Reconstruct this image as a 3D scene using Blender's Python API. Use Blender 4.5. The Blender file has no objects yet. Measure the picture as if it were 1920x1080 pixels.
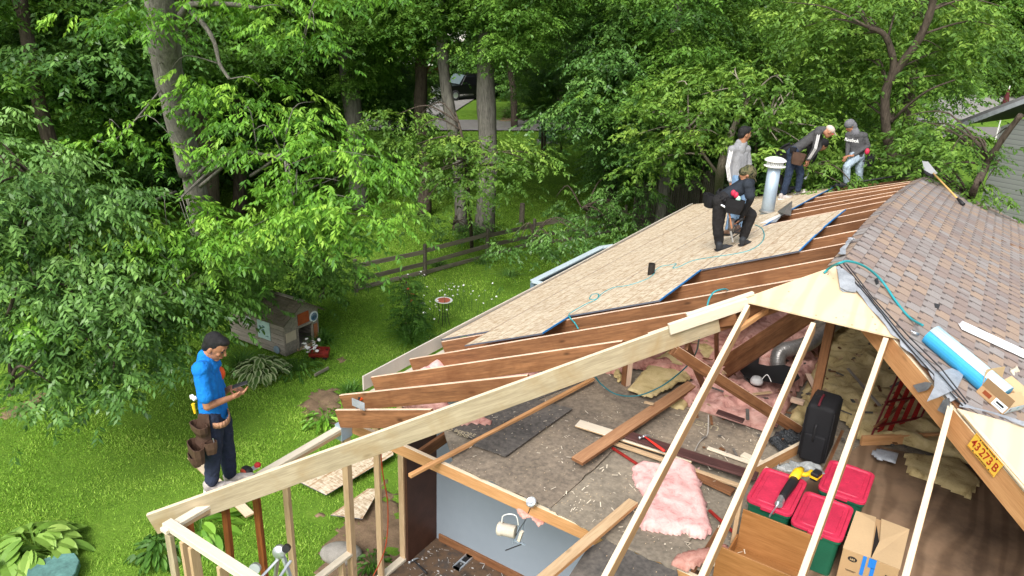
import bpy, bmesh, math, random
import numpy as np
from mathutils import Vector as V, Matrix as M
random.seed(7); RNG=np.random.default_rng(7)
sc=bpy.context.scene
COL=bpy.data.collections.new("scene"); sc.collection.children.link(COL)
# ------------------------------------------------------------ camera, sky, sun, exposure
CX,CY,CZ,FP,PIT,ROL,YAW=1.0438,-7.5607,2.3141,1371.3,.3683,.0391,-.5741
C0=V((CX,CY,CZ))
Fv=V((math.sin(YAW)*math.cos(PIT),math.cos(YAW)*math.cos(PIT),-math.sin(PIT)))
Rv=V((math.cos(YAW),-math.sin(YAW),0)); Uv=Rv.cross(Fv)
R2=Rv*math.cos(ROL)+Uv*math.sin(ROL); U2=-Rv*math.sin(ROL)+Uv*math.cos(ROL)
cd=bpy.data.cameras.new("camera"); cam=bpy.data.objects.new("camera",cd); COL.objects.link(cam)
cd.sensor_width=36; cd.lens=36*FP/1920; cd.clip_end=1500; cd.clip_start=.05
mw=M((R2,U2,-Fv)).transposed().to_4x4(); mw.translation=C0; cam.matrix_world=mw; sc.camera=cam
SUN_EL,SUN_AZ=math.radians(47),math.radians(168)   # azimuth clockwise from +Y
w=bpy.data.worlds.new("World"); sc.world=w; w.use_nodes=True
nt=w.node_tree; bg=nt.nodes['Background']; sk=nt.nodes.new('ShaderNodeTexSky'); sk.sky_type='NISHITA'
sk.sun_disc=False; sk.sun_elevation=SUN_EL; sk.sun_rotation=SUN_AZ; sk.air_density=1.0; sk.dust_density=4.0; sk.ozone_density=1.0
hs=nt.nodes.new('ShaderNodeHueSaturation'); hs.inputs['Saturation'].default_value=.35
nt.links.new(sk.outputs[0],hs.inputs['Color']); nt.links.new(hs.outputs[0],bg.inputs[0]); bg.inputs[1].default_value=.15
sl=bpy.data.lights.new("sun",'SUN'); sl.energy=1.9; sl.angle=math.radians(26); sl.color=(1,.96,.9)
so=bpy.data.objects.new("sun",sl); COL.objects.link(so)
sd=V((math.sin(SUN_AZ)*math.cos(SUN_EL),math.cos(SUN_AZ)*math.cos(SUN_EL),math.sin(SUN_EL)))
so.rotation_euler=sd.to_track_quat('Z','Y').to_euler(); so.location=sd*50
sc.view_settings.view_transform='Standard'; sc.view_settings.look='None'; sc.view_settings.gamma=1; sc.view_settings.exposure=.74
# ------------------------------------------------------------ pixel helpers (photo pixels 1920x1080 -> points on real planes)
def ray(a,b): return Fv+R2*((a-960)/FP)+U2*((540-b)/FP)
def on(a,b,ax,v):
    d=ray(a,b); return C0+d*((v-C0[ax])/d[ax])
def onp(a,b,n,k):
    d=ray(a,b); n=V(n); return C0+d*((k-C0.dot(n))/d.dot(n))
GZ=-4.9; AZ=-2.13; S=.4367; W=4.73; L=9.44; SL=-4.72
def gr(a,b,z=GZ): return on(a,b,2,z)
def zr(y): return -.64*(max(0.,y-2)/7.44)**1.5 if y>2 else 0.
def zl(x,y): return S*x+zr(y)*(1+x/W)          # left roof slope, x<=0
def zrt(x,y): return -S*x+zr(y)*(1-min(x,4)/8)            # right roof slope
def onL(a,b,off=0): # point on left slope
    p=onp(a,b,(-S,0,1),0)
    for _ in range(6): p=onp(a,b,(-S,0,1),zl(p.x,p.y)-S*p.x+off)
    return p
def onR(a,b,off=0):
    p=onp(a,b,(S,0,1),0)
    for _ in range(6): p=onp(a,b,(S,0,1),zrt(p.x,p.y)+S*p.x+off)
    return p
# ------------------------------------------------------------ objects
def tag(o,label=None,cat=None,group=None,kind=None):
    if label: o['label']=label
    if cat: o['category']=cat
    if group: o['group']=group
    if kind: o['kind']=kind
    return o
def thing(name,label,cat,loc=(0,0,0),group=None):
    o=bpy.data.objects.new(name,None); COL.objects.link(o); o.location=V(loc); o.empty_display_size=.1
    return tag(o,label,cat,group)
def put(o,parent,Mw):
    """place object o at world matrix Mw under parent (an unrotated empty or an object put() before)"""
    COL.objects.link(o)
    if parent is not None:
        o.parent=parent; pm=M(parent['_m']) if '_m' in parent else M.Translation(parent.location)
        o.matrix_local=pm.inverted()@Mw
    else: o.matrix_world=Mw
    MW[o.name]=Mw.copy(); return o
MW={}
def pmat(parent): return MW.get(parent.name) or M.Translation(parent.location)
def put(o,parent,Mw):
    COL.objects.link(o)
    if parent is not None:
        o.parent=parent; o.matrix_local=pmat(parent).inverted()@Mw
    else: o.matrix_basis=Mw
    MW[o.name]=Mw.copy(); return o
def mesh(name,vs,fs,mats,parent=None,Mw=None,mi=None,smooth=False,org=None,attr=None):
    """vs are world coordinates unless Mw is given (then local)"""
    if Mw is None:
        if org is None: org=pmat(parent).translation if parent is not None else V(np.mean(np.array([list(v) for v in vs]),axis=0))
        Mw=M.Translation(org); vs=[V(v)-V(org) for v in vs]
    me=bpy.data.meshes.new(name); me.from_pydata([tuple(v) for v in vs],[],[tuple(f) for f in fs])
    if not isinstance(mats,(list,tuple)): mats=[mats]
    for m in mats: me.materials.append(m)
    if mi is not None: me.polygons.foreach_set('material_index',mi)
    if smooth: me.polygons.foreach_set('use_smooth',[True]*len(me.polygons))
    if attr is not None:
        for k,v in attr.items():
            a=me.attributes.new(k,'FLOAT','FACE'); a.data.foreach_set('value',np.asarray(v,dtype=np.float32))
    me.update(); o=bpy.data.objects.new(name,me); return put(o,parent,Mw)
def npmesh(name,vs,nper,mats,parent=None,attr=None,org=None,mi=None):
    """fast mesh: vs (F,nper,3) polygons"""
    vs=np.asarray(vs,dtype=np.float32); F=vs.shape[0]
    org=np.array(org if org is not None else (pmat(parent).translation if parent is not None else (0,0,0)),dtype=np.float32)
    me=bpy.data.meshes.new(name); me.vertices.add(F*nper); me.loops.add(F*nper); me.polygons.add(F)
    me.vertices.foreach_set('co',(vs.reshape(-1,3)-org).ravel())
    me.loops.foreach_set('vertex_index',np.arange(F*nper,dtype=np.int32))
    me.polygons.foreach_set('loop_start',np.arange(0,F*nper,nper,dtype=np.int32))
    me.polygons.foreach_set('loop_total',np.full(F,nper,dtype=np.int32))
    if not isinstance(mats,(list,tuple)): mats=[mats]
    for m in mats: me.materials.append(m)
    if mi is not None: me.polygons.foreach_set('material_index',np.asarray(mi,dtype=np.int32))
    if attr is not None:
        for k,v in attr.items():
            a=me.attributes.new(k,'FLOAT','FACE'); a.data.foreach_set('value',np.asarray(v,dtype=np.float32))
    me.update(calc_edges=True); me.validate()
    o=bpy.data.objects.new(name,me); return put(o,parent,M.Translation(V([float(c) for c in org])))
def bev(o,wd=.004,seg=1):
    m=o.modifiers.new('bevel','BEVEL'); m.width=wd; m.segments=seg; m.limit_method='ANGLE'; return o
BOXF=[(0,3,2,1),(4,5,6,7),(0,1,5,4),(1,2,6,5),(2,3,7,6),(3,0,4,7)]
def boxv(x0,x1,y0,y1,z0,z1): return [V(v) for v in ((x0,y0,z0),(x1,y0,z0),(x1,y1,z0),(x0,y1,z0),(x0,y0,z1),(x1,y0,z1),(x1,y1,z1),(x0,y1,z1))]
class MB:
    def __init__(s): s.v=[];s.f=[];s.m=[]
    def add(s,vs,fs,mi=0):
        n=len(s.v); s.v+=[V(v) for v in vs]; s.f+=[tuple(i+n for i in f) for f in fs]; s.m+=[mi]*len(fs); return s
    def box(s,x0,x1,y0,y1,z0,z1,mi=0,X=None):
        vs=boxv(x0,x1,y0,y1,z0,z1)
        if X is not None: vs=[X@v for v in vs]
        return s.add(vs,BOXF,mi)
    def bar(s,p,q,w,h,mi=0,up=(0,0,1)):
        F=frame(p,q,up); l=(V(q)-V(p)).length; return s.box(0,l,-w/2,w/2,-h/2,h/2,mi,F)
    def tube(s,pts,r,n=8,mi=0,caps=True):
        pts=[V(p) for p in pts]; k=len(pts); rs=r if isinstance(r,(list,tuple)) else [r]*k
        b=len(s.v); side=None
        for i,p in enumerate(pts):
            t=(pts[min(i+1,k-1)]-pts[max(i-1,0)]).normalized()
            if side is None: side=t.orthogonal().normalized()
            side=(side-t*side.dot(t)); side=side.normalized() if side.length>1e-6 else t.orthogonal().normalized()
            o=t.cross(side)
            for j in range(n):
                a=2*math.pi*j/n; s.v.append(p+(side*math.cos(a)+o*math.sin(a))*rs[i])
        for i in range(k-1):
            for j in range(n):
                s.f.append((b+i*n+j,b+i*n+(j+1)%n,b+(i+1)*n+(j+1)%n,b+(i+1)*n+j)); s.m.append(mi)
        if caps:
            s.f.append(tuple(b+j for j in range(n))[::-1]); s.f.append(tuple(b+(k-1)*n+j for j in range(n))); s.m+=[mi,mi]
        return s
    def lathe(s,c,prof,n=20,mi=0,axis=(0,0,1)):
        c=V(c);ax=V(axis).normalized(); a1=ax.orthogonal().normalized();a2=ax.cross(a1); b=len(s.v)
        for r,z in prof:
            for j in range(n):
                a=2*math.pi*j/n; s.v.append(c+ax*z+(a1*math.cos(a)+a2*math.sin(a))*max(r,1e-4))
        for i in range(len(prof)-1):
            for j in range(n):
                s.f.append((b+i*n+j,b+i*n+(j+1)%n,b+(i+1)*n+(j+1)%n,b+(i+1)*n+j)); s.m.append(mi)
        s.f.append(tuple(b+j for j in range(n))[::-1]); s.f.append(tuple(b+(len(prof)-1)*n+j for j in range(n))); s.m+=[mi,mi]
        return s
    def prism(s,poly,d,mi=0,ms=None):
        """poly: top outline (world points), d: offset vector to the bottom"""
        b=len(s.v);n=len(poly); d=V(d); s.v+=[V(p) for p in poly]+[V(p)+d for p in poly]
        s.f.append(tuple(range(b,b+n))); s.f.append(tuple(range(b+2*n-1,b+n-1,-1))); s.m+=[mi,mi]
        for i in range(n): s.f.append((b+i,b+n+i,b+n+(i+1)%n,b+(i+1)%n)); s.m.append(mi if ms is None else ms)
        return s
    def build(s,name,mats,parent=None,smooth=False,org=None):
        return mesh(name,s.v,s.f,mats,parent,mi=s.m,smooth=smooth,org=org)
def frame(p,q,up=(0,0,1)):
    p=V(p);q=V(q);x=(q-p).normalized(); u=V(up); y=u.cross(x)
    if y.length<1e-4: y=V((0,1,0)).cross(x)
    y.normalize(); z=x.cross(y); m=M((x,y,z)).transposed().to_4x4(); m.translation=p; return m
def lum(name,p,q,w,h,mats,parent=None,up=(0,0,1),ends=None,bv=.003):
    """board whose TOP centre line runs p->q; w across, h down; own frame so that the grain follows it"""
    F=frame(p,q,up); l=(V(q)-V(p)).length; sag=0
    nseg=max(2,int(l/.6)); vs=[];fs=[];mi=[]
    rr=random.Random(hash((round(p[0],2),round(q[1],2),round(p[2],2)))&0xffff)
    ph=rr.uniform(0,6);am=min(.006,l*.0012)
    for i in range(nseg+1):
        x=l*i/nseg; dy=am*math.sin(ph+x*.9); dz=am*.7*math.sin(ph*2+x*.7)
        vs+=[V((x,-w/2+dy,-h+dz)),V((x,w/2+dy,-h+dz)),V((x,w/2+dy,dz)),V((x,-w/2+dy,dz))]
    for i in range(nseg):
        b=4*i
        for j in range(4):
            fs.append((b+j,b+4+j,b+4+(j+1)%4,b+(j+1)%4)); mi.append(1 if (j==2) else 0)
    fs.append((0,1,2,3));fs.append((4*nseg+3,4*nseg+2,4*nseg+1,4*nseg)); mi+=[0,0]
    if not isinstance(mats,(list,tuple)): mats=[mats,mats]
    o=mesh(name,vs,fs,list(mats),parent,Mw=F,mi=mi)
    if bv: bev(o,bv)
    return o
# ------------------------------------------------------------ materials
class NT:
    def __init__(s,name):
        s.m=bpy.data.materials.new(name); s.m.use_nodes=True; s.t=s.m.node_tree; s.b=s.t.nodes['Principled BSDF']; s.out=s.t.nodes['Material Output']
    def n(s,t,**k):
        o=s.t.nodes.new('ShaderNode'+t)
        for a,b in k.items():
            if a in o.inputs.keys(): o.inputs[a].default_value=b
            else: setattr(o,a,b)
        return o
    def l(s,a,b): s.t.links.new(a,b)
    def coord(s,scale=(1,1,1),rnd=False,kind='Object',rot=(0,0,0)):
        tc=s.n('TexCoord'); mp=s.n('Mapping'); mp.inputs['Scale'].default_value=scale; mp.inputs['Rotation'].default_value=rot; s.l(tc.outputs[kind],mp.inputs[0])
        if rnd:
            oi=s.n('ObjectInfo'); m=s.n('Math',operation='MULTIPLY'); m.inputs[1].default_value=37.; s.l(oi.outputs['Random'],m.inputs[0])
            c=s.n('CombineXYZ')
            for i in range(3): s.l(m.outputs[0],c.inputs[i])
            s.l(c.outputs[0],mp.inputs['Location'])
        return mp.outputs[0]
    def noise(s,co,scale,detail=4,rough=.55,dist=0):
        o=s.n('TexNoise',Scale=scale,Detail=detail,Roughness=rough,Distortion=dist); s.l(co,o.inputs['Vector']); return o.outputs[0]
    def ramp(s,fac,stops):
        r=s.n('ValToRGB'); e=r.color_ramp.elements
        while len(e)<len(stops): e.new(.5)
        for i,(p,c) in enumerate(stops):
            e[i].position=p; e[i].color=(c if isinstance(c,(tuple,list)) else (c,c,c))[:3]+(1,) if isinstance(c,tuple) else (c,c,c,1)
        s.l(fac,r.inputs[0]); return r.outputs[0]
    def mix(s,fac,a,b,mode='MIX'):
        o=s.n('MixRGB',blend_type=mode)
        for i,v in ((0,fac),(1,a),(2,b)):
            if hasattr(v,'links') or hasattr(v,'is_linked'): s.l(v,o.inputs[i])
            else: o.inputs[i].default_value=(v if i==0 else tuple(v)[:3]+(1,))
        return o.outputs[0]
    def bump(s,h,st=.3,d=.01):
        b=s.n('Bump'); b.inputs['Strength'].default_value=st; b.inputs['Distance'].default_value=d; s.l(h,b.inputs['Height']); s.l(b.outputs[0],s.b.inputs['Normal'])
    def done(s,col,rough=.6,metal=0,spec=.3):
        if hasattr(col,'is_linked'): s.l(col,s.b.inputs['Base Color'])
        else: s.b.inputs['Base Color'].default_value=tuple(col)+(1,)
        if hasattr(rough,'is_linked'): s.l(rough,s.b.inputs['Roughness'])
        else: s.b.inputs['Roughness'].default_value=rough
        s.b.inputs['Metallic'].default_value=metal; s.b.inputs['Specular IOR Level'].default_value=spec; return s.m
def sc3(c,k): return tuple(min(1,x*k) for x in c)
def mat(name,col,rough=.6,metal=0,var=.2,scale=6,bump=.15,bd=.004,spec=.3,fine=60,rnd=True):
    t=NT(name); co=t.coord(rnd=rnd); a=t.noise(co,scale,5); b=t.noise(co,fine,3)
    c=t.ramp(a,[(.3,sc3(col,1-var)),(.7,sc3(col,1+var))]); c=t.mix(.35,c,t.ramp(b,[(.3,sc3(col,1-var*1.3)),(.7,sc3(col,1+var))]))
    if bump: t.bump(b,bump,bd)
    return t.done(c,rough,metal,spec)
def wood(name,col,dark,rough=.65,streak=.6,knot=1.0,stain=None,tone=.25):
    t=NT(name); co=t.coord((1.0,14,14),rnd=True); co2=t.coord((1,1,1),rnd=True)
    g=t.noise(co,1.6,6,.6,.6); g2=t.noise(co,7,3,.6)
    c=t.ramp(g,[(.32,dark),(.5,tuple((a+b)/2 for a,b in zip(col,dark))),(.62,col)]); c=t.mix(1-streak,c,col)
    c=t.mix(.25,c,t.ramp(g2,[(.35,sc3(dark,.8)),(.6,sc3(col,1.1))]))
    if knot:
        vo=t.n('TexVoronoi',Scale=1.0); co3=t.coord((2.2,5.5,5.5),rnd=True); t.l(co3,vo.inputs['Vector'])
        k=t.ramp(vo.outputs['Distance'],[(.05,1.),(.13,0.)]); m=t.n('Math',operation='MULTIPLY'); m.inputs[1].default_value=.75*knot; t.l(k,m.inputs[0])
        c=t.mix(m.outputs[0],c,sc3(dark,.35))
    if stain:
        sn=t.noise(co2,2.3,4,.6,.4); c=t.mix(t.ramp(sn,[(.5,0.),(.72,.75)]),c,stain)
    oi=t.n('ObjectInfo'); mr=t.n('MapRange'); mr.inputs['To Min'].default_value=1-tone; mr.inputs['To Max'].default_value=1+tone*.7; t.l(oi.outputs['Random'],mr.inputs['Value'])
    hv=t.n('HueSaturation'); t.l(mr.outputs[0],hv.inputs['Value']); t.l(c,hv.inputs['Color'])
    t.bump(g,.25,.004); return t.done(hv.outputs[0],rough,0,.25)
WNEW=wood('new_pine',(.53,.385,.235),(.36,.22,.11),knot=.9,tone=.08,streak=.6)
WTAN=wood('tan_pine_side',(.50,.315,.165),(.33,.18,.08),knot=1,tone=.08,streak=.7)
WNEWT=wood('new_pine_edge',(.68,.57,.42),(.50,.38,.25),knot=.5,tone=.06,streak=.4)
WWH=wood('white_pine',(.68,.61,.49),(.62,.52,.38),knot=.5,tone=.05,streak=.4)
WGR=wood('mill_stained_pine',(.46,.385,.26),(.27,.22,.14),knot=.7,tone=.06,streak=.8,stain=(.33,.23,.11))
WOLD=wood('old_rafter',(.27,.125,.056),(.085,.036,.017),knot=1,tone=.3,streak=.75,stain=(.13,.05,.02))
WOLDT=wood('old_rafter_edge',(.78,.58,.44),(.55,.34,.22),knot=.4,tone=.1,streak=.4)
WORG=wood('orange_pine',(.60,.33,.15),(.38,.17,.06),knot=.6,tone=.1,streak=.6)
WRED=wood('red_brown_stud',(.36,.115,.03),(.10,.03,.012),knot=.8,tone=.15,streak=.8)
WMAH=wood('dark_stained_board',(.10,.045,.04),(.03,.014,.014),knot=.2,tone=.1,streak=.8)
WPAN=wood('varnished_panel',(.36,.17,.06),(.22,.09,.025),knot=.3,tone=.1,streak=.8,rough=.4)
WGREY=wood('weathered_grey_wood',(.33,.29,.245),(.15,.13,.105),knot=.5,tone=.2,streak=.8)
WFEN=wood('weathered_fence_wood',(.19,.165,.13),(.08,.068,.052),knot=.4,tone=.3,streak=.8)
def plymat(name,a,b,dirt,ds=(.5,.75),nails=True,sc_=1.):
    t=NT(name); co=t.coord((1*sc_,1*sc_,1),rnd=True); wv=t.n('TexWave',wave_type='BANDS',bands_direction='X'); wv.inputs['Scale'].default_value=1.1; wv.inputs['Distortion'].default_value=16; wv.inputs['Detail'].default_value=3; wv.inputs['Detail Scale'].default_value=.7
    co2=t.coord((1.6*sc_,.45*sc_,1),rnd=True); t.l(co2,wv.inputs['Vector'])
    c=t.mix(.5,t.ramp(wv.outputs[0],[(.1,b),(.6,a),(1,a)]),a); n=t.noise(co,1.8,6,.65); c=t.mix(t.ramp(n,[(ds[0],0.),(ds[1],.85)]),c,dirt)
    if nails:
        vo=t.n('TexVoronoi',Scale=9.); t.l(co,vo.inputs['Vector']); c=t.mix(t.ramp(vo.outputs['Distance'],[(.05,.8),(.1,0.)]),c,sc3(dirt,.5))
    t.bump(n,.2,.004); return t.done(c,.6,0,.25)
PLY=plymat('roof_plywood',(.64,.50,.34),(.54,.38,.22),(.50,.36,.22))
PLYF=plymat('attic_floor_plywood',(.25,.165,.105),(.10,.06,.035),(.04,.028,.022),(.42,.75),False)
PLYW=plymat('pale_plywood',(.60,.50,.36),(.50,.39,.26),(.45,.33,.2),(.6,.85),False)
def osbmat(name,lines):
    t=NT(name); co=t.coord((1,1,1),rnd=True)
    cols=[]
    for k,(sx,sy,rz) in enumerate(((14,60,.5),(16,55,-.7),(40,13,.2))):
        vo=t.n('TexVoronoi',Scale=1.0); t.l(t.coord((sx,sy,20),rnd=True,rot=(0,0,rz)),vo.inputs['Vector']); cols.append(vo.outputs['Color'])
    sep=[]
    for c_ in cols:
        s_=t.n('SeparateXYZ'); t.l(c_,s_.inputs[0]); sep.append(s_.outputs[0])
    ad=t.n('Math',operation='ADD'); t.l(sep[0],ad.inputs[0]); t.l(sep[1],ad.inputs[1]); ad2=t.n('Math',operation='ADD'); t.l(ad.outputs[0],ad2.inputs[0]); t.l(sep[2],ad2.inputs[1])
    dv=t.n('Math',operation='MULTIPLY'); dv.inputs[1].default_value=.333; t.l(ad2.outputs[0],dv.inputs[0])
    c=t.ramp(dv.outputs[0],[(.2,(.37,.26,.165)),(.4,(.53,.42,.295)),(.6,(.63,.53,.395)),(.85,(.71,.64,.51))])
    if lines:
        co=t.coord((1,1,1)); sx=t.n('SeparateXYZ'); t.l(co,sx.inputs[0]); m=t.n('Math',operation='FRACT'); mm=t.n('Math',operation='MULTIPLY'); mm.inputs[1].default_value=1/lines
        t.l(sx.outputs[0],mm.inputs[0]); t.l(mm.outputs[0],m.inputs[0]); lt=t.n('Math',operation='LESS_THAN'); lt.inputs[1].default_value=.075; t.l(m.outputs[0],lt.inputs[0])
        nn=t.noise(co,9,2); mu=t.n('Math',operation='MULTIPLY'); t.l(lt.outputs[0],mu.inputs[0]); t.l(nn,mu.inputs[1]); mu2=t.n('Math',operation='MULTIPLY'); mu2.inputs[1].default_value=1.35; t.l(mu.outputs[0],mu2.inputs[0])
        c=t.mix(mu2.outputs[0],c,(.34,.19,.08))
    sn=t.noise(t.coord((1,1,1),rnd=True),1.3,6,.7,.5); c=t.mix(t.ramp(sn,[(.5,0.),(.75,.45)]),c,(.33,.25,.18))
    t.bump(dv.outputs[0],.15,.003); return t.done(c,.7,0,.2)
OSB=osbmat('osb_sheathing',.2); OSBG=osbmat('osb_offcut',.4)
BLUEE=mat('blue_edge_seal',(.03,.25,.62),.6,var=.1)
DARKE=mat('grey_edge_seal',(.10,.11,.14),.7)
def darkboard(name,base,dirt):
    t=NT(name); co=t.coord((1,1,1),kind='Object',rnd=True); n=t.noise(co,1.6,7,.65); n2=t.noise(co,22,4,.6)
    c=t.ramp(n,[(.3,sc3(base,.6)),(.5,base),(.68,dirt)]); c=t.mix(.4,c,t.ramp(n2,[(.35,sc3(base,.55)),(.65,sc3(dirt,1.1))]))
    vo=t.n('TexVoronoi',Scale=26.); t.l(t.coord((1,.45,1),rot=(0,0,.6)),vo.inputs['Vector']); c=t.mix(t.ramp(vo.outputs['Distance'],[(.06,.8),(.13,0.)]),c,(.62,.46,.28))
    t.bump(n2,.3,.004); return t.done(c,.85,0,.15)
DKB=darkboard('dirty_fibreboard',(.18,.15,.12),(.32,.26,.19))
DKG=darkboard('dirty_grey_board',(.20,.175,.14),(.31,.265,.20))
DKU=darkboard('charcoal_board',(.09,.085,.08),(.17,.15,.13))
def fluff(name,a,b,d,sc_=7):
    t=NT(name); co=t.coord(rnd=True); n=t.noise(co,sc_,8,.7,.6); n2=t.noise(co,60,4,.7); c=t.ramp(n,[(.3,d),(.45,a),(.68,b)])
    t.bump(n2,.6,.012); t.b.inputs['Subsurface Weight'].default_value=0; return t.done(c,.95,0,.1)
PINK=fluff('pink_fibreglass',(.50,.26,.22),(.68,.43,.37),(.24,.095,.08))
PINKF=fluff('clean_pink_fibreglass',(.70,.39,.37),(.80,.54,.51),(.48,.22,.21),11)
PINKD=fluff('dirty_pink_fibreglass',(.42,.20,.16),(.60,.36,.30),(.17,.07,.06))
YEL=fluff('yellow_fibreglass',(.46,.36,.17),(.60,.49,.27),(.18,.12,.05),5)
FOILG=mat('grey_flashing',(.30,.32,.35),.45,var=.3,scale=9)
GALV=mat('galvanised_steel',(.42,.52,.62),.38,metal=.35,var=.12,scale=5,bump=.05)
STEEL=mat('bright_steel',(.62,.66,.70),.3,metal=.8,var=.08,bump=.03)
ALU=mat('aluminium',(.66,.70,.74),.32,metal=.7,var=.06,bump=.02)
WHT=mat('white_enamel',(.80,.80,.78),.45,var=.06,bump=.05)
BLK=mat('black_plastic',(.018,.018,.02),.5,var=.2)
BLK2=mat('black_nylon',(.010,.010,.012),.8,var=.3,fine=300,bump=.3)
RUB=mat('dark_rubber',(.03,.03,.033),.7)
TEAL=mat('teal_hose',(.03,.30,.34),.4,var=.1); DTEAL=mat('dark_teal_hose',(.015,.13,.15),.4,var=.1)
REDL=mat('red_plastic',(.52,.03,.075),.5,var=.22,scale=9,bump=.06)
GRNP=mat('green_plastic',(.012,.10,.055),.45,var=.15,bump=.04)
CARD=mat('cardboard',(.42,.27,.14),.8,var=.07,scale=3,fine=90); CARDL=mat('cardboard_inside',(.52,.37,.21),.8,var=.07,scale=3,fine=90)
INK=mat('black_ink',(.02,.016,.014),.8,var=.1,bump=0); BTAPE=mat('blue_tape',(.02,.19,.62),.6,var=.08,bump=0)
REDW=mat('red_painted_wood',(.26,.018,.014),.5,var=.4,scale=8)
YELT=mat('yellow_tool_body',(.78,.50,.02),.45,var=.06,bump=0)
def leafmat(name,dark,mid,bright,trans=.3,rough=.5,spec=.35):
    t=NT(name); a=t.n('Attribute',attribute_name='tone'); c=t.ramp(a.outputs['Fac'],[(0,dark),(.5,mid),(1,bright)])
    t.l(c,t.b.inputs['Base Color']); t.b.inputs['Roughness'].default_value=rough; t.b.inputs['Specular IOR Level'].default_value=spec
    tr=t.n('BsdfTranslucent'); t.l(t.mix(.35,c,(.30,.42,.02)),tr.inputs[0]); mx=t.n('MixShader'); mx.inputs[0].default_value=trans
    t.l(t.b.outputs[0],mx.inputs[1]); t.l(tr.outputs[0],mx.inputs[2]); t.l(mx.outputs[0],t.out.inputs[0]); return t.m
LF_B=leafmat('bright_ash_leaf',(.06,.17,.02),(.165,.38,.035),(.38,.62,.08))
LF_D=leafmat('deep_shrub_leaf',(.045,.12,.025),(.11,.24,.05),(.23,.42,.10),.22,.42,.45)
LF_F=leafmat('forest_leaf',(.055,.14,.022),(.125,.27,.038),(.24,.43,.065))
LF_Y=leafmat('dogwood_leaf',(.055,.13,.02),(.14,.27,.04),(.30,.46,.075))
LF_G=leafmat('border_plant_leaf',(.03,.09,.012),(.07,.18,.025),(.15,.32,.05))
LF_H=leafmat('lime_hosta_leaf',(.10,.22,.03),(.20,.36,.055),(.34,.50,.11),.2)
LF_V=leafmat('variegated_leaf',(.05,.12,.02),(.16,.26,.07),(.50,.58,.30),.2)
PETW=mat('white_petal',(.82,.82,.80),.7,var=.05,bump=0); PETR=mat('coral_petal',(.55,.08,.05),.7,var=.1,bump=0)
def bark(name,a,b):
    t=NT(name); co=t.coord((7,7,1.2),rnd=True); n=t.noise(co,2.4,7,.7,.8); c=t.ramp(n,[(.3,b),(.65,a)]); t.bump(n,.8,.03); return t.done(c,.9,0,.1)
BK_G=bark('grey_bark',(.24,.225,.195),(.07,.066,.057)); BK_D=bark('dark_bark',(.12,.095,.075),(.03,.024,.018)); BK_P=bark('pale_twig_bark',(.36,.32,.26),(.15,.13,.10))
# ============================================================ GROUND
def groundmat():
    t=NT('lawn_soil'); co=t.coord((1,1,1)); n=t.noise(co,.35,6,.6); n2=t.noise(co,5,5,.65); n3=t.noise(co,40,4,.7)
    c=t.ramp(n,[(.3,(.08,.17,.016)),(.55,(.16,.29,.03)),(.75,(.24,.36,.05))])
    c=t.mix(.5,c,t.ramp(n2,[(.3,(.05,.11,.012)),(.6,(.16,.28,.03)),(.8,(.28,.32,.07))])); c=t.mix(.4,c,t.ramp(n3,[(.3,(.02,.05,.01)),(.7,(.16,.3,.04))]))
    t.bump(n3,.5,.03); return t.done(c,.9,0,.1)
LAWN=groundmat()
SOIL=mat('bare_soil',(.20,.135,.085),.95,var=.45,scale=5,fine=50,bump=.6,bd=.02)
ASPH=mat('asphalt_road',(.20,.19,.18),.9,var=.15,scale=2); CONC=mat('concrete_drive',(.27,.26,.25),.9,var=.12,scale=1.5)
def gh(x,y):
    return 0.05*math.sin(x*.31+1)*math.cos(y*.27)+.02*math.sin(x*1.3+y*.9)
n=120; xs=np.linspace(-1,1,n)
gx=np.sign(xs)*np.abs(xs)**2.2*300-12; gy=np.sign(xs)*np.abs(xs)**2.2*300+8
vs=[];fs=[]
for j in range(n):
    for i in range(n):
        x,y=gx[i],gy[j]; vs.append((x,y,GZ+(gh(x,y) if -30<x<0 and -20<y<40 else 0)-.02))
for j in range(n-1):
    for i in range(n-1): fs.append((j*n+i,j*n+i+1,(j+1)*n+i+1,(j+1)*n+i))
tag(mesh('ground',vs,fs,LAWN,smooth=True,org=(0,0,0)),kind='structure')
def patch(name,pts,mt,z,lab=None,kind='structure',jit=0,sub=6):
    pts=[V((p.x,p.y,z)) for p in pts]; out=[]
    for i,p in enumerate(pts):
        q=pts[(i+1)%len(pts)]
        for k in range(sub):
            a=p.lerp(q,k/sub); out.append(a+V((random.uniform(-jit,jit),random.uniform(-jit,jit),0)))
    o=mesh(name,out,[tuple(range(len(out)))],mt); tag(o,kind=kind)
    if o.data.polygons[0].normal.z<0: o.data.flip_normals()
    return o
GT=GZ+.055
patch('road',[gr(-500,232),gr(560,222),gr(760,226),gr(960,226),gr(1230,232),gr(1900,240),gr(1900,262),gr(1200,247),gr(960,246),gr(720,245),gr(500,250),gr(-500,262)],ASPH,GT)
patch('driveway',[gr(720,243),gr(790,195),gr(850,166),gr(905,158),gr(912,172),gr(850,212),gr(800,243)],CONC,GT+.006)
patch('driveway',[gr(1640,230),gr(1780,178),gr(1925,138),gr(1990,150),gr(1990,200),gr(1860,215),gr(1780,240)],CONC,GT+.03)
patch('path',[gr(1925,112),gr(1990,108),gr(1990,128),gr(1880,128),gr(1870,118)],ASPH,GT+.02)
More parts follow.
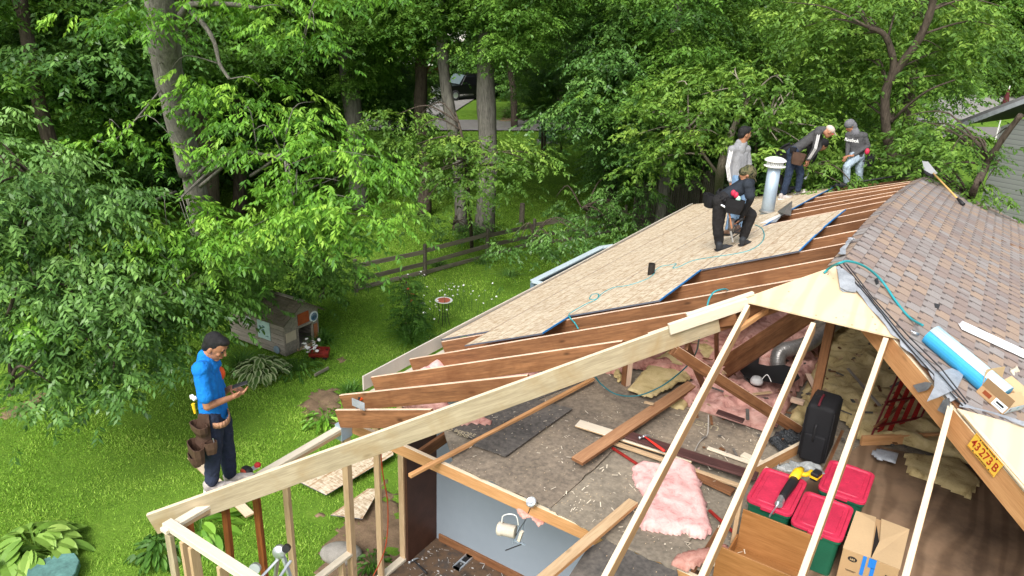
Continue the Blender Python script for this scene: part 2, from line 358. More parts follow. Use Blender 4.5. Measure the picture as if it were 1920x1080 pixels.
# painted stepping slab at bottom left
slab=MB(); pp=[gr(*k,z=GZ+.13) for k in ((45,1100),(52,1066),(68,1054),(88,1045),(110,1038),(140,1036),(149,1050),(142,1072),(128,1090),(110,1120))]
TEALC=mat('worn_teal_paint',(.10,.22,.20),.7,var=.45,scale=4,fine=25)
slab.prism(pp,(0,0,-.11)); o=slab.build('stepping_stone',TEALC); bev(o,.01); tag(o,'worn teal painted stone slab beside the lime green hosta','stone slab')
# grass blades on the near lawn: one uncountable carpet
def grass_field(N,x0,x1,y0,y1,hmin,hmax,wd,excl=None):
    x=RNG.uniform(x0,x1,N);y=RNG.uniform(y0,y1,N)
    cl=np.sin(x*2.1+np.sin(y*1.7)*2)*np.cos(y*2.6+np.sin(x*1.1)*2)
    keep=np.ones(N,bool)
    if excl is not None: keep&=excl(x,y)
    x=x[keep];y=y[keep];cl=cl[keep];N=len(x)
    h=RNG.uniform(hmin,hmax,N)*(1+.35*cl); a=RNG.uniform(0,2*np.pi,N); lean=RNG.normal(0,.55,(N,2))*h[:,None]
    z=np.array([GZ+gh(px,py)-.03 for px,py in zip(x,y)]); wv=np.stack([np.cos(a),np.sin(a)],1)*wd*RNG.uniform(.6,1.4,N)[:,None]
    P=np.zeros((N,3,3)); P[:,0,0]=x-wv[:,0];P[:,0,1]=y-wv[:,1];P[:,0,2]=z; P[:,1,0]=x+wv[:,0];P[:,1,1]=y+wv[:,1];P[:,1,2]=z
    P[:,2,0]=x+lean[:,0];P[:,2,1]=y+lean[:,1];P[:,2,2]=z+h
    tone=np.clip(.5+.25*cl+RNG.normal(0,.22,N),0,1); return P,tone
def inpoly(x,y,poly):
    r=np.zeros(len(x),bool); n=len(poly)
    for i in range(n):
        x1,y1=poly[i];x2,y2=poly[(i+1)%n]; c=((y1>y)!=(y2>y))&(x<(x2-x1)*(y-y1)/(y2-y1+1e-12)+x1); r^=c
    return r
soils=[[tuple(gr(*k)[:2]) for k in q] for q in (((585,1080),(600,1020),(700,900),(725,880),(780,1010),(790,1200),(560,1200)),((565,960),(600,945),(625,960),(600,975)),((560,745),(600,722),(640,720),(640,800),(600,790)),((612,668),(648,664),(662,674),(640,684)))]
def ex(x,y):
    k=np.ones(len(x),bool)
    for i,q in enumerate(soils): k&=~(inpoly(x,y,q)&(RNG.uniform(0,1,len(x))<(.72 if i==0 else .8)))
    k&=~((x>-4.4)&(y>-4.8)); return k
LF_L=leafmat('lawn_blade',(.11,.25,.025),(.25,.46,.05),(.46,.64,.12),.3,.6,.2)
P1,t1=grass_field(230000,-13.5,-4.2,-6.5,5.5,.02,.05,.008,ex); P2,t2=grass_field(150000,-20,-4.8,-4,20,.025,.06,.014,ex); P3,t3=grass_field(60000,-30,-8,8,34,.03,.07,.03)
o=npmesh('grass',np.concatenate([P1,P2,P3]),3,LF_L,attr={'tone':np.concatenate([t1,t2,t3*.45])}); tag(o,'short bright green lawn with clover','grass',kind='stuff')
# ============================================================ THE HOUSE
house=thing('house','half stripped house with a bare hip roof frame, pale sheathing and a brown shingled slope','house',(-1,1,GZ))
# main left slope rafters
R0,RS=-.154,.663
HB=.205
def xr(y): return -.06
YK=[R0+RS*k for k in range(-4,2)]+[1.17,1.85,2.6,3.4,4.25,5.1,5.9,6.8,7.7,8.6]
for k in range(-4,12):
    y=YK[k+4]
    yt=y-.22 if k<=0 else y-.05
    xe=-W-(.05 if k<-1 else 0)
    if k==-4: yt=-2.78; xe=-W-.05
    zt=zl(-W,y)-(.05 if k==-4 else 0)
    if k<-1: top=V((y-.09,y,-.404-.4677*(-y-.88)-.025))     # jack rafters end on the hip
    elif k==-1: top=V((-.75,y+.02,zl(-.75,y)-.01))
    else: top=V((-.05,y+.03,zl(-.05,y)-.01))
    tail=V((xe,yt,zt))
    if k==-4: tail=on(630,768,1,yt)
    if k==-3: tail=on(637,740,1,yt)
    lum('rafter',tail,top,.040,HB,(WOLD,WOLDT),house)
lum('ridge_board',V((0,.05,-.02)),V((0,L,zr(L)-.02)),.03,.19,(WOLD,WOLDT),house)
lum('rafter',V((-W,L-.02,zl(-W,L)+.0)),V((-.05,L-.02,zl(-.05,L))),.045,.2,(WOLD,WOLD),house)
# sheathing sheets, laid out row by row on the left slope
def sheet(x0,x1,y0,y1,lip=None,nearblue=False,topblue=True,z=.006,th=.021,mt=OSB):
    nx,ny=4,8; vs=[];fs=[];mi=[]
    org=V((x0,y0,0))
    def P(a,b,d):
        x=x0+(x1-x0)*a;y=y0+(y1-y0)*b; return V((x,y,zl(x,y)+z+d))
    for d in (th,0):
        for j in range(ny+1):
            for i in range(nx+1): vs.append(P(i/nx,j/ny,d))
    n=(nx+1)*(ny+1)
    for j in range(ny):
        for i in range(nx):
            a=j*(nx+1)+i; fs.append((a,a+1,a+nx+2,a+nx+1)); fs.append((n+a+nx+1,n+a+nx+2,n+a+1,n+a)); mi+=[0,0]
    for i in range(nx):
        fs.append((n+i,n+i+1,i+1,i)); mi.append(1 if nearblue else 2)
        a=ny*(nx+1)+i; fs.append((a,a+1,n+a+1,n+a)); mi.append(2)
    for j in range(ny):
        a=j*(nx+1)+nx; b=a+nx+1; fs.append((a,n+a,n+b,b)); mi.append(1 if topblue else 2)
        a=j*(nx+1); b=a+nx+1; fs.append((b,n+b,n+a,a)); mi.append(2)
    e=.014/(x1-x0)
    la,lb=(max(lip[0],y0),min(lip[1],y1)) if lip else (0,-1)
    if lb-la>.02:
        for j in range(4):
            u=(la+(lb-la)*j/4-y0)/(y1-y0);v=(la+(lb-la)*(j+1)/4-y0)/(y1-y0); k_=len(vs); vs+=[P(1-e,u,th+.0015),P(1.001,u,th+.0015),P(1.001,v,th+.0015),P(1-e,v,th+.0015)]; fs.append((k_,k_+1,k_+2,k_+3)); mi.append(1)
    o=mesh('roof_sheet',vs,fs,[mt,BLUEE,DARKE],house,org=P(0,0,0),mi=mi); return o
rows=[(-4.80,-3.975,[-.30,2.14,4.58,7.02,9.5],()),(-3.97,-2.845,[-.86,1.58,4.02,6.46,9.5],((-.86,-.2),)),(-2.84,-1.72,[-.20,2.24,4.68,7.12,9.5],((-.2,1.12),(3.95,9.5))),(-1.715,-.59,[1.12,3.95],((0,9),))]
for x0,x1,ys,lips in rows:
    for a,b in zip(ys[:-1],ys[1:]):
        lp=[l_ for l_ in lips if min(l_[1],b)-max(l_[0],a)>.02]; sheet(x0,x1,a+.003,b-.003,lp[0] if lp else None)
for y,c in ((4.2,0),):  # dark underlay around the vent pipe
    pass
# fascia + soffit at the eave and house side wall
FASC=mat('beige_fascia',(.55,.51,.44),.5,var=.06)
lum('fascia',V((-4.83,-1.80,-2.035)),V((-4.83,9.5,-2.035)),.02,.20,(FASC,FASC),house)
lum('soffit',V((-4.60,-1.80,-2.27)),V((-4.60,9.5,-2.27)),.44,.012,(FASC,FASC),house)
lum('wall_plate',V((-4.35,-1.6,-2.15)),V((-4.35,9.3,-2.15)),.09,.08,(WOLD,WOLDT),house)
SIDE=mat('grey_siding',(.30,.32,.32),.7,var=.08)
b=MB(); b.box(-4.47,-4.40,-1.3,9.3,GZ-.1,-2.27); b.build('wall',SIDE,house)
# hip beams
def hip(t,dz=0): return V((-t,-t,-S*t+dz))
hd=V((1,-1,0)).normalized()
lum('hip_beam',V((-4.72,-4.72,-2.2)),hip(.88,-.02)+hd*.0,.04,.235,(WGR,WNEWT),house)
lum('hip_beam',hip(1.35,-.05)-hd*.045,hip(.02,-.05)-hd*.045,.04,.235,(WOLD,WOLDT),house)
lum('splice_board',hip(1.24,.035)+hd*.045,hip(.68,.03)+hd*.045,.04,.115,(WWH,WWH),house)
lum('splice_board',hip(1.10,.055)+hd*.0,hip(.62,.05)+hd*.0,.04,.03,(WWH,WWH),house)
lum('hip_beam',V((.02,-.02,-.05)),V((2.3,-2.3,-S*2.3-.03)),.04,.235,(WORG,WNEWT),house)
# new jack rafters on the hip end
for k,x in enumerate((-.62,0.0,.61,1.21)):
    y1=(-.72,-.74,-.72,-1.24)[k]
    lum('rafter',V((x,y1,S*y1-.015)),V((x-.03,-4.9,S*-4.9-.02)),.046,.125,(WTAN,WNEWT),house)
lum('rafter',V((1.55,-1.33,-.60)),V((1.54,-1.58,-.71)),.04,.05,(WNEW,WNEWT),house)
# triangular plywood at the hip apex
tri=[V((-.72,-.72,-S*.72+.012)),V((-.03,-.02,.012)),V((.02,-.0,.012)),V((.74,-.72,-S*.72+.012))]
b=MB(); b.prism(tri[::-1],(0,0,-.014)); b.build('roof_plywood',PLY,house)
# plywood on the hip end to the right of the hip
q=[V((1.26,-1.28,-.555)),V((1.95,-2.02,-.86)),V((3.4,-2.02,-.86)),V((3.4,-1.28,-.555))]
b=MB(); b.prism(q,(0,0,-.014)); b.build('roof_plywood',PLYW,house)
lum('batten',V((1.32,-1.33,-.56)),V((2.3,-2.31,-.985)),.04,.02,(WNEW,WNEWT),house)
# shingles on the right slope: real tabs
rr=random.Random(3); vs=[];fs=[];mi=[]
pal=[(.0,.35),(.35,.6),(.6,.85),(.85,1)]
tone=[];shv=[]
def quad(a,bq,c,d,t_): shv.append((a,bq,c,d)); tone.append(t_)
dx=.130; dy=.197
cm=0
for i in range(-1,34):
    x0=.0+i*dx; x1=x0+dx
    cm+=rr.uniform(.055,.085)
    y=-x1-.6+(cm%dy)
    while y<9.5:
        y1=min(y+dy,9.50); yy=max(y,-x0-.03 if x0<1.25 else -1.30)
        if y1-yy>.02:
            ha=.009; hb=.016
            def P(x,yv,h): 
                xx=max(x,-.11); return (xx,yv,(zrt(xx,yv) if xx>0 else zl(xx,yv)*1.0)+h)
            t0=rr.choice((.05,.12,.2,.3,.42,.5,.62,.72,.8)); g=.011
            quad(P(x0,yy+g,ha),P(x1+.006,yy+g,hb),P(x1+.006,y1,hb),P(x0,y1,ha),t0)
            if rr.random()<.35: # a second band of colour in the same tab
                ym=yy+g+(y1-yy)*rr.uniform(.35,.65); quad(P(x0+.004,yy+g,ha+.002),P(x1,yy+g,hb+.002),P(x1,ym,hb+.002),P(x0+.004,ym,ha+.002),min(.84,max(0,t0+rr.uniform(-.25,.25))))
            quad(P(x0,yy,ha-.004),P(x1,yy,hb-.006),P(x1,yy+g,hb-.006),P(x0,yy+g,ha-.004),1.0)
            quad(P(x1+.006,yy,0),P(x1+.006,y1,0),P(x1+.006,y1,hb),P(x1+.006,yy,hb),.93)
            if y1-yy>.12: quad(P(x0+.0,y1-.045,ha+.004),P(x0+.04,y1-.045,ha+.005),P(x0+.04,y1,ha+.005),P(x0+.0,y1,ha+.004),.92)
        y+=dy
t=NT('asphalt_shingle'); at=t.n('Attribute',attribute_name='tone')
c=t.ramp(at.outputs['Fac'],[(0,(.35,.33,.32)),(.25,(.31,.285,.275)),(.45,(.29,.24,.225)),(.65,(.36,.285,.235)),(.84,(.40,.31,.24)),(.92,(.14,.12,.115)),(1,(.05,.042,.042))])
nn=t.noise(t.coord(),90,4,.7); n2=t.noise(t.coord(),.7,5,.6); c=t.mix(.35,c,t.ramp(nn,[(.3,(.12,.10,.10)),(.7,(.5,.44,.4))]),'OVERLAY'); c=t.mix(t.ramp(n2,[(.55,0.),(.8,.35)]),c,(.10,.085,.08))
t.bump(nn,.4,.003); SHG=t.done(c,.9,0,.15)
npmesh('shingles',np.array(shv),4,SHG,house,attr={'tone':tone})
deck=MB(); deck.add([(0,-.0,-.004),(1.27,-1.27,-S*1.27-.004),(4.6,-1.27,-S*4.6),(4.6,9.5,zrt(4.6,9.5)-.01),(0,9.5,zr(9.5)-.01),(0,4,zr(4)-.01),(0,2,-.004)],[(0,1,2),(0,2,3,5,6),(5,3,4)])
o=deck.build('roof_deck',[WOLD],house); m=o.modifiers.new('solid','SOLIDIFY'); m.thickness=.012; m.offset=-1
# hip end wedge right of the hip, above the strip: shingled too
vs=[];tn=[]
for j in range(1,7):
    yb=-1.28+.0; 
for k in range(22):
    x=1.29+k*.2
    vs.append(((x,-1.285,-.535),(x+.19,-1.285,-.535),(x+.19,-1.20,-.50-.0),(x,-1.20,-.50))); tn.append(rr.choice((.1,.3,.5,.7)))
# ragged torn underlay along the cut hip
def ragged(pts,wd,seed,z=.02):
    r_=random.Random(seed); a=[];b_=[]
    P=[V(p) for p in pts]
    for i in range(len(P)-1):
        for k in range(6):
            p=P[i].lerp(P[i+1],k/6); d=(P[i+1]-P[i]).normalized(); s=V((-d.y,d.x,0)).normalized()
            a.append(p+s*r_.uniform(.3,1)*wd/2+V((0,0,z+r_.uniform(0,.015)))); b_.append(p-s*r_.uniform(.2,1)*wd/2+V((0,0,z+r_.uniform(-.02,.02))))
    return a+b_[::-1],len(a)
fl=MB(); hpts=[V((.0,-.0,.0)),V((.35,-.36,-.15)),V((.74,-.74,-.32)),V((1.0,-1.0,-.43)),V((1.27,-1.28,-.55))]
poly,na=ragged(hpts,.11,4)
nb=len(poly); fl.add(poly,[(i,i+1,nb-2-i,nb-1-i) for i in range(na-1)])
o=fl.build('torn_underlay',FOILG,house,smooth=True)
for seed,pts,wd in ((6,[V((1.27,-1.28,-.55)),V((1.9,-1.29,-.56)),V((2.6,-1.29,-.58))],.07),(8,[V((-.05,.35,.0)),V((-.07,1.0,0)),V((-.05,1.1,0))],.09)):
    poly,na=ragged(pts,wd,seed,.03); nb=len(poly); fl=MB(); fl.add(poly,[(i,i+1,nb-2-i,nb-1-i) for i in range(na-1)]); fl.build('torn_underlay',FOILG,house)
for k in range(3): # loose black strips along the hip edge
    pts=[p+V((.03*k+.02*math.sin(i*2+k),.02*math.cos(i+k),.035+.012*k)) for i,p in enumerate(hpts)]
    MB().tube(pts,.006,5).build('torn_strip',RUB,house)
# far gable edge strips
MB().tube([V((-1.9,9.46,zl(-1.9,9.46)+.05)),V((-1.2,9.5,zl(-1.2,9.5)+.08)),V((-.6,9.45,zl(-.6,9.4)+.1)),V((0,9.5,-.55))],.02,5).build('torn_strip',RUB,house)
# ---- rooms: walls and floors of the opened room and the attic
BWALL=mat('blue_grey_wall_paint',(.24,.285,.33),.75,var=.04,scale=1.2,fine=8,bump=.03)
b=MB(); b.box(-4.28,2.6,-1.06,-.96,SL,-2.17); b.build('room_wall',BWALL,house)
lum('baseboard',V((-4.2,-1.075,SL+.12)),V((2.6,-1.075,SL+.12)),.03,.12,(WOLD,WOLD),house)
b=MB(); b.box(-4.30,-4.26,-1.66,-1.0,SL,-2.16); b.build('jamb_panel',mat('dark_brown_panel',(.065,.028,.018),.5,var=.3),house)
def messfloor():
    t=NT('debris_covered_floor'); co=t.coord(); n=t.noise(co,3,7,.7); c=t.ramp(n,[(.35,(.035,.03,.027)),(.5,(.12,.075,.045)),(.62,(.06,.05,.045)),(.75,(.22,.15,.10))])
    vo=t.n('TexVoronoi',Scale=7.,Randomness=1.); t.l(t.coord((1,1.6,1)),vo.inputs['Vector']); c=t.mix(t.ramp(vo.outputs['Distance'],[(.10,.9),(.16,0.)]),c,(.5,.5,.5)); t.bump(n,.5,.02); return t.done(c,.8)
b=MB(); b.box(-4.30,2.6,-4.80,-1.06,SL-.05,SL-.004); b.build('room_floor',messfloor(),house)
b=MB(); b.box(-4.42,2.6,-4.85,9.2,GZ-.2,SL-.05); b.build('foundation',CONC,house)
lum('ceiling_beam',V((-4.35,-2.50,-2.15)),V((.3,-2.50,-2.15)),.045,.14,(WORG,WNEWT),house)
for k in range(11):
    x=-3.35+.61*k if k<9 else -3.35+.61*k
    y0=-2.46 if x>-3.5 else -1.7
    lum('ceiling_joist',V((x,y0,-2.16)),V((x,9.2,-2.16)),.04,.14,(WOLD,WOLD),house)
# ceiling/attic floor sheets
base=[(-3.62,-1.2),(-3.45,-1.95),(-2.95,-2.40),(2.6,-2.42),(2.6,9.2),(-4.3,9.2),(-4.3,-.7)]
b=MB(); b.prism([V((x,y,AZ-.03)) for x,y in base],(0,0,-.012)); b.build('ceiling_board',DKG,house)
def board(name,px,z,mt,th=.012,parent=None,rag=(),lab=None,cat=None,grp=None,seed=1,amp=.02):
    r_=random.Random(seed); P=[on(a,c_,2,z) for a,c_ in px]; out=[]
    for i,p in enumerate(P):
        q=P[(i+1)%len(P)]; nsub=9 if i in rag else 1
        for k in range(nsub):
            a=p.lerp(q,k/nsub)
            if k: a+=V((r_.uniform(-amp,amp),r_.uniform(-amp,amp),0))
            out.append(a)
    b=MB().prism(out,(0,0,-th)); o=b.build(name,[mt],parent,org=(P[0] if parent is None else None))
    if o.data.polygons[0].normal.z<0: o.data.flip_normals()
    if lab: tag(o,lab,cat,grp)
    return o
board('ceiling_board',[(843,868),(1033,951),(1147,845),(1270,745),(1110,690),(985,765)],AZ+.0,DKB,house and .012,house,(0,1),seed=3)
board('ceiling_board',[(833,797),(855,766),(905,722),(1060,690),(1110,708),(1010,748),(893,828)],AZ+.012,DKU,.012,house,(6,),seed=5,amp=.012)
board('ceiling_board',[(1030,955),(1105,995),(1180,1040),(1290,870),(1185,838),(1150,850)],AZ-.012,DKG,.012,house,(0,),seed=6)
board('ceiling_board',[(1135,1008),(1268,1068),(1310,985),(1230,930),(1190,925)],AZ+.004,DKG,.012,house,(0,1),seed=7)
board('ceiling_board',[(1140,700),(1262,740),(1440,830),(1392,885),(1150,800),(1060,745)],AZ-.006,DKB,.012,house,(),seed=8)
board('ceiling_board',[(1060,1090),(1100,1030),(1135,1010),(1270,1070),(1290,1200),(1000,1200)],AZ-.008,DKU,.012,house,(2,),seed=17)
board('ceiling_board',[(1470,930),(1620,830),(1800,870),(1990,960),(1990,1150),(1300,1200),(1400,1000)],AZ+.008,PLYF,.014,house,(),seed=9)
board('fibreboard_sheet',[(887,834),(948,855),(1073,766),(1008,749)],AZ+.04,DKU,.012,None,(0,),'charcoal fibreboard strip lying loose with a ragged end, under the splintered orange stick','board',seed=11,amp=.012)
# right knee wall of the attic behind, plus gable
b=MB(); b.box(2.55,2.62,-2.4,9.2,-2.2,-1.72); b.build('room_wall',WOLD,house)
b=MB(); b.prism([V((-4.4,9.25,-2.15)),V((4.5,9.25,-2.15)),V((4.5,9.25,-2.1)),V((0,9.25,-.75))],(0,.1,0)); b.build('gable_wall',SIDE,house)
b=MB(); b.box(-4.4,4.6,9.26,9.34,GZ-.1,-2.1); b.build('wall',SIDE,house)
b=MB(); b.box(4.5,4.6,-4.8,9.3,GZ-.1,-2.1); b.build('wall',SIDE,house)
# interior posts and webs (still fixed in the frame)
def flr(a,c_,dz=0): return on(a,c_,2,AZ+dz)
lum('post',V((.03,.12,-.1)),V((.03,.12,AZ)),.09,.09,(WOLD,WOLD),house,up=(0,-1,0))
f0=flr(1178,724); lum('post',V((f0.x,f0.y,AZ)),V((f0.x,f0.y,zl(f0.x,f0.y)-.16)),.09,.09,(WOLD,WOLDT),house,up=(1,-.4,0))
def web(a,bp,w_=.04,h=.09,m=(WOLD,WOLDT),nm='brace'): return lum(nm,a,bp,w_,h,m,house)
A_=onp(1264,649,(1,-1,0),0.0); B_=flr(1492,812); web(A_,B_+V((0,0,.08)),.04,.09)
web(A_+V((.03,.03,0)),B_+V((.05,.05,.08)),.04,.09)
web(onp(1290,640,(1,-1,0),-.15),flr(1322,722))
web(V((-.95,-.55,-.62)),flr(1345,678))
web(V((-.05,-.25,-.28)),flr(1352,706)+V((0,0,.1)),.04,.14); web(V((-.10,-.12,-.28)),flr(1345,690)+V((0,0,.12)),.04,.14)
web(V((-.64,-1.0,-.5)),V((-.50,-.45,-.42)),.04,.05,(WORG,WORG))
lum('floor_plate',flr(1613,835)+V((0,0,.12)),flr(1790,822)+V((.1,0,.12)),.04,.12,(WORG,WORG),house)
lum('floor_plate',flr(1405,893)+V((0,0,.10)),flr(1520,832)+V((0,0,.10)),.04,.13,(WORG,WNEWT),house)
# licence plate on the hip
ppos=V((1.48,-1.48,-.80)); 
# ------ opened porch wall: plates, studs
lum('wall_plate',V((-4.35,-4.79,-2.15)),V((-4.35,-2.55,-2.15)),.09,.038,(WWH,WWH),house)
lum('wall_plate',V((-4.35,-4.66,-2.190)),V((-4.35,-2.60,-2.190)),.088,.038,(WNEW,WNEW),house)
lum('wall_plate',V((-4.395,-4.715,-2.112)),V((-.5,-4.715,-2.112)),.09,.038,(WWH,WWH),house)
lum('wall_plate',V((-4.303,-4.715,-2.152)),V((-.5,-4.715,-2.152)),.088,.038,(WWH,WWH),house)
lum('sole_plate',V((-4.35,-4.79,SL+.04)),V((-4.35,-1.4,SL+.04)),.1,.04,(WWH,WWH),house)
def stud(x,y,z0,z1,mats,w_=.04,d=.088,alongy=True):
    # board standing: narrow along the wall
    lum('stud',V((x,y,z0)),V((x,y,z1)),w_ if alongy else d,d if alongy else w_,mats,house,up=(-1,0,0))
ZT=-2.19-.038
def st(x,y,z0,mats,sx=.088,sy=.04,tilt=0,ztop=ZT):
    b=MB(); o=mesh('stud',boxv(-sx/2,sx/2,-sy/2,sy/2,0,1),BOXF,[mats],house,Mw=M.Translation((x,y,z0)))
    L_=ztop-z0; bpy.data.objects
    for v in o.data.vertices: v.co.z*=L_; v.co.y+=tilt*(L_-v.co.z)
    # rotate local frame so that grain runs along x: swap axes in the data, undo in the matrix
    Rm=M(((0,0,1,0),(0,1,0,0),(-1,0,0,0),(0,0,0,1)))
    o.data.transform(Rm); o.matrix_local=pmat(house).inverted()@M.Translation((x,y,z0))@Rm.inverted(); bev(o,.003); return o
st(-4.35,-4.55,-3.9,WRED,sx=.088,sy=.06); st(-4.35,-4.74,SL,WGR,sx=.088,sy=.04); 
st(-4.35,-4.16,-2.98,WRED,tilt=-.02); st(-4.35,-3.81,SL+.04,WRED); 
st(-4.35,-3.44,SL+.04,WNEW,sy=.042); st(-4.35,-3.36,-3.0,WNEW,sy=.04,sx=.05) if False else None
st(-4.35,-2.58,SL+.04,WNEW,sy=.075); st(-4.35,-2.09,SL+.04,WNEW,ztop=-2.3); st(-4.35,-1.66,SL+.04,WNEW,ztop=-2.23)
st(-4.12,-4.73,SL,WNEW,sx=.04,sy=.088,ztop=-2.19); st(-4.0,-4.73,SL,WNEW,sx=.04,sy=.088,ztop=-2.19)
for x in (-3.6,-3.0,-2.4,-1.8,-1.2): st(x,-4.73,SL,WNEW,sx=.04,sy=.088,ztop=-2.19)
lum('window_sill',V((-4.35,-3.42,-3.93)),V((-4.35,-2.60,-3.93)),.09,.04,(WWH,WWH),house)
st(-4.35,-2.75,SL+.04,WNEW,ztop=-3.97); st(-4.35,-3.1,SL+.04,WNEW,ztop=-3.97)
b=MB(); 
p0=V((-4.35,-2.58,-2.15)); b.box(-.05,.05,-.1,.06,-.16,.03,0,M.Translation(p0)); b.build('bracket',GALV,house)
# ============================================================ PROPS
def text(body,size,Mw,mt,parent,name='lettering',ex=.001,align='CENTER',sx=1.,bold=0):
    cu=bpy.data.curves.new(name,'FONT'); cu.body=body; cu.size=size; cu.align_x=align; cu.align_y='CENTER'; cu.extrude=ex; cu.offset=bold
    tmp=bpy.data.objects.new('tmp',cu); COL.objects.link(tmp); dg=bpy.context.evaluated_depsgraph_get()
    me=bpy.data.meshes.new_from_object(tmp.evaluated_get(dg)); bpy.data.objects.remove(tmp); bpy.data.curves.remove(cu)
    me.name=name; me.materials.clear(); me.materials.append(mt)
    for v in me.vertices: v.co.x*=sx
    o=bpy.data.objects.new(name,me); return put(o,parent,Mw)
def ell(c,r,n=14,m=9,X=None):
    vs=[];fs=[]
    for i in range(m+1):
        th=math.pi*i/m
        for j in range(n):
            a=2*math.pi*j/n; v=V((r[0]*math.sin(th)*math.cos(a),r[1]*math.sin(th)*math.sin(a),r[2]*math.cos(th)))
            vs.append(V(c)+(X@v if X is not None else v))
    for i in range(m):
        for j in range(n): fs.append((i*n+j,(i+1)*n+j,(i+1)*n+(j+1)%n,i*n+(j+1)%n))
    return vs,fs
# --- batts and heaps of insulation / sheeting: bumpy blankets over an outline
def blanket(name,px,z,h,mt,label,cat,step=.03,rough=.5,seed=1,parent=None,group=None,edge=.07,pts=None,zfun=None,rag=.03):
    P=pts or [on(a,b_,2,z) for a,b_ in px]; xs=[p.x for p in P]; ys=[p.y for p in P]
    nx=int((max(xs)-min(xs))/step)+3; ny=int((max(ys)-min(ys))/step)+3; x0=min(xs)-step;y0=min(ys)-step
    from mathutils import noise as N
    X,Y=np.meshgrid(x0+np.arange(nx)*step,y0+np.arange(ny)*step); Xf=X.ravel();Yf=Y.ravel()
    jx=np.array([N.noise(V((a*9,b_*9,seed)))*rag for a,b_ in zip(Xf,Yf)]); jy=np.array([N.noise(V((a*9,b_*9,seed+9)))*rag for a,b_ in zip(Xf,Yf)])
    ins=inpoly(Xf+jx,Yf+jy,[(p.x,p.y) for p in P])
    d=np.full(len(Xf),9.)
    for i in range(len(P)):
        a=np.array(P[i][:2]);b_=np.array(P[(i+1)%len(P)][:2]); ab=b_-a; t_=np.clip(((Xf-a[0])*ab[0]+(Yf-a[1])*ab[1])/(ab@ab+1e-9),0,1)
        d=np.minimum(d,np.hypot(Xf-a[0]-t_*ab[0],Yf-a[1]-t_*ab[1]))
    Z=np.zeros(len(Xf))
    for i in range(len(Xf)):
        if ins[i]:
            f=min(1,(d[i]/edge))**.5; nz=N.fractal(V((Xf[i]*3.1,Yf[i]*3.1,seed)),1,2,4); rz=1-abs(N.noise(V((Xf[i]*4.5+seed,Yf[i]*4.5,seed))))*2
            Z[i]=h*f*(1-rough*.5+rough*.6*nz+rough*.35*rz)
    zb=z if zfun is None else None
    vs=[];idx={}
    for i in range(len(Xf)):
        if ins[i]: idx[i]=len(vs); zz=zb if zfun is None else zfun(Xf[i],Yf[i]); vs.append(V((Xf[i],Yf[i],zz+max(.006,Z[i]))))
    n0=len(vs); 
    for i in list(idx): vs.append(V((Xf[i],Yf[i],(zb if zfun is None else zfun(Xf[i],Yf[i]))-.004)))
    fs=[];ed={}
    for j in range(ny-1):
        for i in range(nx-1):
            q=[j*nx+i,j*nx+i+1,(j+1)*nx+i+1,(j+1)*nx+i]
            if all(k in idx for k in q):
                q=[idx[k] for k in q]; fs.append(tuple(q))
                for k in range(4):
                    e=(q[k],q[(k+1)%4]); 
                    if (e[1],e[0]) in ed: del ed[(e[1],e[0])]
                    else: ed[e]=1
    for a,b_ in ed: fs.append((a,a+n0,b_+n0,b_))
    o=mesh(name,vs,fs,mt,parent,smooth=True,org=(P[0] if parent is None else None))
    if parent is None and label: tag(o,label,cat,group)
    return o
IG='fibreglass batts on the attic floor'
blanket('insulation_batt',[(1183,878),(1205,868),(1238,878),(1262,866),(1305,880),(1338,1003),(1320,1012),(1262,1003),(1200,998),(1198,960),(1208,935),(1190,915)],AZ+.005,.10,PINKF,'clean bright pink fluffy insulation batt beside the bottom plank, torn edges','insulation',.022,.5,3,rag=.05)
blanket('insulation_batt',[(1175,732),(1222,748),(1280,716),(1297,712),(1276,671),(1256,655),(1220,680)],AZ+.06,.035,YEL,'yellow insulation batt lying between the two posts under the hose','insulation',.025,.5,5,edge=.02)
blanket('insulation_batt',[(1040,690),(1100,640),(1180,640),(1235,640),(1190,690),(1160,705),(1120,700)],AZ+.0,.12,PINKD,'dusty dark pink insulation beneath the long pale hip beam','insulation',.04,.7,6)
blanket('insulation_batt',[(1265,752),(1300,715),(1360,680),(1392,640),(1430,590),(1500,590),(1540,640),(1530,700),(1500,730),(1478,770),(1462,800),(1440,812),(1330,778)],AZ+.0,.17,PINK,'broad heap of rumpled pink insulation around the silver duct','insulation',.035,.9,7)
blanket('insulation_batt',[(1148,700),(1160,690),(1172,715),(1162,722)],AZ+.03,.10,YEL,'small yellow insulation corner left of the short post under the hip','insulation',.03,.6,15)
blanket('insulation_batt',[(1300,650),(1325,640),(1345,665),(1330,680),(1300,690)],AZ+.03,.10,YEL,'yellow insulation scrap behind the crossing braces','insulation',.03,.6,16)
blanket('insulation_batt',[(1255,765),(1240,752),(1272,735),(1300,745),(1285,770)],AZ+.003,.06,YEL,'small yellow insulation scrap beside the long brown plank','insulation',.03,.5,8)
blanket('insulation_batt',[(1500,740),(1520,700),(1545,660),(1560,610),(1600,600),(1700,590),(1760,700),(1850,790),(1990,860),(1990,930),(1800,868),(1700,835),(1610,830),(1580,790)],AZ+.012,.15,YEL,'wide mass of yellow insulation behind the black suitcase','insulation',.04,.9,9)
blanket('insulation_batt',[(1470,800),(1485,770),(1540,700),(1560,720),(1520,775),(1500,812)],AZ+.008,.10,YEL,'crumbled yellow insulation left of the suitcase','insulation',.03,1.2,10)
blanket('insulation_batt',[(1690,850),(1800,862),(1840,905),(1822,940),(1760,910),(1700,890)],AZ+.02,.07,YEL,'loose yellow batt corner lying on the plywood floor right of the bins','insulation',.03,.5,12)
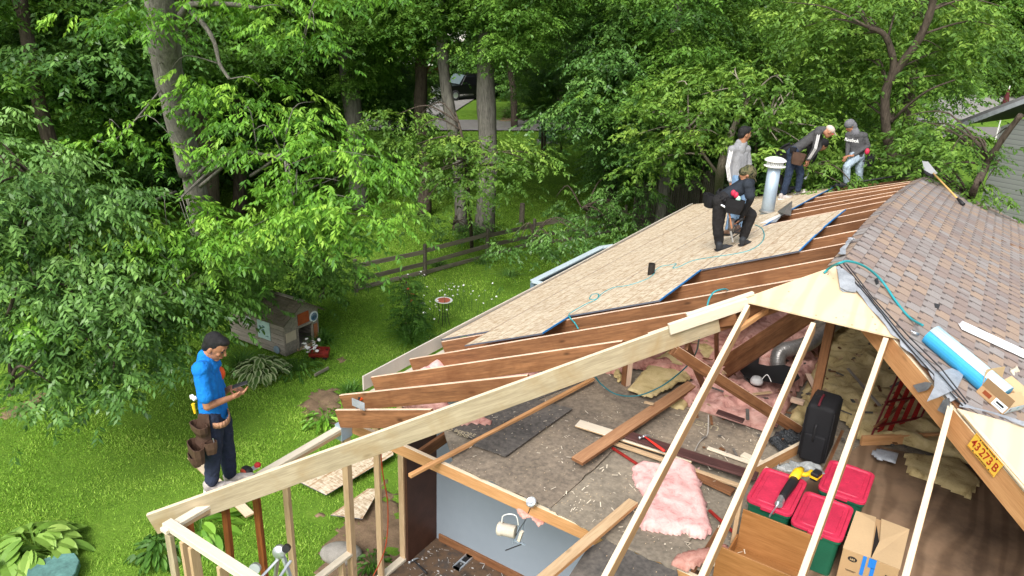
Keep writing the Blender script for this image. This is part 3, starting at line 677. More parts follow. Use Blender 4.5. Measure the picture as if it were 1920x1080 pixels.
blanket('insulation_batt',[(1250,1060),(1270,1040),(1300,1030),(1360,1020),(1380,1040),(1330,1056),(1290,1075)],AZ+.01,.05,PINKD,'small dirty pink insulation scrap at the foot of the varnished crate','insulation',.03,1,14)
# pink fluff between the lower jack rafters
for seed,pts,mt,lab in ((21,[(-4.2,-1.98),(-3.3,-1.9),(-2.9,-1.60),(-4.2,-1.62)],PINK,'pink insulation between the two lowest complete jack rafters'),(22,[(-4.35,-1.36),(-3.3,-1.35),(-3.3,-.95),(-4.35,-.92)],PINKF,'pale pink insulation puffing up between jack rafters near the eave'),(23,[(-4.3,-.72),(-3.1,-.72),(-3.1,-.3),(-4.3,-.3)],PINKF,'pale pink insulation poking through the notch in the sheathing'),
    (24,[(-4.2,-2.42),(-3.5,-2.38),(-3.4,-2.2),(-4.2,-2.2)],PINK,'pink batt strip behind the lowest rafter, kraft paper edge'),(25,[(-2.4,.6),(-1.2,.9),(-1.2,3.5),(-2.6,3.5)],PINKD,'dusty pink insulation in the shade under the brown rafters'),(26,[(-4.2,-.2),(-2.7,-.2),(-2.7,6.5),(-4.2,6.5)],PINKD,'dim pink insulation under the sheathing beside the eave')):
    blanket('insulation_batt',None,AZ+.01,.20 if seed in(23,22) else .12,mt,lab,'insulation',.04,.8,seed,pts=[V((a,b_,0)) for a,b_ in pts])
# silver flexible duct
duct=[flr(1462,700,.06),flr(1458,676,.22),flr(1466,658,.33),flr(1490,652,.36),flr(1515,644,.34),flr(1542,624,.33),flr(1575,600,.3),flr(1620,572,.25)]
def smooth(pts,k=8):
    pts=[V(p) for p in pts]; P=[pts[0]]+pts+[pts[-1]]; out=[]
    for i in range(1,len(P)-2):
        for j in range(k):
            t_=j/k;a,b_,c,d=P[i-1:i+3]; out.append(.5*((2*b_)+(c-a)*t_+(2*a-5*b_+4*c-d)*t_*t_+(3*b_-a-3*c+d)*t_**3))
    return out+[pts[-1]]
dp=smooth(duct,14); MBd=MB().tube(dp,[.098+.006*math.sin(i*2.6) for i in range(len(dp))],16)
tag(MBd.build('flexible_duct',mat('silver_duct_foil',(.30,.29,.28),.35,metal=.55,var=.35,scale=12),smooth=True),'crinkled silver flexible duct curving out of the pink insulation','duct')
tar=MB(); pp=[flr(a,b_,.24) for a,b_ in ((1385,690),(1412,660),(1425,668),(1422,682),(1440,686),(1470,684),(1490,690),(1500,708),(1480,722),(1450,716),(1412,712),(1395,704))]
tar.prism(pp,(0,0,-.01)); o=tar.build('roofing_felt_scrap',BLK); tag(o,'torn black felt scrap on the pink insulation below the silver duct','felt scrap')
b=MB(); c=flr(1418,718,.20); b.lathe(c,[(.075,0),(.08,.03),(.06,.075),(.03,.09)],16); o=b.build('plastic_dome',mat('dull_white_plastic',(.55,.55,.55),.5),smooth=True)
tag(o,'small grey white plastic vent cap lying in the pink insulation','vent cap'); MB().tube(smooth([c+V((.05,0,.05)),c+V((.10,.04,.13)),c+V((.17,.02,.06))]),.006,6).build('handle',WHT,o)
# --- loose lumber on the attic floor
LG='loose lumber on the attic floor'
def loose(lab,a,bq,za,zb,w_,h,m,cat='board',up=(0,0,1),nm='plank'):
    o=lum(nm,on(a[0],a[1],2,za),on(bq[0],bq[1],2,zb),w_,h,m,None,up); return tag(o,lab,cat,LG)
loose('long thin orange stick with a splintered pointed end, resting across the ceiling beam',(768,889),(1112,708),-2.09,-2.03,.045,.04,(WORG,WORG),'stick')
loose('long reddish brown plank with a broken splintered near end, lying over the dark board',(1082,862),(1298,718),-2.0,-1.98,.145,.04,(WOLD,wood('worn_tan_plank',(.42,.23,.12),(.22,.10,.05),tone=.03)))
loose('dark purple brown varnished board under the broken plank',(1152,806),(1420,892),-2.03,-2.03,.15,.022,(WMAH,WMAH))
loose('pale wide board end jutting from under the broken plank',(1083,792),(1300,860),-2.07,-2.07,.15,.02,(WNEW,WWH))
loose('pale stick running just below the dark purple board',(1145,826),(1385,908),-2.075,-2.075,.05,.03,(WNEW,WNEW),'stick')
loose('brown weathered timber nearest the pink batt under the dark board',(1262,868),(1375,920),-2.085,-2.085,.10,.04,(WOLD,WOLD))
loose('short whitish stick lying above the dark purple board',(1327,838),(1440,878),-2.10,-2.10,.05,.02,(WWH,WWH),'stick')
loose('stubby whitish offcut beside the second new rafter',(1392,850),(1440,872),-2.09,-2.09,.09,.03,(WWH,WWH),'offcut')
loose('heavy new orange timber at the bottom edge with a square cut end',(1000,1098),(1188,938),-1.99,-1.99,.10,.045,(WORG,WNEW))
loose('thin rust red strip beside the second fibreboard sheet',(1148,838),(1205,875),-2.10,-2.10,.03,.02,(REDW,REDW),'stick')
loose('thin rust red strip passing under the first new rafter near the pink batt',(1330,955),(1382,1002),-2.09,-2.09,.03,.02,(REDW,REDW),'stick')
loose('white painted stick at the foot of the first new rafter',(1335,1045),(1380,1090),-2.07,-2.07,.07,.03,(WWH,WWH),'stick')
loose('short pale block on the floor left of the suitcase',(1484,745),(1508,752),-1.98,-1.98,.07,.05,(WOLDT,WOLDT),'offcut')
loose('tiny pale offcut lying on the broken reddish plank',(1208,753),(1226,757),-1.955,-1.955,.05,.012,(WNEW,WNEW),'offcut')
loose('tan wood sliver on the pink heap near the plastic vent cap',(1412,738),(1446,734),-1.93,-1.93,.04,.02,(WNEW,WNEW),'offcut')
# splinters on broken ends
def splinters(o,p,d,n,seed):
    r_=random.Random(seed); b=MB()
    for k in range(n):
        s=V((r_.uniform(-.06,.06),r_.uniform(-.06,.06),r_.uniform(-.03,0))); b.tube([p+s-d*.03,p+s*1.05+d*r_.uniform(.02,.07)],[.008,.001],4)
    q=b.build('splinters',WNEW,o); return q
# wood chips scattered: countless
ch=[];rgn=random.Random(11)
for k in range(1100):
    a=rgn.uniform(880,1480);c_=rgn.uniform(700,1075); p=on(a,c_,2,AZ+.016)
    if p.x<-3.2+0.0*p.y or (c_>860+(a-843)*.44): continue
    
    from mathutils import noise as _N
    if _N.noise(p*1.7)<rgn.uniform(-.35,.25): continue
    th=rgn.uniform(0,3.14);l=rgn.choice((.004,.006,.008,.012,.02,.03));w_=rgn.uniform(.0015,.005); u=V((math.cos(th),math.sin(th),rgn.uniform(-.1,.3)))*l; v=V((-math.sin(th),math.cos(th),0))*w_
    p=p+V((0,0,rgn.uniform(.0,.03))); ch.append((p-u-v,p+u-v,p+u+v,p-u+v))
o=npmesh('wood_chips',np.array([[tuple(q) for q in f] for f in ch]),4,WWH); tag(o,'pale wood chips and splinters scattered over the attic floor boards','wood chips',kind='stuff')
ch=[]
for k in range(260):
    p=V((rgn.uniform(-4.2,-2.2),rgn.uniform(-2.6,-1.1),SL+.012)); th=rgn.uniform(0,3.14);l=rgn.choice((.004,.008,.012,.02,.04));w_=rgn.uniform(.002,.008); u=V((math.cos(th),math.sin(th),.1))*l; v=V((-math.sin(th),math.cos(th),0))*w_
    ch.append((p-u-v,p+u-v,p+u+v*.3,p-u*.6+v))
o=npmesh('plaster_debris',np.array([[tuple(q) for q in f] for f in ch]),4,mat('white_plaster',(.42,.42,.41),.9)); tag(o,'white plaster crumbs strewn on the dark floor of the opened room','debris',kind='stuff')
b=MB(); c=on(868,1055,2,SL+.01)
for k in range(2):
    for s_ in (-1,1): b.box(c.x-.05+k*.0,c.x+.05,c.y+s_*.14-.012,c.y+s_*.14+.012,SL,SL+.03)
b.box(c.x-.06,c.x-.04,c.y-.15,c.y+.15,SL,SL+.03);b.box(c.x+.04,c.x+.06,c.y-.15,c.y+.15,SL,SL+.03);b.box(c.x-.05,c.x+.05,c.y-.01,c.y+.01,SL,SL+.028);b.box(c.x-.045,c.x+.045,c.y-.14,c.y+.14,SL+.002,SL+.01,1)
tag(b.build('floor_vent',[STEEL,BLK]),'dull metal floor vent frame beside the baseboard of the blue grey wall','floor vent')
ch=[];rb_=MB()
for k in range(190):
    a=rgn.uniform(1290,1700);c_=rgn.uniform(640,860); p=on(a,c_,2,AZ+.14 if c_<800 else AZ+.03)
    if c_>780 and rgn.random()<.7: continue
    if p.x>1.6 or (a>1390 and c_>850): continue
    th=rgn.uniform(0,3.14); l=rgn.choice((.015,.02,.03,.05,.08)); w_=rgn.uniform(.008,.02); X_=M.Translation(p)@M.Rotation(th,4,'Z')@M.Rotation(rgn.uniform(-.4,.4),4,'Y'); rb_.box(-l,l,-w_,w_,-.005,.006,rgn.choice((0,0,1,2)),X_)
tag(rb_.build('rubble',[DKU,WOLD,WNEW]),'small broken wood, felt and bark bits strewn over the insulation','rubble',kind='stuff')
loose('short dark board tipped on the pink heap left of the posts',(1345,770),(1395,788),-1.93,-1.95,.09,.02,(WMAH,WMAH),'offcut')
loose('brown offcut lying against the yellow batts left of the main post',(1515,700),(1532,735),-1.93,-2.0,.07,.03,(WOLD,WOLDT),'offcut')
loose('grey weathered lath crossing the yellow insulation behind the suitcase',(1590,690),(1650,760),-1.92,-1.93,.04,.015,(WGREY,WGREY),'stick')
loose('thin dark lath lying along the foot of the yellow batts at right',(1640,800),(1760,700),-1.90,-1.92,.03,.012,(WOLD,WOLD),'stick')
FADE=mat('faded_stencil_ink',(.42,.36,.24),.9,var=.5,scale=30,bump=0)
def lay(s_,size,a0,a1,z):
    p=on(*a0,2,z);q=on(*a1,2,z); x=(q-p).normalized(); y=V((0,0,1)).cross(x); m_=M((x,y,V((0,0,1)))).transposed().to_4x4(); m_.translation=p.lerp(q,.5); text(s_,size,m_,FADE,house,ex=.0008)
lay('AIO BEFORE',.075,(836,803),(884,815),AZ+.016); lay('FINE',.07,(852,812),(884,820),AZ+.016); lay('USG',.15,(1352,805),(1300,790),AZ-.002)
for c_ in (on(1192,589,1,-.185),on(672,757,1,-2.83)): b=MB(); b.box(c_.x-.09,c_.x+.09,c_.y-.004,c_.y,c_.z-.05,c_.z+.04); b.build('nail_plate',FOILG,house)
# --- hammers
def hammer(name,p,q,mh,lab,zr_=.02):
    p=V(p);q=V(q);t=thing(name,lab,'hammer',p); d=(q-p).normalized(); s=d.cross(V((0,0,1))).normalized()
    MB().tube([p+d*.0,p+d*.10,q-d*.08,q],[.009,.010,.016,.014],8).build('handle',mh,t,smooth=True)
    b=MB().tube([p+s*.02,p+s*.055,p+s*.06,p+s*.075],[.012,.012,.017,.017],10); b.tube(smooth([p+s*.02,p-s*.03+d*.0,p-s*.07+V((0,0,-.012)),p-s*.10+V((0,0,-.03))],4),[.014]*4+[.011]*5+[.004]*4,8)
    b.build('hammer_head',STEEL,t,smooth=True); return t
hammer('claw_hammer',on(1208,818,2,-1.99),on(1246,846,2,-1.99),mat('red_grip',(.62,.03,.02),.5,bump=0),'steel claw hammer with a red grip lying on the dark purple board')
hammer('claw_hammer',on(775,1050,2,SL+.05),on(800,1075,2,SL+.03),BLK,'black handled hammer among plaster crumbs on the opened room floor')
# --- storage bins
def bin_(x0,x1,y0,y1,zt,lab):
    t=thing('storage_bin',lab,'storage bin',((x0+x1)/2,(y0+y1)/2,AZ+.015),'green storage bins with red lids')
    cx,cy=(x0+x1)/2,(y0+y1)/2
    def rr_(hx,hy,r,z,n=5):
        out=[]
        for sx,sy,a0 in ((1,1,0),(-1,1,90),(-1,-1,180),(1,-1,270)):
            for k in range(n+1):
                a=math.radians(a0+90*k/n); out.append(V((cx+sx*(hx-r)+r*math.cos(a),cy+sy*(hy-r)+r*math.sin(a),z)))
        return out
    def stack(levels,mats,name,capb=True,capt=True):
        vs=[];fs=[]; n=24
        for hx,hy,r,z in levels: vs+=rr_(hx,hy,r,z)
        for i in range(len(levels)-1):
            for j in range(n): fs.append((i*n+j,i*n+(j+1)%n,(i+1)*n+(j+1)%n,(i+1)*n+j))
        if capb: fs.append(tuple(range(n))[::-1])
        if capt: fs.append(tuple(range((len(levels)-1)*n,len(levels)*n)))
        return mesh(name,vs,fs,mats,t)
    hx,hy=(x1-x0)/2,(y1-y0)/2
    stack([(hx*.82,hy*.86,.04,AZ+.015),(hx*.90,hy*.93,.04,zt-.06),(hx*.96,hy*.97,.04,zt-.055),(hx*.96,hy*.97,.04,zt-.02)],GRNP,'bin_body')
    stack([(hx-.005,hy-.005,.06,zt-.03),(hx,hy,.06,zt-.028),(hx,hy,.06,zt-.004),(hx-.008,hy-.008,.055,zt),(hx-.028,hy-.028,.05,zt),(hx-.036,hy-.036,.045,zt-.014),(hx-.07,hy-.07,.03,zt-.012),(hx-.075,hy-.075,.03,zt-.006)],REDL,'lid')
    b=MB(); 
    for sy in (-1,1): b=MB(); b.box(cx-.06,cx+.06,cy+sy*hy-.012,cy+sy*hy+.012,zt-.045,zt-.005); bev(b.build('latch',REDL,t),.004)
    b=MB(); b.box(cx-.02,cx+.02,cy-.03,cy+.03,zt-.010,zt-.003); b.build('lid_emblem',REDL,t)
    return t
bin_(-.10,.30,-1.84,-1.22,-1.70,'green bin with red lid carrying the yellow saw, beside the varnished crate')
bin_(.31,.73,-1.93,-1.37,-1.70,'green bin with red lid next to the cardboard box, nearest the camera')
bin_(.39,.80,-1.27,-.70,-1.70,'green bin with red lid farthest back, close to the black suitcase')
# --- reciprocating saw + bag
zt=-1.692
sw=thing('reciprocating_saw','yellow and black cordless reciprocating saw lying on the left red lid','power saw',on(1490,905,2,zt))
def sp(a,b_,dz=.04): return on(a,b_,2,zt+dz)
MB().tube([sp(1462,942),sp(1470,928),sp(1484,908),sp(1494,892)],[.030,.038,.044,.040],12).build('saw_body',BLK,sw,smooth=True)
MB().tube([sp(1488,898,.05),sp(1496,886,.055),sp(1503,880,.05)],[.044,.046,.03],12).build('motor_housing',YELT,sw,smooth=True)
MB().tube(smooth([sp(1500,888,.05),sp(1512,890,.05),sp(1522,884,.045)],4),.022,10).build('saw_handle',YELT,sw,smooth=True)
b=MB(); p=sp(1530,892,.04); F=frame(p,sp(1520,900,.04)); b.box(-.05,.05,-.035,.035,-.04,.045,0,F); bev(b.build('battery',BLK,sw),.008); b=MB(); b.box(-.052,.052,-.037,.037,-.012,.01,0,F); b.build('battery_stripe',YELT,sw)
MB().tube([sp(1460,946),sp(1466,934)],[.034,.034],12).build('shoe',STEEL,sw)
b=MB(); b.bar(sp(1443,968,.03),sp(1463,940,.03),.008,.022); b.build('saw_blade',STEEL,sw)
text('FLEX',.03,frame(sp(1466,925,.085),sp(1480,900,.085)),WHT,sw) if False else None
PLAST=mat('grey_plastic_film',(.32,.34,.34),.25,var=.4,scale=14,bump=.5,bd=.02)
blanket('plastic_bag',None,-1.70,.075,PLAST,'crumpled clear plastic bag of tools behind the yellow saw','plastic bag',.018,1.6,31,pts=[on(*k,2,-1.69) for k in ((1455,880),(1480,862),(1512,868),(1540,872),(1548,888),(1535,890),(1512,882),(1490,884))],edge=.04)
blanket('plastic_bag',None,AZ+.02,.16,mat('shiny_black_film',(.03,.035,.04),.18,var=.5,scale=12,bump=.9,bd=.04,spec=.6),'crumpled shiny black bin bag left of the suitcase','plastic bag',.02,1.5,33,pts=[flr(*k) for k in ((1440,830),(1455,815),(1480,808),(1505,806),(1508,830),(1490,846),(1462,850))],edge=.06)
# --- varnished open crate (plywood panels)
t=thing('wooden_crate','open crate of varnished brown plywood panels in front of the red lidded bins','crate',(.18,-2.1,AZ))
for nm,(x0,x1,y0,y1,z0,z1) in {'back_panel':(-.07,.50,-2.0,-1.985,AZ,-1.70),'front_panel':(-.10,.52,-2.56,-2.545,AZ,-1.72),'side_panel':(-.085,-.07,-2.54,-2.0,AZ,-1.97),'crate_base':(-.07,.5,-2.54,-2.0,AZ+.014,AZ+.03)}.items():
    b=MB(); b.box(x0,x1,y0,y1,z0,z1); o=b.build(nm,WPAN,t); bev(o,.002)
lum('corner_post',V((-.115,-1.93,-1.55)),V((-.115,-1.93,AZ)),.04,.03,(WNEW,WNEW),t,up=(0,1,0))
# --- cardboard box by the bins
t=thing('cardboard_box','closed tan cardboard box with blue tape on the plywood floor beside the bins','box',(.97,-1.67,AZ+.01),'cardboard boxes')
b=MB(); x0,x1,y0,y1,z0,z1=.75,1.17,-1.97,-1.39,AZ+.012,-1.72
b.box(x0,x1,y0,y1,z0,z1-.004); o=b.build('carton',CARD,t); bev(o,.004)
b=MB(); b.add([(x0-.002,y0-.002,z1),(x0+.205,y0-.002,z1+.004),(x0+.165,y1-.1,z1+.02),(x0+.16,y1+.002,z1+.006),(x0-.002,y1+.002,z1)],[(0,1,2,3,4)]); o=b.build('box_flap',CARDL,t); m=o.modifiers.new('s','SOLIDIFY');m.thickness=.004
b=MB(); b.add([(x1+.002,y0-.002,z1),(x0+.212,y0-.002,z1+.004),(x0+.235,y0+.25,z1+.016),(x0+.20,y1+.002,z1+.006),(x1+.002,y1+.002,z1)],[(0,1,2,3,4)]); o=b.build('box_flap',CARDL,t); m=o.modifiers.new('s','SOLIDIFY');m.thickness=.004
b=MB(); b.add([(x0+.207,y0+.02,z1-.001),(x0+.214,y0+.02,z1-.001),(x0+.235,y0+.25,z1-.001),(x0+.18,y1-.1,z1-.001)],[(0,1,2,3)]); b.build('flap_gap',INK,t)
def fr(x,z,w_,h,mt,nm,d=.003,yy=None): 
    b=MB(); b.box(x,x+w_,y0-d,y0-.0005,z-h,z); return b.build(nm,mt,t)
fr(x0+.155,z1,.028,.19,BTAPE,'tape'); fr(x0+.20,z1,.055,.09,BTAPE,'tape'); fr(x0+.225,z1-.085,.030,.13,BTAPE,'tape')
vs,fs=ell((x0+.085,y0-.001,z1-.075),(.036,.003,.026),18,8); mesh('printed_emblem',vs,fs,INK,t)
FX=M.Translation((0,0,0))@M(((1,0,0,0),(0,0,-1,0),(0,1,0,0),(0,0,0,1)))
def ft(s_,size,x,z,mt,parent=t,y=None): return text(s_,size,M.Translation((x,(y0 if y is None else y)-.005,z))@FX.to_3x3().to_4x4(),mt,parent)
ft('S&S',.026,x0+.085,z1-.075,CARDL); ft('www.sunsoft.com',.015,x0+.085,z1-.19,INK) if False else ft('THIS SIDE UP',.015,x0+.085,z1-.19,INK) if False else None
fr(x0+.335,z1-.10,.06,.07,INK,'printed_mark'); b=MB(); b.tube([V((x0+.352,y0-.004,z1-.14)),V((x0+.365,y0-.004,z1-.128)),V((x0+.380,y0-.004,z1-.14))],.002,4); b.tube([V((x0+.365,y0-.004,z1-.115)),V((x0+.365,y0-.004,z1-.158))],.002,4); b.build('printed_mark',CARDL,t)
b=MB(); b.box(x0+.05,x0+.13,y0-.002,y0-.0005,z1-.19,z1-.186); b.box(x0+.055,x0+.12,y0-.002,y0-.0005,z1-.198,z1-.195); b.build('printed_line',INK,t)
b=MB(); b.box(x1+.0005,x1+.003,y0+.10,y0+.18,z1-.11,z1-.08); b.box(x1+.0005,x1+.003,y0+.03,y0+.05,z1-.2,z1-.12); b.build('hand_hole',INK,t)
# --- suitcase
t=thing('suitcase','tall black soft sided suitcase standing behind the red lidded bins','suitcase',(.19,-.05,AZ+.01))
b=MB(); x0,x1,y0,y1=.02,.30,-.24,.18; b.box(x0,x1,y0,y1,AZ+.04,-1.42); o=b.build('suitcase_body',BLK2,t); bev(o,.05,4); o.data.polygons.foreach_set('use_smooth',[True]*len(o.data.polygons))
b=MB(); b.box(x0+.03,x1-.03,y0-.035,y0+.02,AZ+.06,-1.75); o=b.build('front_pocket',BLK2,t); bev(o,.02,3)
b=MB(); b.tube(smooth([V((x0+.11,y0+.0,-1.419)),V((x0+.11,y0+.07,-1.385)),V((x0+.11,y0+.2,-1.385)),V((x0+.11,y0+.26,-1.419))]),.012,8); b.build('top_handle',mat('dark_red_grip',(.10,.012,.02),.6),t,smooth=True)
b=MB(); b.box(x0+.02,x0+.09,y0+.22,y0+.36,-1.424,-1.412); b.build('handle_well',BLK,t)
b=MB(); b.tube(smooth([V((x0+.13,y0-.03,-1.62)),V((x0+.13,y0-.055,-1.66)),V((x0+.13,y0-.055,-1.78)),V((x0+.13,y0-.03,-1.82))]),.010,6); b.build('side_handle',BLK,t,smooth=True)
b=MB()
for x in (x0+.004,x1-.004):
    for y in (y0+.004,y1-.004): MB().tube([V((x,y,AZ+.08)),V((x,y,-1.47))],.006,6).build('piping',BLK,t)
for x in (x0+.05,x1-.05): MB().lathe((x,y1-.02,AZ+.035),[(.03,-.015),(.03,.015)],12,axis=(1,0,0)).build('wheel',BLK,t)
# --- red slatted sled leaning at the back
a=flr(1632,830);b_=flr(1708,815)
t=thing('wooden_sled','red slatted sled with a metal frame leaning against the yellow insulation','sled',a)
top=V((0.10,.55,.62)); u=(b_-a)
for k in range(4):
    p=a+u*(.12+.25*k)+top*.10; q_=a+u*(.12+.25*k)+top*1.0; b=MB(); b.bar(p,q_,.055,.012,up=top.cross(u)); b.build('slat',REDW,t)
DR=mat('dark_red_metal',(.12,.010,.012),.45)
for f in (.25,.62): MB().tube([a+u*-.08+top*f+V((0,-.03,.02)),a+u*1.08+top*f+V((0,-.03,.02))],.014,8).build('cross_frame',DR,t)
for s_ in (-.06,1.06):
    MB().tube(smooth([a+u*s_+V((0,-.05,.0)),a+u*s_+top*.3+V((0,-.06,.0)),a+u*s_+top*.9+V((0,-.06,.02)),a+u*s_+top*1.05+V((0,0,.03))]),.011,8).build('runner',DR,t)
    for f in (.25,.62):
        for z_ in (-1,1): MB().tube([a+u*(s_+.0)+top*(f)+V((0,-.06,.0)),a+u*(.12 if s_<0 else .88)+top*(f+z_*.06)],.008,6).build('strut',DR,t)
blanket('felt_scrap',None,AZ+.10,.03,FOILG,'grey curled felt piece on the batts below the red sled','felt scrap',.03,.6,41,pts=[on(*k,2,AZ+.1) for k in ((1630,845),(1650,840),(1690,852),(1680,868),(1640,862))])
# --- licence plate fixed on the hip board (its own thing: it can be lifted off)
n_=V((-1,-1,0)).normalized(); al=V((1,-1,-S)).normalized(); upv=n_.cross(al); 
if upv.z<0: upv=-upv
c=onp(1847,853,(1,1,0),-.035*1.414); 
Mp=M((al,upv,al.cross(upv))).transposed().to_4x4(); Mp.translation=c
if Mp.to_3x3().col[2].dot(C0-c)<0: Mp=M((al,upv,-al.cross(upv))).transposed().to_4x4(); Mp.translation=c
t=thing('licence_plate','yellow licence plate reading 43 273 B nailed to the hip board','licence plate',c)
pw,ph=.305,.150
mesh('plate',[V(v) for v in boxv(-pw/2,pw/2,-ph/2,ph/2,0,.003)],BOXF,mat('yellow_plate_enamel',(.72,.46,.06),.45,var=.15),t,Mw=Mp); 
RP=mat('red_plate_digits',(.35,.03,.012),.5,bump=0)
def pt(s_,size,x,y,m=RP,sx=.8,bold=0): return text(s_,size,Mp@M.Translation((x,y,.0045)),m,t,sx=sx,bold=bold)
pt('43',.105,-.098,-.004,bold=.001);pt('273',.105,.018,-.004,bold=.001);pt('B',.105,.118,-.004,bold=.001)
pt('CAMPER TRAILER',.019,0,.060,INK,1);pt('LAND OF LINCOLN',.014,0,-.062,INK,1)
b=MB()
for x in (-.09,.09):
    for y in (-.062,.062): b.lathe(Mp@V((x,y,.004)),[(.006,-.001),(.006,.002)],8,axis=n_)
b.build('bolt',RUB,t)
b=MB()
for (a0,a1,b0,b1) in ((-pw/2+.006,pw/2-.006,ph/2-.009,ph/2-.006),(-pw/2+.006,pw/2-.006,-ph/2+.006,-ph/2+.009)): b.box(a0,a1,b0,b1,.003,.0045,0,Mp)
b.build('plate_border',RP,t)
# --- on the shingle slope
def rp(a,b_,o=0): return onR(a,b_,o)
nR=V((S,0,1)).normalized()
p=rp(1733,640,.02)+nR*.085; q_=rp(1868,756,.02)+nR*.085; d=(q_-p).normalized()
t=thing('underlayment_roll','roll of bright blue roofing underlayment lying on the shingles','roll',p)
BLU=mat('bright_blue_membrane',(.05,.36,.66),.35,var=.12,scale=3); BLW=mat('pale_blue_sheen',(.55,.72,.80),.3,var=.04,bump=.02)
MB().tube([p,p+(q_-p)*.35,p+(q_-p)*.7,q_],[.095,.097,.096,.097],24).build('roll',BLU,t,smooth=False)
s_=d.cross(nR).normalized()
if s_.dot(Rv)<0: s_=-s_
b=MB(); arc=[]
for k in range(7):
    a=math.radians(48+17*k); arc.append(s_*math.cos(a)*.102+nR*math.sin(a)*.102)
for i in range(6): b.add([p+arc[i],q_+arc[i],q_+arc[i+1],p+arc[i+1]],[(0,1,2,3)])
o=b.build('sheen_flap',BLW,t,smooth=True); m=o.modifiers.new('s','SOLIDIFY'); m.thickness=.003  # pale strip along the roll, its near-white sheen put into the colour
# hose plug fitting
b=MB(); pf=rp(1712,623,.05); b.tube([pf,pf+(rp(1722,627,.05)-pf)],[.012,.016],10); b.tube([pf-d*.03,pf],[.007,.007],8); tag(b.build('hose_coupling',STEEL,smooth=True),'small steel air hose coupling at the end of the blue roll','coupling')
# white trim
p=rp(1800,612,.03); q_=rp(1990,700,.03); t=thing('metal_trim','long white metal trim piece lying on the shingles above the blue roll','trim',p)
WHM=mat('white_trim_metal',(.78,.80,.84),.35,var=.04,bump=0); F=frame(p,q_,nR); l=(q_-p).length
b=MB(); b.box(0,l,-.055,.055,0,.004,0,F); b.box(0,l,-.055,-.051,.004,.03,0,F); b.box(0,l,.03,.034,.004,.05,0,F); b.box(0,l,-.005,-.001,.004,.018,0,F); o=b.build('trim_profile',WHM,t)
# dark smear + felt scraps
def scrap(nm,px,lab,mt=FOILG,cat='felt scrap',z=.02,f=onR,lift=0):
    P=[f(a,b_,z) for a,b_ in px]; P=[p+V((0,0,lift*(i%3)*.4)) for i,p in enumerate(P)]; b=MB().prism(P,(0,0,-.006)); o=b.build(nm,mt,org=P[0]); return tag(o,lab,cat)
scrap('felt_scrap',((1570,505),(1580,503),(1602,520),(1605,547),(1588,545),(1575,538)),'grey granulated felt scrap on the tip of the plywood triangle',z=.05,f=lambda a,b_,o: onp(a,b_,(0,-S,1),o))
scrap('felt_scrap',((1574,541),(1604,540),(1602,548),(1580,546)),'narrow grey shingle strip on the plywood triangle',z=.03,f=lambda a,b_,o: onp(a,b_,(0,-S,1),o))
scrap('shingle_scrap',((1752,700),(1800,690),(1808,702),(1790,735),(1745,748),(1738,752),(1752,725)),'torn grey shingle piece with a pointed corner hanging over the hip edge','shingle scrap',z=.05,lift=.01) if False else scrap('shingle_scrap',((1752,700),(1785,690),(1808,700),(1795,728),(1760,744),(1738,752),(1752,725)),'torn grey shingle piece with a pointed corner over the hip edge',z=.05)
def hipf(a,b_,o): return onp(a,b_,(1,1,0),-.06+o)
scrap('felt_scrap',((1712,722),(1735,716),(1748,718),(1740,730),(1722,735)),'small grey felt tatter hanging on the hip board above the sled',z=0,f=hipf)
scrap('felt_scrap',((1768,750),(1780,745),(1782,770),(1776,790),(1770,775),(1758,768)),'blue grey felt tatter dangling at the fourth new rafter head',z=0,f=hipf)
scrap('shingle_scrap',((1750,568),(1762,570),(1760,578),(1753,577)),'small black shingle chip on the brown slope','RUB' and RUB,z=.02) if False else scrap('shingle_scrap',((1752,568),(1763,571),(1760,578),(1753,576)),'small black shingle chip on the brown slope',mt=RUB)
scrap('glove',((1640,523),(1646,520),(1648,530),(1643,533)),'crumpled black scrap by the teal hose on the slope',mt=RUB,cat='scrap',z=.03)
# open carton on the slope
c=rp(1870,775,.0); t=thing('cardboard_box','small open cardboard carton with white labels sitting on the shingles','box',c,'cardboard boxes')
ux=V((.39,.92,-S*.39)).normalized(); uy=V((-.92,.39,S*.92)); uy=(uy-ux*uy.dot(ux)).normalized(); uz=ux.cross(uy)
Mb=M((ux,uy,uz)).transposed().to_4x4(); A0=rp(1879,778,.015); Mb.translation=A0
lx,ly,lz=.36,.26,.085; Mb2=Mb
def bx(nm,a,m): b=MB(); b.box(*a,0,Mb2); return b.build(nm,m,t)
bx('carton',(0,lx,0,ly,0,.004),CARD);bx('carton',(0,lx,0,.004,0,lz),CARD);bx('carton',(0,.004,.004,ly,0,lz),CARD);bx('carton',(lx-.004,lx,.004,ly,0,lz),CARD);bx('carton',(.004,lx-.004,ly-.004,ly,0,lz),CARD)
def fl_(nm,pts,m): 
    b=MB(); b.add([Mb2@V(v) for v in pts],[(0,1,2,3)]); o=b.build(nm,m,t); q=o.modifiers.new('s','SOLIDIFY'); q.thickness=.004; return o
fl_('box_flap',((0,0,lz),(lx,0,lz),(lx-.02,.10,lz+.045),(.0,.10,lz+.045)),CARDL)
fl_('box_flap',((0,0,lz),(0,ly,lz),(-.045,ly,lz+.09),(-.045,0,lz+.09)),CARD)
fl_('box_flap',((lx,0,lz),(lx,ly,lz),(lx+.12,ly,lz+.05),(lx+.12,0,lz+.05)),CARDL)
fl_('box_flap',((0,ly,lz),(lx,ly,lz),(lx,ly+.06,lz+.12),(0,ly+.06,lz+.12)),CARDL)
LBL=mat('white_label',(.66,.74,.80),.5,var=.03,bump=0)
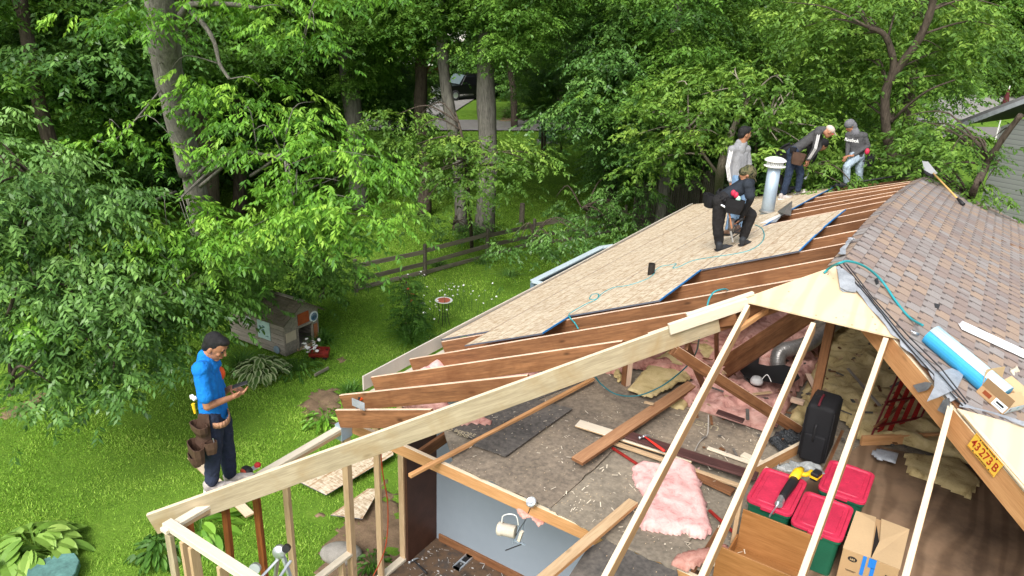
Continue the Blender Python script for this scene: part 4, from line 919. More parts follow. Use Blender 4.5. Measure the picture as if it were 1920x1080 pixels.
bx('label',(.01,lx-.01,-.0025,-.0002,.012,lz-.006),LBL); bx('label',(-.0025,-.0002,.008,.12,.012,lz-.006),LBL); bx('printed_panel',(-.0025,-.0002,.15,.22,.03,.065),mat('rust_print',(.26,.06,.02),.7,bump=0))
XZ=M(((1,0,0,0),(0,0,-1,0),(0,1,0,0),(0,0,0,1)))
vs,fs=ell((0,0,0),(.014,.002,.014),12,6,Mb.to_3x3()); mesh('printed_mark',[Mb@V((.06,-.003,.05))+v for v in vs],fs,mat('maroon_ink',(.15,.02,.04),.7,bump=0),t)
bx('printed_line',(.05,.24,-.0035,-.0026,.022,.025),INK); bx('printed_mark',(.19,.22,-.0035,-.0026,.045,.07),mat('light_blue_ink',(.2,.5,.6),.7,bump=0))
bx('printed_mark',(-.0035,-.0026,.03,.10,.045,.062),INK);bx('printed_line',(-.0035,-.0026,.03,.11,.03,.034),INK)
blanket('paper_ball',None,0,.04,WWH,'crumpled brown paper scrap above the open carton','paper',.01,1.5,55,pts=[rp(*k) for k in ((1893,700),(1905,688),(1910,700),(1900,708))],zfun=lambda x,y: zrt(x,y)+.02,edge=.02)
# shovel on the far slope
t=thing('roofing_shovel','roof stripping shovel with wooden shaft and black grip lying over the ridge end','shovel',rp(1765,345,.05))
P0=V((.10,9.0,-.25)); 
hs_=[onp(1750,325,(0,1,0),8.2),rp(1800,377,.06)]
MB().tube([hs_[0],hs_[1]],[.016,.016],8).build('shaft',mat('varnished_handle',(.60,.36,.12),.5),t,smooth=True)
MB().tube([hs_[1]-(hs_[1]-hs_[0]).normalized()*.1,hs_[1],hs_[1]+(hs_[1]-hs_[0]).normalized()*.12],[.018,.03,.034],8).build('grip',BLK,t,smooth=True)
pl_=[onp(a,b_,(0,1,0),8.25) for a,b_ in ((1729,302),(1740,303),(1758,325),(1745,329),(1733,318))]; MB().prism(pl_,(0,.012,0)).build('shovel_blade',ALU,t)
pl_=[onp(a,b_,(0,1,0),8.22) for a,b_ in ((1731,318),(1745,326),(1758,328),(1748,333),(1735,326))]; MB().prism(pl_,(0,.03,0)).build('blade_socket',BLK,t)
# --- vent pipe (stands fixed in the roof)
pb=onL(1438,402,0)
vp=thing('vent_pipe','tall galvanised chimney pipe with a round white cap on the sheathing','vent pipe',pb)
pt_=onp(1452,312,(Fv.x,Fv.y,0),Fv.x*pb.x+Fv.y*pb.y)
ptop=V((pb.x,pb.y,pt_.z)); ptop=pb+(ptop-pb)+ (pt_-ptop)*.6
MB().tube([pb+V((0,0,-.1)),pb.lerp(ptop,.5),ptop],[.118,.114,.112],24).build('pipe',GALV,vp,smooth=True)
MB().tube([pb.lerp(ptop,.06),pb.lerp(ptop,.10)],[.15,.12],24).build('storm_collar',mat('old_grey_collar',(.24,.24,.23),.5,metal=.3),vp,smooth=True)
b=MB(); cpt=ptop
b.lathe(cpt,[(.13,-.01),(.185,-.0),(.19,.012),(.15,.02),(.13,.025),(.13,.03)],26); b.build('cap_skirt',WHT,vp,smooth=False)
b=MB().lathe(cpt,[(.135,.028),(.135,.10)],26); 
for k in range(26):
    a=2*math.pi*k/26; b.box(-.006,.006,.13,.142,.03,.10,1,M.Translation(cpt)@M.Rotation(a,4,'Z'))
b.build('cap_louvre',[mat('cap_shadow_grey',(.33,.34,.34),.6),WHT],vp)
MB().lathe(cpt,[(.13,.10),(.19,.098),(.19,.112),(.165,.135),(.11,.16),(.03,.172),(.0,.173)],26).build('cap_top',WHT,vp,smooth=True)
fl=MB(); Q=[onL(a,b_,.02) for a,b_ in ((1412,418),(1432,388),(1480,380),(1470,400),(1455,416))]; fl.prism(Q,(0,0,-.012)); fl.build('flashing',FOILG,vp)
Q=[onL(a,b_,.03) for a,b_ in ((1458,396),(1484,386),(1483,404),(1466,412))]; q2=[p+V((0,0,.1*(i%2))) for i,p in enumerate(Q)]; MB().prism(q2,(0,0,-.01)).build('flashing',mat('dark_flashing',(.13,.12,.11),.6),vp)
Q=[onL(a,b_,.035) for a,b_ in ((1425,418),(1460,402),(1473,392),(1473,400),(1440,417))]; MB().prism(Q,(0,0,-.01)).build('flashing_strip',WHT,vp)
sp_=onL(1220,518); MB().tube([sp_,sp_+V((0,0,.19))],[.047,.047],16).tube([sp_+V((0,0,.185)),sp_+V((0,0,.192))],[.038,.038],16)
b=MB().lathe(sp_,[(.047,-.05),(.047,.185),(.038,.185),(.038,.05)],18); tag(b.build('plumbing_stack',mat('black_iron',(.022,.018,.016),.6)),'short black plumbing stack sticking out of the sheathing','pipe')
# --- hoses
def hose(nm,pts,r,mt,lab,k=8): o=MB().tube(smooth(pts,k),r,7).build(nm,mt,None,smooth=True,org=pts[0]); return tag(o,lab,'hose')
h=.025
hose('air_hose',[onL(a,b_,h) for a,b_ in ((1416,422),(1428,428),(1433,442),(1426,457),(1405,470),(1375,477),(1340,482),(1300,489),(1275,500),(1262,503),(1268,495),(1258,497),(1240,500),(1228,508),(1226,514),(1212,524),(1180,535),(1150,540),(1130,550),(1118,561),(1106,561),(1110,553),(1122,552),(1118,562),(1100,570),(1075,584),(1067,590),(1069,596))]+[onL(1078,606,-.06),onL(1084,616,-.10)],.009,TEAL,'teal air hose snaking across the pale sheathing')
hose('air_hose',[onL(1545,512,.0),onL(1556,502,.05),onR(1572,494,.18),onR(1592,490,.22),onR(1622,500,.18),onR(1652,525,.08),onR(1680,565,.03),onR(1705,595,.03),onR(1730,610,.12)],.012,TEAL,'bright teal air hose arching over the ridge to the blue roll')
hose('air_hose',[onL(1326,575,-.02),onL(1330,560,.04),onL(1340,547,.09),onL(1358,542,.06),onL(1365,544,-.02)],.009,TEAL,'short loop of teal hose between two brown rafters')
hp=[onp(1311,632,(1,-1,0),.02),flr(1306,658,.95),flr(1292,682,.7),flr(1266,706,.45),flr(1235,727,.28),flr(1195,742,.18),flr(1155,739,.16),flr(1127,720,.22),flr(1114,703,.35)]
hose('air_hose',hp,.009,DTEAL,'dark teal air hose drooping in a curve over the yellow batt')
hose('power_cord',[V((-4.33,-2.05,-2.25)),V((-4.30,-2.06,-3.0)),V((-4.28,-2.0,-3.6)),V((-4.26,-2.1,-4.2)),V((-4.3,-2.4,-4.6)),V((-4.35,-2.7,-4.85))],.008,mat('orange_cord',(.36,.06,.02),.6),'orange extension cord hanging down the porch studs')
hose('power_cord',[V((-4.31,-1.66,-2.3)),V((-4.31,-1.64,-3.0)),V((-4.30,-1.60,-3.7)),V((-4.30,-1.62,-4.3))],.006,BLK,'thin black cable hanging beside the dark jamb')
hose('cable',[on(1328,778,2,-1.92),on(1328,792,2,-2.0),on(1326,815,2,AZ+.03),on(1312,828,2,AZ+.03),on(1303,845,2,AZ+.03)],.006,mat('grey_cable',(.35,.33,.30),.6),'pale grey cable curling on the boards in front of the pink heap')
# --- bucket and lamp hanging at the blue wall
t=thing('junction_box','round steel junction box on the ceiling beam edge with a hanging wire','junction box',on(998,945,1,-2.54))
c=on(998,943,1,-2.56); b=MB().lathe(c,[(.03,0),(.05,-.005),(.052,.03),(.046,.034),(.044,.004)],18,axis=(-.2,-.6,.8)); b.build('box_shell',STEEL,t,smooth=True)
MB().tube([c,on(985,975,1,-2.5),on(966,1005,1,-2.45)],.004,5).build('wire',RUB,t)
dB=on(945,993,1,-2.45)
t=thing('bucket','dirty white plastic pail hanging sideways from a wire beside the room wall','bucket',dB)
ax=(on(972,998,1,-2.45)-on(936,990,1,-2.5)).normalized(); bc=on(933,990,1,-2.5)
OFFW=mat('dirty_white_plastic',(.62,.56,.47),.55,var=.2)
MB().lathe(bc,[(.0,.0),(.055,.0),(.07,.012),(.072,.05),(.064,.055),(.066,.19),(.05,.192)],22,axis=ax).build('pail',OFFW,t,smooth=True)
MB().tube(smooth([on(941,980,1,-2.5),on(943,968,1,-2.5),on(955,964,1,-2.5),on(968,968,1,-2.48),on(972,985,1,-2.47)]),.006,6).build('bail_handle',WHT,t,smooth=True)
t=thing('lamp_bracket','bent steel light bracket with a pale ballast hanging under the pail','bracket',on(975,1005,1,-2.44))
for a,b_ in (((975,985),(962,1018)),((983,978),(975,1010)),((962,1012),(985,1022))): 
    b=MB(); b.bar(on(*a,1,-2.44),on(*b_,1,-2.44),.02,.006); b.build('bracket_arm',GALV,t)
b=MB(); b.bar(on(979,996,1,-2.46),on(973,1014,1,-2.46),.03,.03); b.build('ballast',OFFW,t)
b=MB(); b.bar(on(948,1032,1,-2.42),on(982,1019,1,-2.42),.015,.008); b.build('bracket_arm',RUB,t)
blanket('insulation_batt',None,0,.05,PINK,'tuft of pink and grey insulation hanging from the ceiling beam edge','insulation',.012,1.2,61,pts=[on(*k,2,-2.26) for k in ((965,945),(985,938),(1010,950),(1022,975),(1010,980),(995,965),(975,965))],zfun=lambda x,y:-2.30,edge=.03)
# --- ladder at the porch
t=thing('folding_ladder','aluminium folding ladder with round hinge joints leaning inside the porch wall','ladder',(-3.9,-4.2,SL))
def lad(p0,p1,side,nm='rail'): 
    for s_ in (0,1): b=MB(); b.bar(V(p0)+V(side)*s_,V(p1)+V(side)*s_,.025,.065,up=side); o=b.build(nm,ALU,t); bev(o,.006)
cT=on(522,1040,1,-4.35); sd_=V((.33,.26,0))*1.0
lft=on(425,1072,1,-4.5); 
yq=-4.35
P_=lambda a,b_,y: on(a,b_,1,y)
railA=[(P_(430,1072,-4.5),P_(522,1040,-4.15))]
for a,b_,w_ in ((P_(478,1095,-4.45),P_(522,1048,-4.2),.05),(P_(512,1100,-4.45),P_(545,1052,-4.2),.05),(P_(530,1040,-4.2),P_(556,1120,-4.2),.06),(P_(521,1040,-4.2),P_(512,1120,-4.1),.06)):
    b=MB(); b.bar(a,b_,.025,w_,up=Fv); o=b.build('rail',ALU,t); bev(o,.005)
MB().lathe(P_(524,1034,-4.22),[(.0,-.03),(.055,-.03),(.06,-.02),(.06,.02),(.055,.03),(0,.03)],20,axis=Fv).build('hinge',STEEL,t,smooth=True)
MB().lathe(P_(537,1028,-4.2),[(0,-.02),(.036,-.02),(.036,.02),(0,.02)],16,axis=Fv).build('hinge_knob',BLK,t)
MB().lathe(P_(478,1066,-4.45),[(.0,-.02),(.05,-.02),(.05,.02),(0,.02)],18,axis=Fv).build('hinge',STEEL,t)
# --- clamp on the lowest rafter, drill on the plate
c=on(672,752,0,-4.3); t=thing('clamp','orange and black hand clamp standing on the lowest brown rafter','clamp',c)
OR=mat('orange_plastic',(.75,.10,.02),.5,bump=0)
MB().tube([on(668,768,0,-4.3),on(674,745,0,-4.3)],[.012,.014],8).build('clamp_jaw',BLK,t); MB().tube([on(673,750,0,-4.3),on(682,746,0,-4.3)],[.018,.016],8).build('clamp_head',OR,t); MB().tube(smooth([on(668,757,0,-4.3),on(678,750,0,-4.3),on(692,757,0,-4.3)]),.007,6).build('clamp_lever',OR,t)
t=thing('circular_saw','small red and black power saw lying on the pale top plate by the man','power saw',V((-4.35,-3.6,-2.15)))
c=on(470,877,0,-4.42); 
vs,fs=ell(on(463,882,0,-4.42),(.07,.05,.045)); mesh('saw_body',vs,fs,BLK,t,smooth=True); vs,fs=ell(on(483,872,0,-4.42),(.035,.035,.03)); mesh('saw_motor',vs,fs,mat('red_tool_body',(.5,.03,.03),.45,bump=0),t,smooth=True); vs,fs=ell(on(456,885,0,-4.42),(.045,.02,.03)); mesh('saw_guard',vs,fs,mat('red_tool_guard',(.45,.06,.03),.45,bump=0),t,smooth=True); b=MB(); b.bar(on(452,890,0,-4.42),on(485,873,0,-4.42),.06,.008); b.build('base_plate',STEEL,t)
# ============================================================ PEOPLE
def capsule(p,r,q,s,n=12,m=4):
    p=V(p);q=V(q); d=(q-p); d=d.normalized() if d.length>1e-5 else V((0,0,1)); a1=d.orthogonal().normalized();a2=d.cross(a1); rings=[]
    for i in range(m+1):
        a=math.pi/2*(1-i/m); rings.append((p-d*r*math.sin(a),r*math.cos(a)))
    for i in range(m+1):
        a=math.pi/2*i/m; rings.append((q+d*s*math.sin(a),s*math.cos(a)))
    vs=[];fs=[]
    for c,rd in rings:
        for j in range(n):
            a=2*math.pi*j/n; vs.append(c+(a1*math.cos(a)+a2*math.sin(a))*max(rd,.0005))
    for i in range(len(rings)-1):
        for j in range(n): fs.append((i*n+j,i*n+(j+1)%n,(i+1)*n+(j+1)%n,(i+1)*n+j))
    fs.append(tuple(range(n))[::-1]); fs.append(tuple(range((len(rings)-1)*n,len(rings)*n))); return vs,fs
def blob(name,items,mt,parent,vox=.01,sm=3,disp=0):
    b=MB()
    for it in items:
        if it[0]=='c': vs,fs=capsule(*it[1:5])
        else: vs,fs=ell(it[1],it[2],16,10,it[3] if len(it)>3 else None)
        b.add(vs,fs)
    o=b.build(name,mt,parent,smooth=True)
    m=o.modifiers.new('remesh','REMESH'); m.mode='VOXEL'; m.voxel_size=vox; m.use_smooth_shade=True
    m=o.modifiers.new('smooth','SMOOTH'); m.factor=.5; m.iterations=sm
    if disp:
        tx=bpy.data.textures.new('folds','CLOUDS'); tx.noise_scale=.09; m=o.modifiers.new('folds','DISPLACE'); m.texture=tx; m.strength=disp; m.mid_level=.5; m.texture_coords='GLOBAL'
    return o
def hand(items,wr,f,n,side,curl=.5,k=1.0):
    """wr wrist, f finger direction, n back-of-hand normal, side = thumb side"""
    f=f.normalized(); n=(n-f*n.dot(f)).normalized(); s=f.cross(n)*side
    items.append(('c',wr,.024*k,wr+f*.05*k,.026*k)); items.append(('e',wr+f*.055*k,(.040*k,.036*k,.016*k),M((f,s,n)).transposed()))
    for i,(o_,l) in enumerate(((.028,.072),(.010,.080),(-.009,.075),(-.027,.058))):
        a=wr+f*.085*k+s*o_*k; d1=(f*math.cos(curl*.7)-n*math.sin(curl*.7)); d2=(f*math.cos(curl*1.9)-n*math.sin(curl*1.9))
        b_=a+d1*l*.52*k; items.append(('c',a-f*.02*k,.0095*k,b_,.0085*k)); items.append(('c',b_,.0085*k,b_+d2*l*.5*k,.007*k))
    a=wr+f*.03*k+s*.03*k; d1=(f*.65+s*.6-n*.35).normalized(); items.append(('c',a,.012*k,a+d1*.04*k,.010*k)); items.append(('c',a+d1*.04*k,.010*k,a+d1*.04*k+(f*.9-n*.4)*.03*k,.008*k))
def head(items,c,fwd,up,k=1.):
    fwd=fwd.normalized(); up=(up-fwd*up.dot(fwd)).normalized(); s=fwd.cross(up); X=M((fwd,s,up)).transposed()
    items.append(('e',c+up*.02*k,(.094*k,.075*k,.098*k),X)); items.append(('e',c+fwd*.022*k-up*.045*k,(.066*k,.056*k,.070*k),X)); items.append(('e',c+fwd*.055*k-up*.095*k,(.028*k,.028*k,.022*k),X))
    items.append(('c',c+fwd*.088*k+up*.012*k,.009*k,c+fwd*.108*k-up*.022*k,.014*k)); items.append(('e',c+fwd*.084*k-up*.058*k,(.014*k,.026*k,.012*k),X)); items.append(('c',c+fwd*.082*k+s*.03*k+up*.03*k,.011*k,c+fwd*.082*k-s*.03*k+up*.03*k,.011*k))
    for q in (-1,1): items.append(('e',c+s*q*.077*k-fwd*.005*k-up*.012*k,(.018*k,.010*k,.030*k),X)); items.append(('e',c+s*q*.04*k+fwd*.065*k-up*.02*k,(.02*k,.02*k,.02*k),X))
    return X,fwd,s,up
def face(c,X,parent,dark,lip,k=1.):
    f,s,u=X.col[0],X.col[1],X.col[2]
    for q in (-1,1):
        vs,fs=ell(c+f*.083*k+s*q*.032*k+u*.008*k,(.009*k,.014*k,.008*k),10,6,X); mesh('eye',vs,fs,dark,parent,smooth=True)
        vs,fs=ell(c+f*.090*k+s*q*.034*k+u*.034*k,(.006*k,.020*k,.005*k),10,6,X); mesh('eyebrow',vs,fs,dark,parent,smooth=True)
    vs,fs=ell(c+f*.094*k-u*.058*k,(.007*k,.024*k,.006*k),10,6,X); mesh('mouth',vs,fs,lip,parent,smooth=True)
def skin(nm,c): 
    t=NT(nm); n=t.noise(t.coord(),25,3); t.b.inputs['Subsurface Weight'].default_value=.05; return t.done(t.ramp(n,[(.3,sc3(c,.85)),(.7,sc3(c,1.1))]),.5,0,.35)
SK=skin('tanned_skin',(.36,.17,.095)); LIP=mat('lip_tone',(.26,.09,.06),.5,bump=0); HAIR=mat('black_hair',(.012,.011,.012),.5,var=.4,scale=30,fine=200,bump=.8,bd=.01)
def cloth(nm,c,var=.12,rough=.85): 
    t=NT(nm); co=t.coord(); n=t.noise(co,14,4,.6,1.2); f=t.noise(co,220,2); t.bump(n,.55,.03); return t.done(t.mix(.3,t.ramp(n,[(.3,sc3(c,1-var*1.6)),(.7,sc3(c,1+var))]),t.ramp(f,[(.3,sc3(c,.8)),(.7,sc3(c,1.15))])),rough,0,.15)
LEATH=mat('brown_leather',(.075,.042,.028),.6,var=.35,scale=12); LTAN=mat('tan_leather',(.42,.22,.13),.6,var=.15)
class Fig:
    def __init__(s,G): s.G=V(G); n=V((Fv.x,Fv.y,0)).normalized(); s.n=(s.G-C0); s.n.z=0; s.n.normalize()
    def J(s,a,b,d=0): return onp(a,b,s.n,s.n.dot(s.G)+d)
def shoe(t,heel,toe,mt,sole,k=1.,up=V((0,0,1))):
    heel=V(heel);toe=V(toe); d=(toe-heel).normalized(); toe=heel+d*.24*k
    blob('shoe',[('c',heel+up*.05*k,.042*k,heel+up*.08*k,.045*k),('c',heel+up*.040*k,.040*k,heel+d*.12*k+up*.038*k,.042*k),('c',heel+d*.10*k+up*.035*k,.042*k,toe-d*.04*k+up*.028*k,.036*k)],mt,t,.008,2)
    b=MB(); F=M((d,up.cross(d).normalized(),d.cross(up.cross(d).normalized()))).transposed().to_4x4(); F.translation=heel; b.box(-.045*k,.235*k,-.042*k,.042*k,-.006,.018,0,F); o=b.build('sole',sole,t); bev(o,.01,2)
def shirt_items(nk,sl,sr,wl,wr,chest=.105,waist=.10,tight=1.):
    it=[('c',sl,.068,sr,.068),('c',nk,.062,(sl+sr)/2,.09)]
    cl=sl.lerp(sr,.28)+(wl-sl)*.18; cr=sl.lerp(sr,.72)+(wl-sl)*.18; il=wl.lerp(wr,.12); ir=wl.lerp(wr,.88)
    it+=[('c',cl,chest,il,waist),('c',cr,chest,ir,waist),('c',(cl+cr)/2,chest*1.02,(il+ir)/2,waist)]
    it+=[('c',sl,.062,cl,.08),('c',sr,.062,cr,.08)]; return it
def person(label,G,J,head_c,fdir,updir,cols,grp='roofers on and around the open roof',k=1.,vox=.009,hands=True,sleeve='long',hairon=True,bodyvox=None,headk=1.):
    t=thing('person',label,'person',G,grp); skn,shirt,pants,shoem,solem=cols
    it=[]; X,f,s,u=head(it,head_c,fdir,updir,headk)
    nk=J['nk']; it.append(('c',head_c-u*.05-f*.02,.055,nk,.06))
    sl,sr=J['sl'],J['sr']; wl,wr=J['wl'],J['wr']
    core=shirt_items(nk,sl,sr,wl,wr,.092,.088)
    it+=[('c',x[1],x[2]*.9,x[3],x[4]*.9) for x in core]
    for a in 'lr':
        S_,E_,H_=J['s'+a],J['e'+a],J['h'+a]; it+=[('c',S_,.048,E_,.038),('c',E_,.039,H_,.026)]
        if hands:
            d=(H_-E_).normalized(); hf=J.get('hf'+a,d); hn=J.get('hn'+a,V((0,0,1))); hand(it,H_+d*.01,hf,hn,J.get('hs'+a,1),J.get('hc'+a,.6))
        K_,A_=J['k'+a],J['a'+a]; W_=J['w'+a]; it+=[('c',W_,.085,K_,.055),('c',K_,.055,A_,.034)]
    body=blob('body',it,skn,t,bodyvox or vox,2)
    # top
    it=[('c',x[1],x[2]+.008,x[3],x[4]+.008) for x in core[:2]]+[('c',x[1],x[2],x[3],x[4]+.012) for x in core[2:]]
    for a in 'lr':
        S_,E_,H_=J['s'+a],J['e'+a],J['h'+a]
        if sleeve=='long': it+=[('c',S_,.064,E_,.050),('c',E_,.050,E_.lerp(H_,.9),.036)]
        else: it+=[('c',S_,.066,S_.lerp(E_,.55),.064),('c',S_.lerp(E_,.5),.064,S_.lerp(E_,.72),.070)]
    blob('shirt',it,shirt,t,vox,2,.015)
    it=[]
    c_=(wl+wr)/2
    for a in 'lr':
        W_,K_,A_=J['w'+a],J['k'+a],J['a'+a]; up_=(J['s'+a]-W_).normalized()
        it+=[('c',W_+up_*.06,.102,W_-up_*.02,.112),('c',W_,.110,K_,.082),('c',K_,.082,K_.lerp(A_,.90),.066)]
    it+=[('c',wl,.10,wr,.10)]
    blob('trousers',it,pants,t,vox,2,.026)
    for a in 'lr':
        A_=J['a'+a]; T_=J['t'+a]; gu=J.get('gu',V((0,0,1))); hl=J['f'+a] if 'f'+a in J else A_-V((0,0,.085)); shoe(t,hl,T_,shoem,solem,1.08,gu)
    if hairon: 
        hi=[('e',head_c+u*.035*headk-f*.018*headk,(.095*headk,.084*headk,.092*headk),X),('e',head_c-f*.055*headk-u*.01*headk,(.05*headk,.072*headk,.07*headk),X),('e',head_c+u*.085*headk+f*.04*headk,(.055*headk,.06*headk,.035*headk),X)]
        blob('hair',hi,HAIR,t,.007,1,.014)
    face(head_c,X,t,HAIR,LIP,headk); return t,X
def pouch(t,c,d,up,w_,h,dp,mt,lab='tool_pouch',tool=True):
    d=d.normalized(); s=up.cross(d).normalized(); X=M((s,d,up)).transposed().to_4x4(); X.translation=c
    vs=[];fs=[]; lv=((.75,-h),(.95,-h*.55),(1.,0)); n=10
    for k_,z in lv:
        for j in range(n):
            a=2*math.pi*j/n; vs.append(X@V((math.copysign(abs(math.cos(a))**.6,math.cos(a))*w_*k_/2,dp*(.5+.5*math.copysign(abs(math.sin(a))**.6,math.sin(a)))*k_,z)))
    for i in range(2):
        for j in range(n): fs.append((i*n+j,i*n+(j+1)%n,(i+1)*n+(j+1)%n,(i+1)*n+j))
    fs.append(tuple(range(n))[::-1]); o=mesh(lab,vs,fs,mt,t,smooth=False); m=o.modifiers.new('s','SOLIDIFY'); m.thickness=.008; return o
# --- A: man in the bright blue shirt on the wall plate
g=Fig((-4.35,-4.02,-2.13)); J=g.J
BLUS=cloth('bright_blue_cotton',(.012,.20,.66),.10); NAVY=cloth('dark_navy_fleece',(.028,.036,.065),.15); SNK=mat('grey_sneaker',(.42,.38,.36),.6,var=.4,scale=18); SOLW=mat('white_sole',(.72,.72,.7),.6,bump=0)
rt=V((Rv.x,Rv.y,0)).normalized(); aw=g.n
jA=dict(nk=J(385,668,.02),sl=J(399,684,.17),sr=J(375,693,-.15),wl=J(413,789,.10),wr=J(396,792,-.09),el=J(412,742,.25),hl=J(432,727,.16),er=J(389,762,-.20),hr=J(434,745,-.10),
  kl=J(425,845,.09),al=J(431,890,.10),kr=J(399,849,-.09),ar=J(397,905,-.09),tl=J(470,898,.06),tr=J(432,915,-.10),fl=J(429,906,.10),fr=J(392,922,-.09),
  hfl=(rt*.8-aw*.5+V((0,0,.12))),hnl=V((0,0,1))-aw*.1,hsl=1,hcl=.45,hfr=(rt*.9+aw*.35+V((0,0,.25))),hnr=V((0,0,-1))-aw*.35,hsr=-1,hcr=.35)
hc=J(403,650,0)
tA,XA=person('man in a bright blue shirt looking at his phone, standing on the pale wall plate',g.G,jA,hc,rt*.86-aw*.12+V((0,0,-.50)),V((0,0,1))+rt*.5,(SK,BLUS,NAVY,SNK,SOLW),vox=.008,sleeve='short',bodyvox=.0055,headk=1.06)
ph=J(444,727,.0); b=MB(); F=frame(ph-rt*.04,ph+rt*.05+V((0,0,.02))+aw*.03); b.box(0,.14,-.035,.035,0,.009,0,F); o=b.build('phone',BLK); bev(o,.003); tag(o,'black phone held in both hands by the man in the blue shirt','phone')
# belt + pouch + back print + tools
wb=(jA['wl']+jA['wr'])/2; axis=(jA['nk']-wb).normalized(); bt=MB(); pts=[]
for k in range(25):
    a=2*math.pi*k/24; pts.append(wb+axis*.075+rt*math.cos(a)*.142+aw*math.sin(a)*.212)
b=MB()
for i in range(24): b.add([pts[i]-axis*.028,pts[i+1]-axis*.028,pts[i+1]+axis*.028,pts[i]+axis*.028],[(0,1,2,3)])
o=b.build('belt',LTAN,tA,smooth=True); m=o.modifiers.new('s','SOLIDIFY');m.thickness=.008
pouch(tA,J(381,792,-.20),-rt*.7-aw*.6,V((0.0,0,1)),.20,.10,.09,LEATH); pouch(tA,J(377,830,-.21),-rt*.8-aw*.55,V((.05,0,1)),.22,.17,.10,LEATH); pouch(tA,J(372,850,-.22),-rt*.8-aw*.5,V((0,0,1)),.15,.10,.08,LEATH); pouch(tA,J(394,826,-.25),-aw,V((0,0,1)),.10,.12,.05,LEATH)
b=MB(); vs_=[J(372,778,-.19),J(391,778,-.2),J(394,800,-.22),J(398,840,-.24),J(378,842,-.22),J(366,830,-.2)]; b.prism(vs_,aw*.02); b.build('belt_hanger',LEATH,tA)
MB().tube(smooth([J(392,838,-.27),J(401,832,-.27),J(399,822,-.27)]),.005,5).build('hammer_loop',STEEL,tA)
MB().tube([J(362,757,-.05),J(366,775,-.06)],[.018,.012],8).build('screwdriver',YELT,tA)
vs,fs=ell(J(412,700,.12),(.05,.05,.07)); mesh('shoulder_patch',vs,fs,OR,tA,smooth=True)
Xt=M((V((0,0,1))*.9-rt*.25,aw,rt)).transposed().to_4x4() 
bk=(-rt*.75-aw*.65).normalized(); up0=V((0,0,1)); rr0=up0.cross(bk); Xt=M((rr0,bk.cross(rr0),bk)).transposed().to_4x4(); Xt.translation=J(368,742,-.14)+bk*.03
text('eo',.085,Xt,WHT,tA,ex=.012)
# --- B: bent man in black with camo cap, nailing
pf=onL(1349,466,.02); g=Fig(pf); J=g.J; rt=V((Rv.x,Rv.y,0)).normalized(); aw=g.n
SLATE=cloth('slate_black_cotton',(.028,.034,.045),.15); CHAR=cloth('charcoal_trousers',(.022,.021,.022),.2); BSH=mat('black_shoe',(.022,.025,.03),.7); BSO=mat('black_sole',(.014,.014,.016),.8)
jB=dict(nk=J(1394,332,.02),sl=J(1402,336,.17),sr=J(1402,347,-.14),wl=J(1355,372,.11),wr=J(1352,376,-.08),el=J(1409,365,.20),hl=J(1396,400,.08),er=J(1408,374,-.16),hr=J(1390,408,-.04),
 kl=J(1408,402,.12),al=J(1393,446,.14),kr=J(1346,420,-.06),ar=J(1348,458,-.04),tl=J(1424,460,.10),tr=J(1372,468,-.10),fl=onL(1391,461,.03),fr=onL(1347,470,.03),
 hfl=V((0,0,-1))-rt*.3,hnl=rt,hfr=V((0,0,-1))-rt*.4,hnr=rt*.9-aw*.3,hcl=1.,hcr=1.1)
tB,XB=person('crouching man in black with a camo cap, bent over the sheathing with a nail gun',g.G,jB,J(1401,327,0),rt*.55+V((0,0,-.8)),rt*.85+V((0,0,.5)),(SK,SLATE,CHAR,BSH,BSO),vox=.01,sleeve='short',hairon=False)
CAMO=NT('camo_cloth'); n_=CAMO.noise(CAMO.coord(),16,2,.5,.6); CAMO=CAMO.done(CAMO.ramp(n_,[(.38,(.012,.012,.01)),(.45,(.07,.075,.03)),(.55,(.13,.11,.06)),(.62,(.02,.025,.012))]),.85)
f,s,u=[XB.col[i] for i in range(3)]; hB=J(1401,327,0)
blob('cap',[('e',hB+u*.04-f*.01,(.112,.094,.094),XB),('e',hB+f*.10+u*.055,(.075,.06,.012),XB),('e',hB-f*.06-u*.02,(.06,.085,.07),XB)],CAMO,tB,.008,1)
hw=(jB['wl']+jB['wr'])/2; ax_=(jB['nk']-hw).normalized(); pp_=ax_.cross(aw).normalized(); b=MB(); pts=[hw+ax_*.05+pp_*math.cos(a)*.125+aw*math.sin(a)*.195 for a in [2*math.pi*k/20 for k in range(21)]]
for i in range(20): b.add([pts[i]-ax_*.03,pts[i+1]-ax_*.03,pts[i+1]+ax_*.03,pts[i]+ax_*.03],[(0,1,2,3)])
o=b.build('belt',BLK2,tB,smooth=True); m=o.modifiers.new('s','SOLIDIFY');m.thickness=.01
pouch(tB,J(1336,364,.02),-rt-aw*.3,V((0,0,1)),.20,.18,.10,BLK2,); pouch(tB,J(1380,372,-.22),-aw,V((.1,0,1)),.24,.20,.09,BLK2)
for a,b_,m_ in ((1375,362,REDL),(1380,366,REDL),(1384,373,mat('white_green_tool',(.4,.6,.5),.6))): vs,fs=ell(J(a,b_,-.25),(.035,.03,.045)); mesh('tool_grip',vs,fs,m_,tB,smooth=True)
MB().tube([J(1352,384,-.22),J(1369,393,-.24)],[.014,.02],8).build('hammer_head',STEEL,tB); MB().tube([J(1366,392,-.24),J(1372,428,-.22)],.012,8).build('hammer_handle',mat('tool_wood',(.35,.16,.08),.6),tB)
blob('arm_sleeve',[('c',jB['sr'].lerp(jB['er'],.65),.050,jB['er'],.046),('c',jB['er'],.046,jB['hr'],.034),('c',jB['sl'].lerp(jB['el'],.65),.050,jB['el'],.046),('c',jB['el'],.046,jB['hl'],.034)],BLK2,tB,.009,1) if False else None
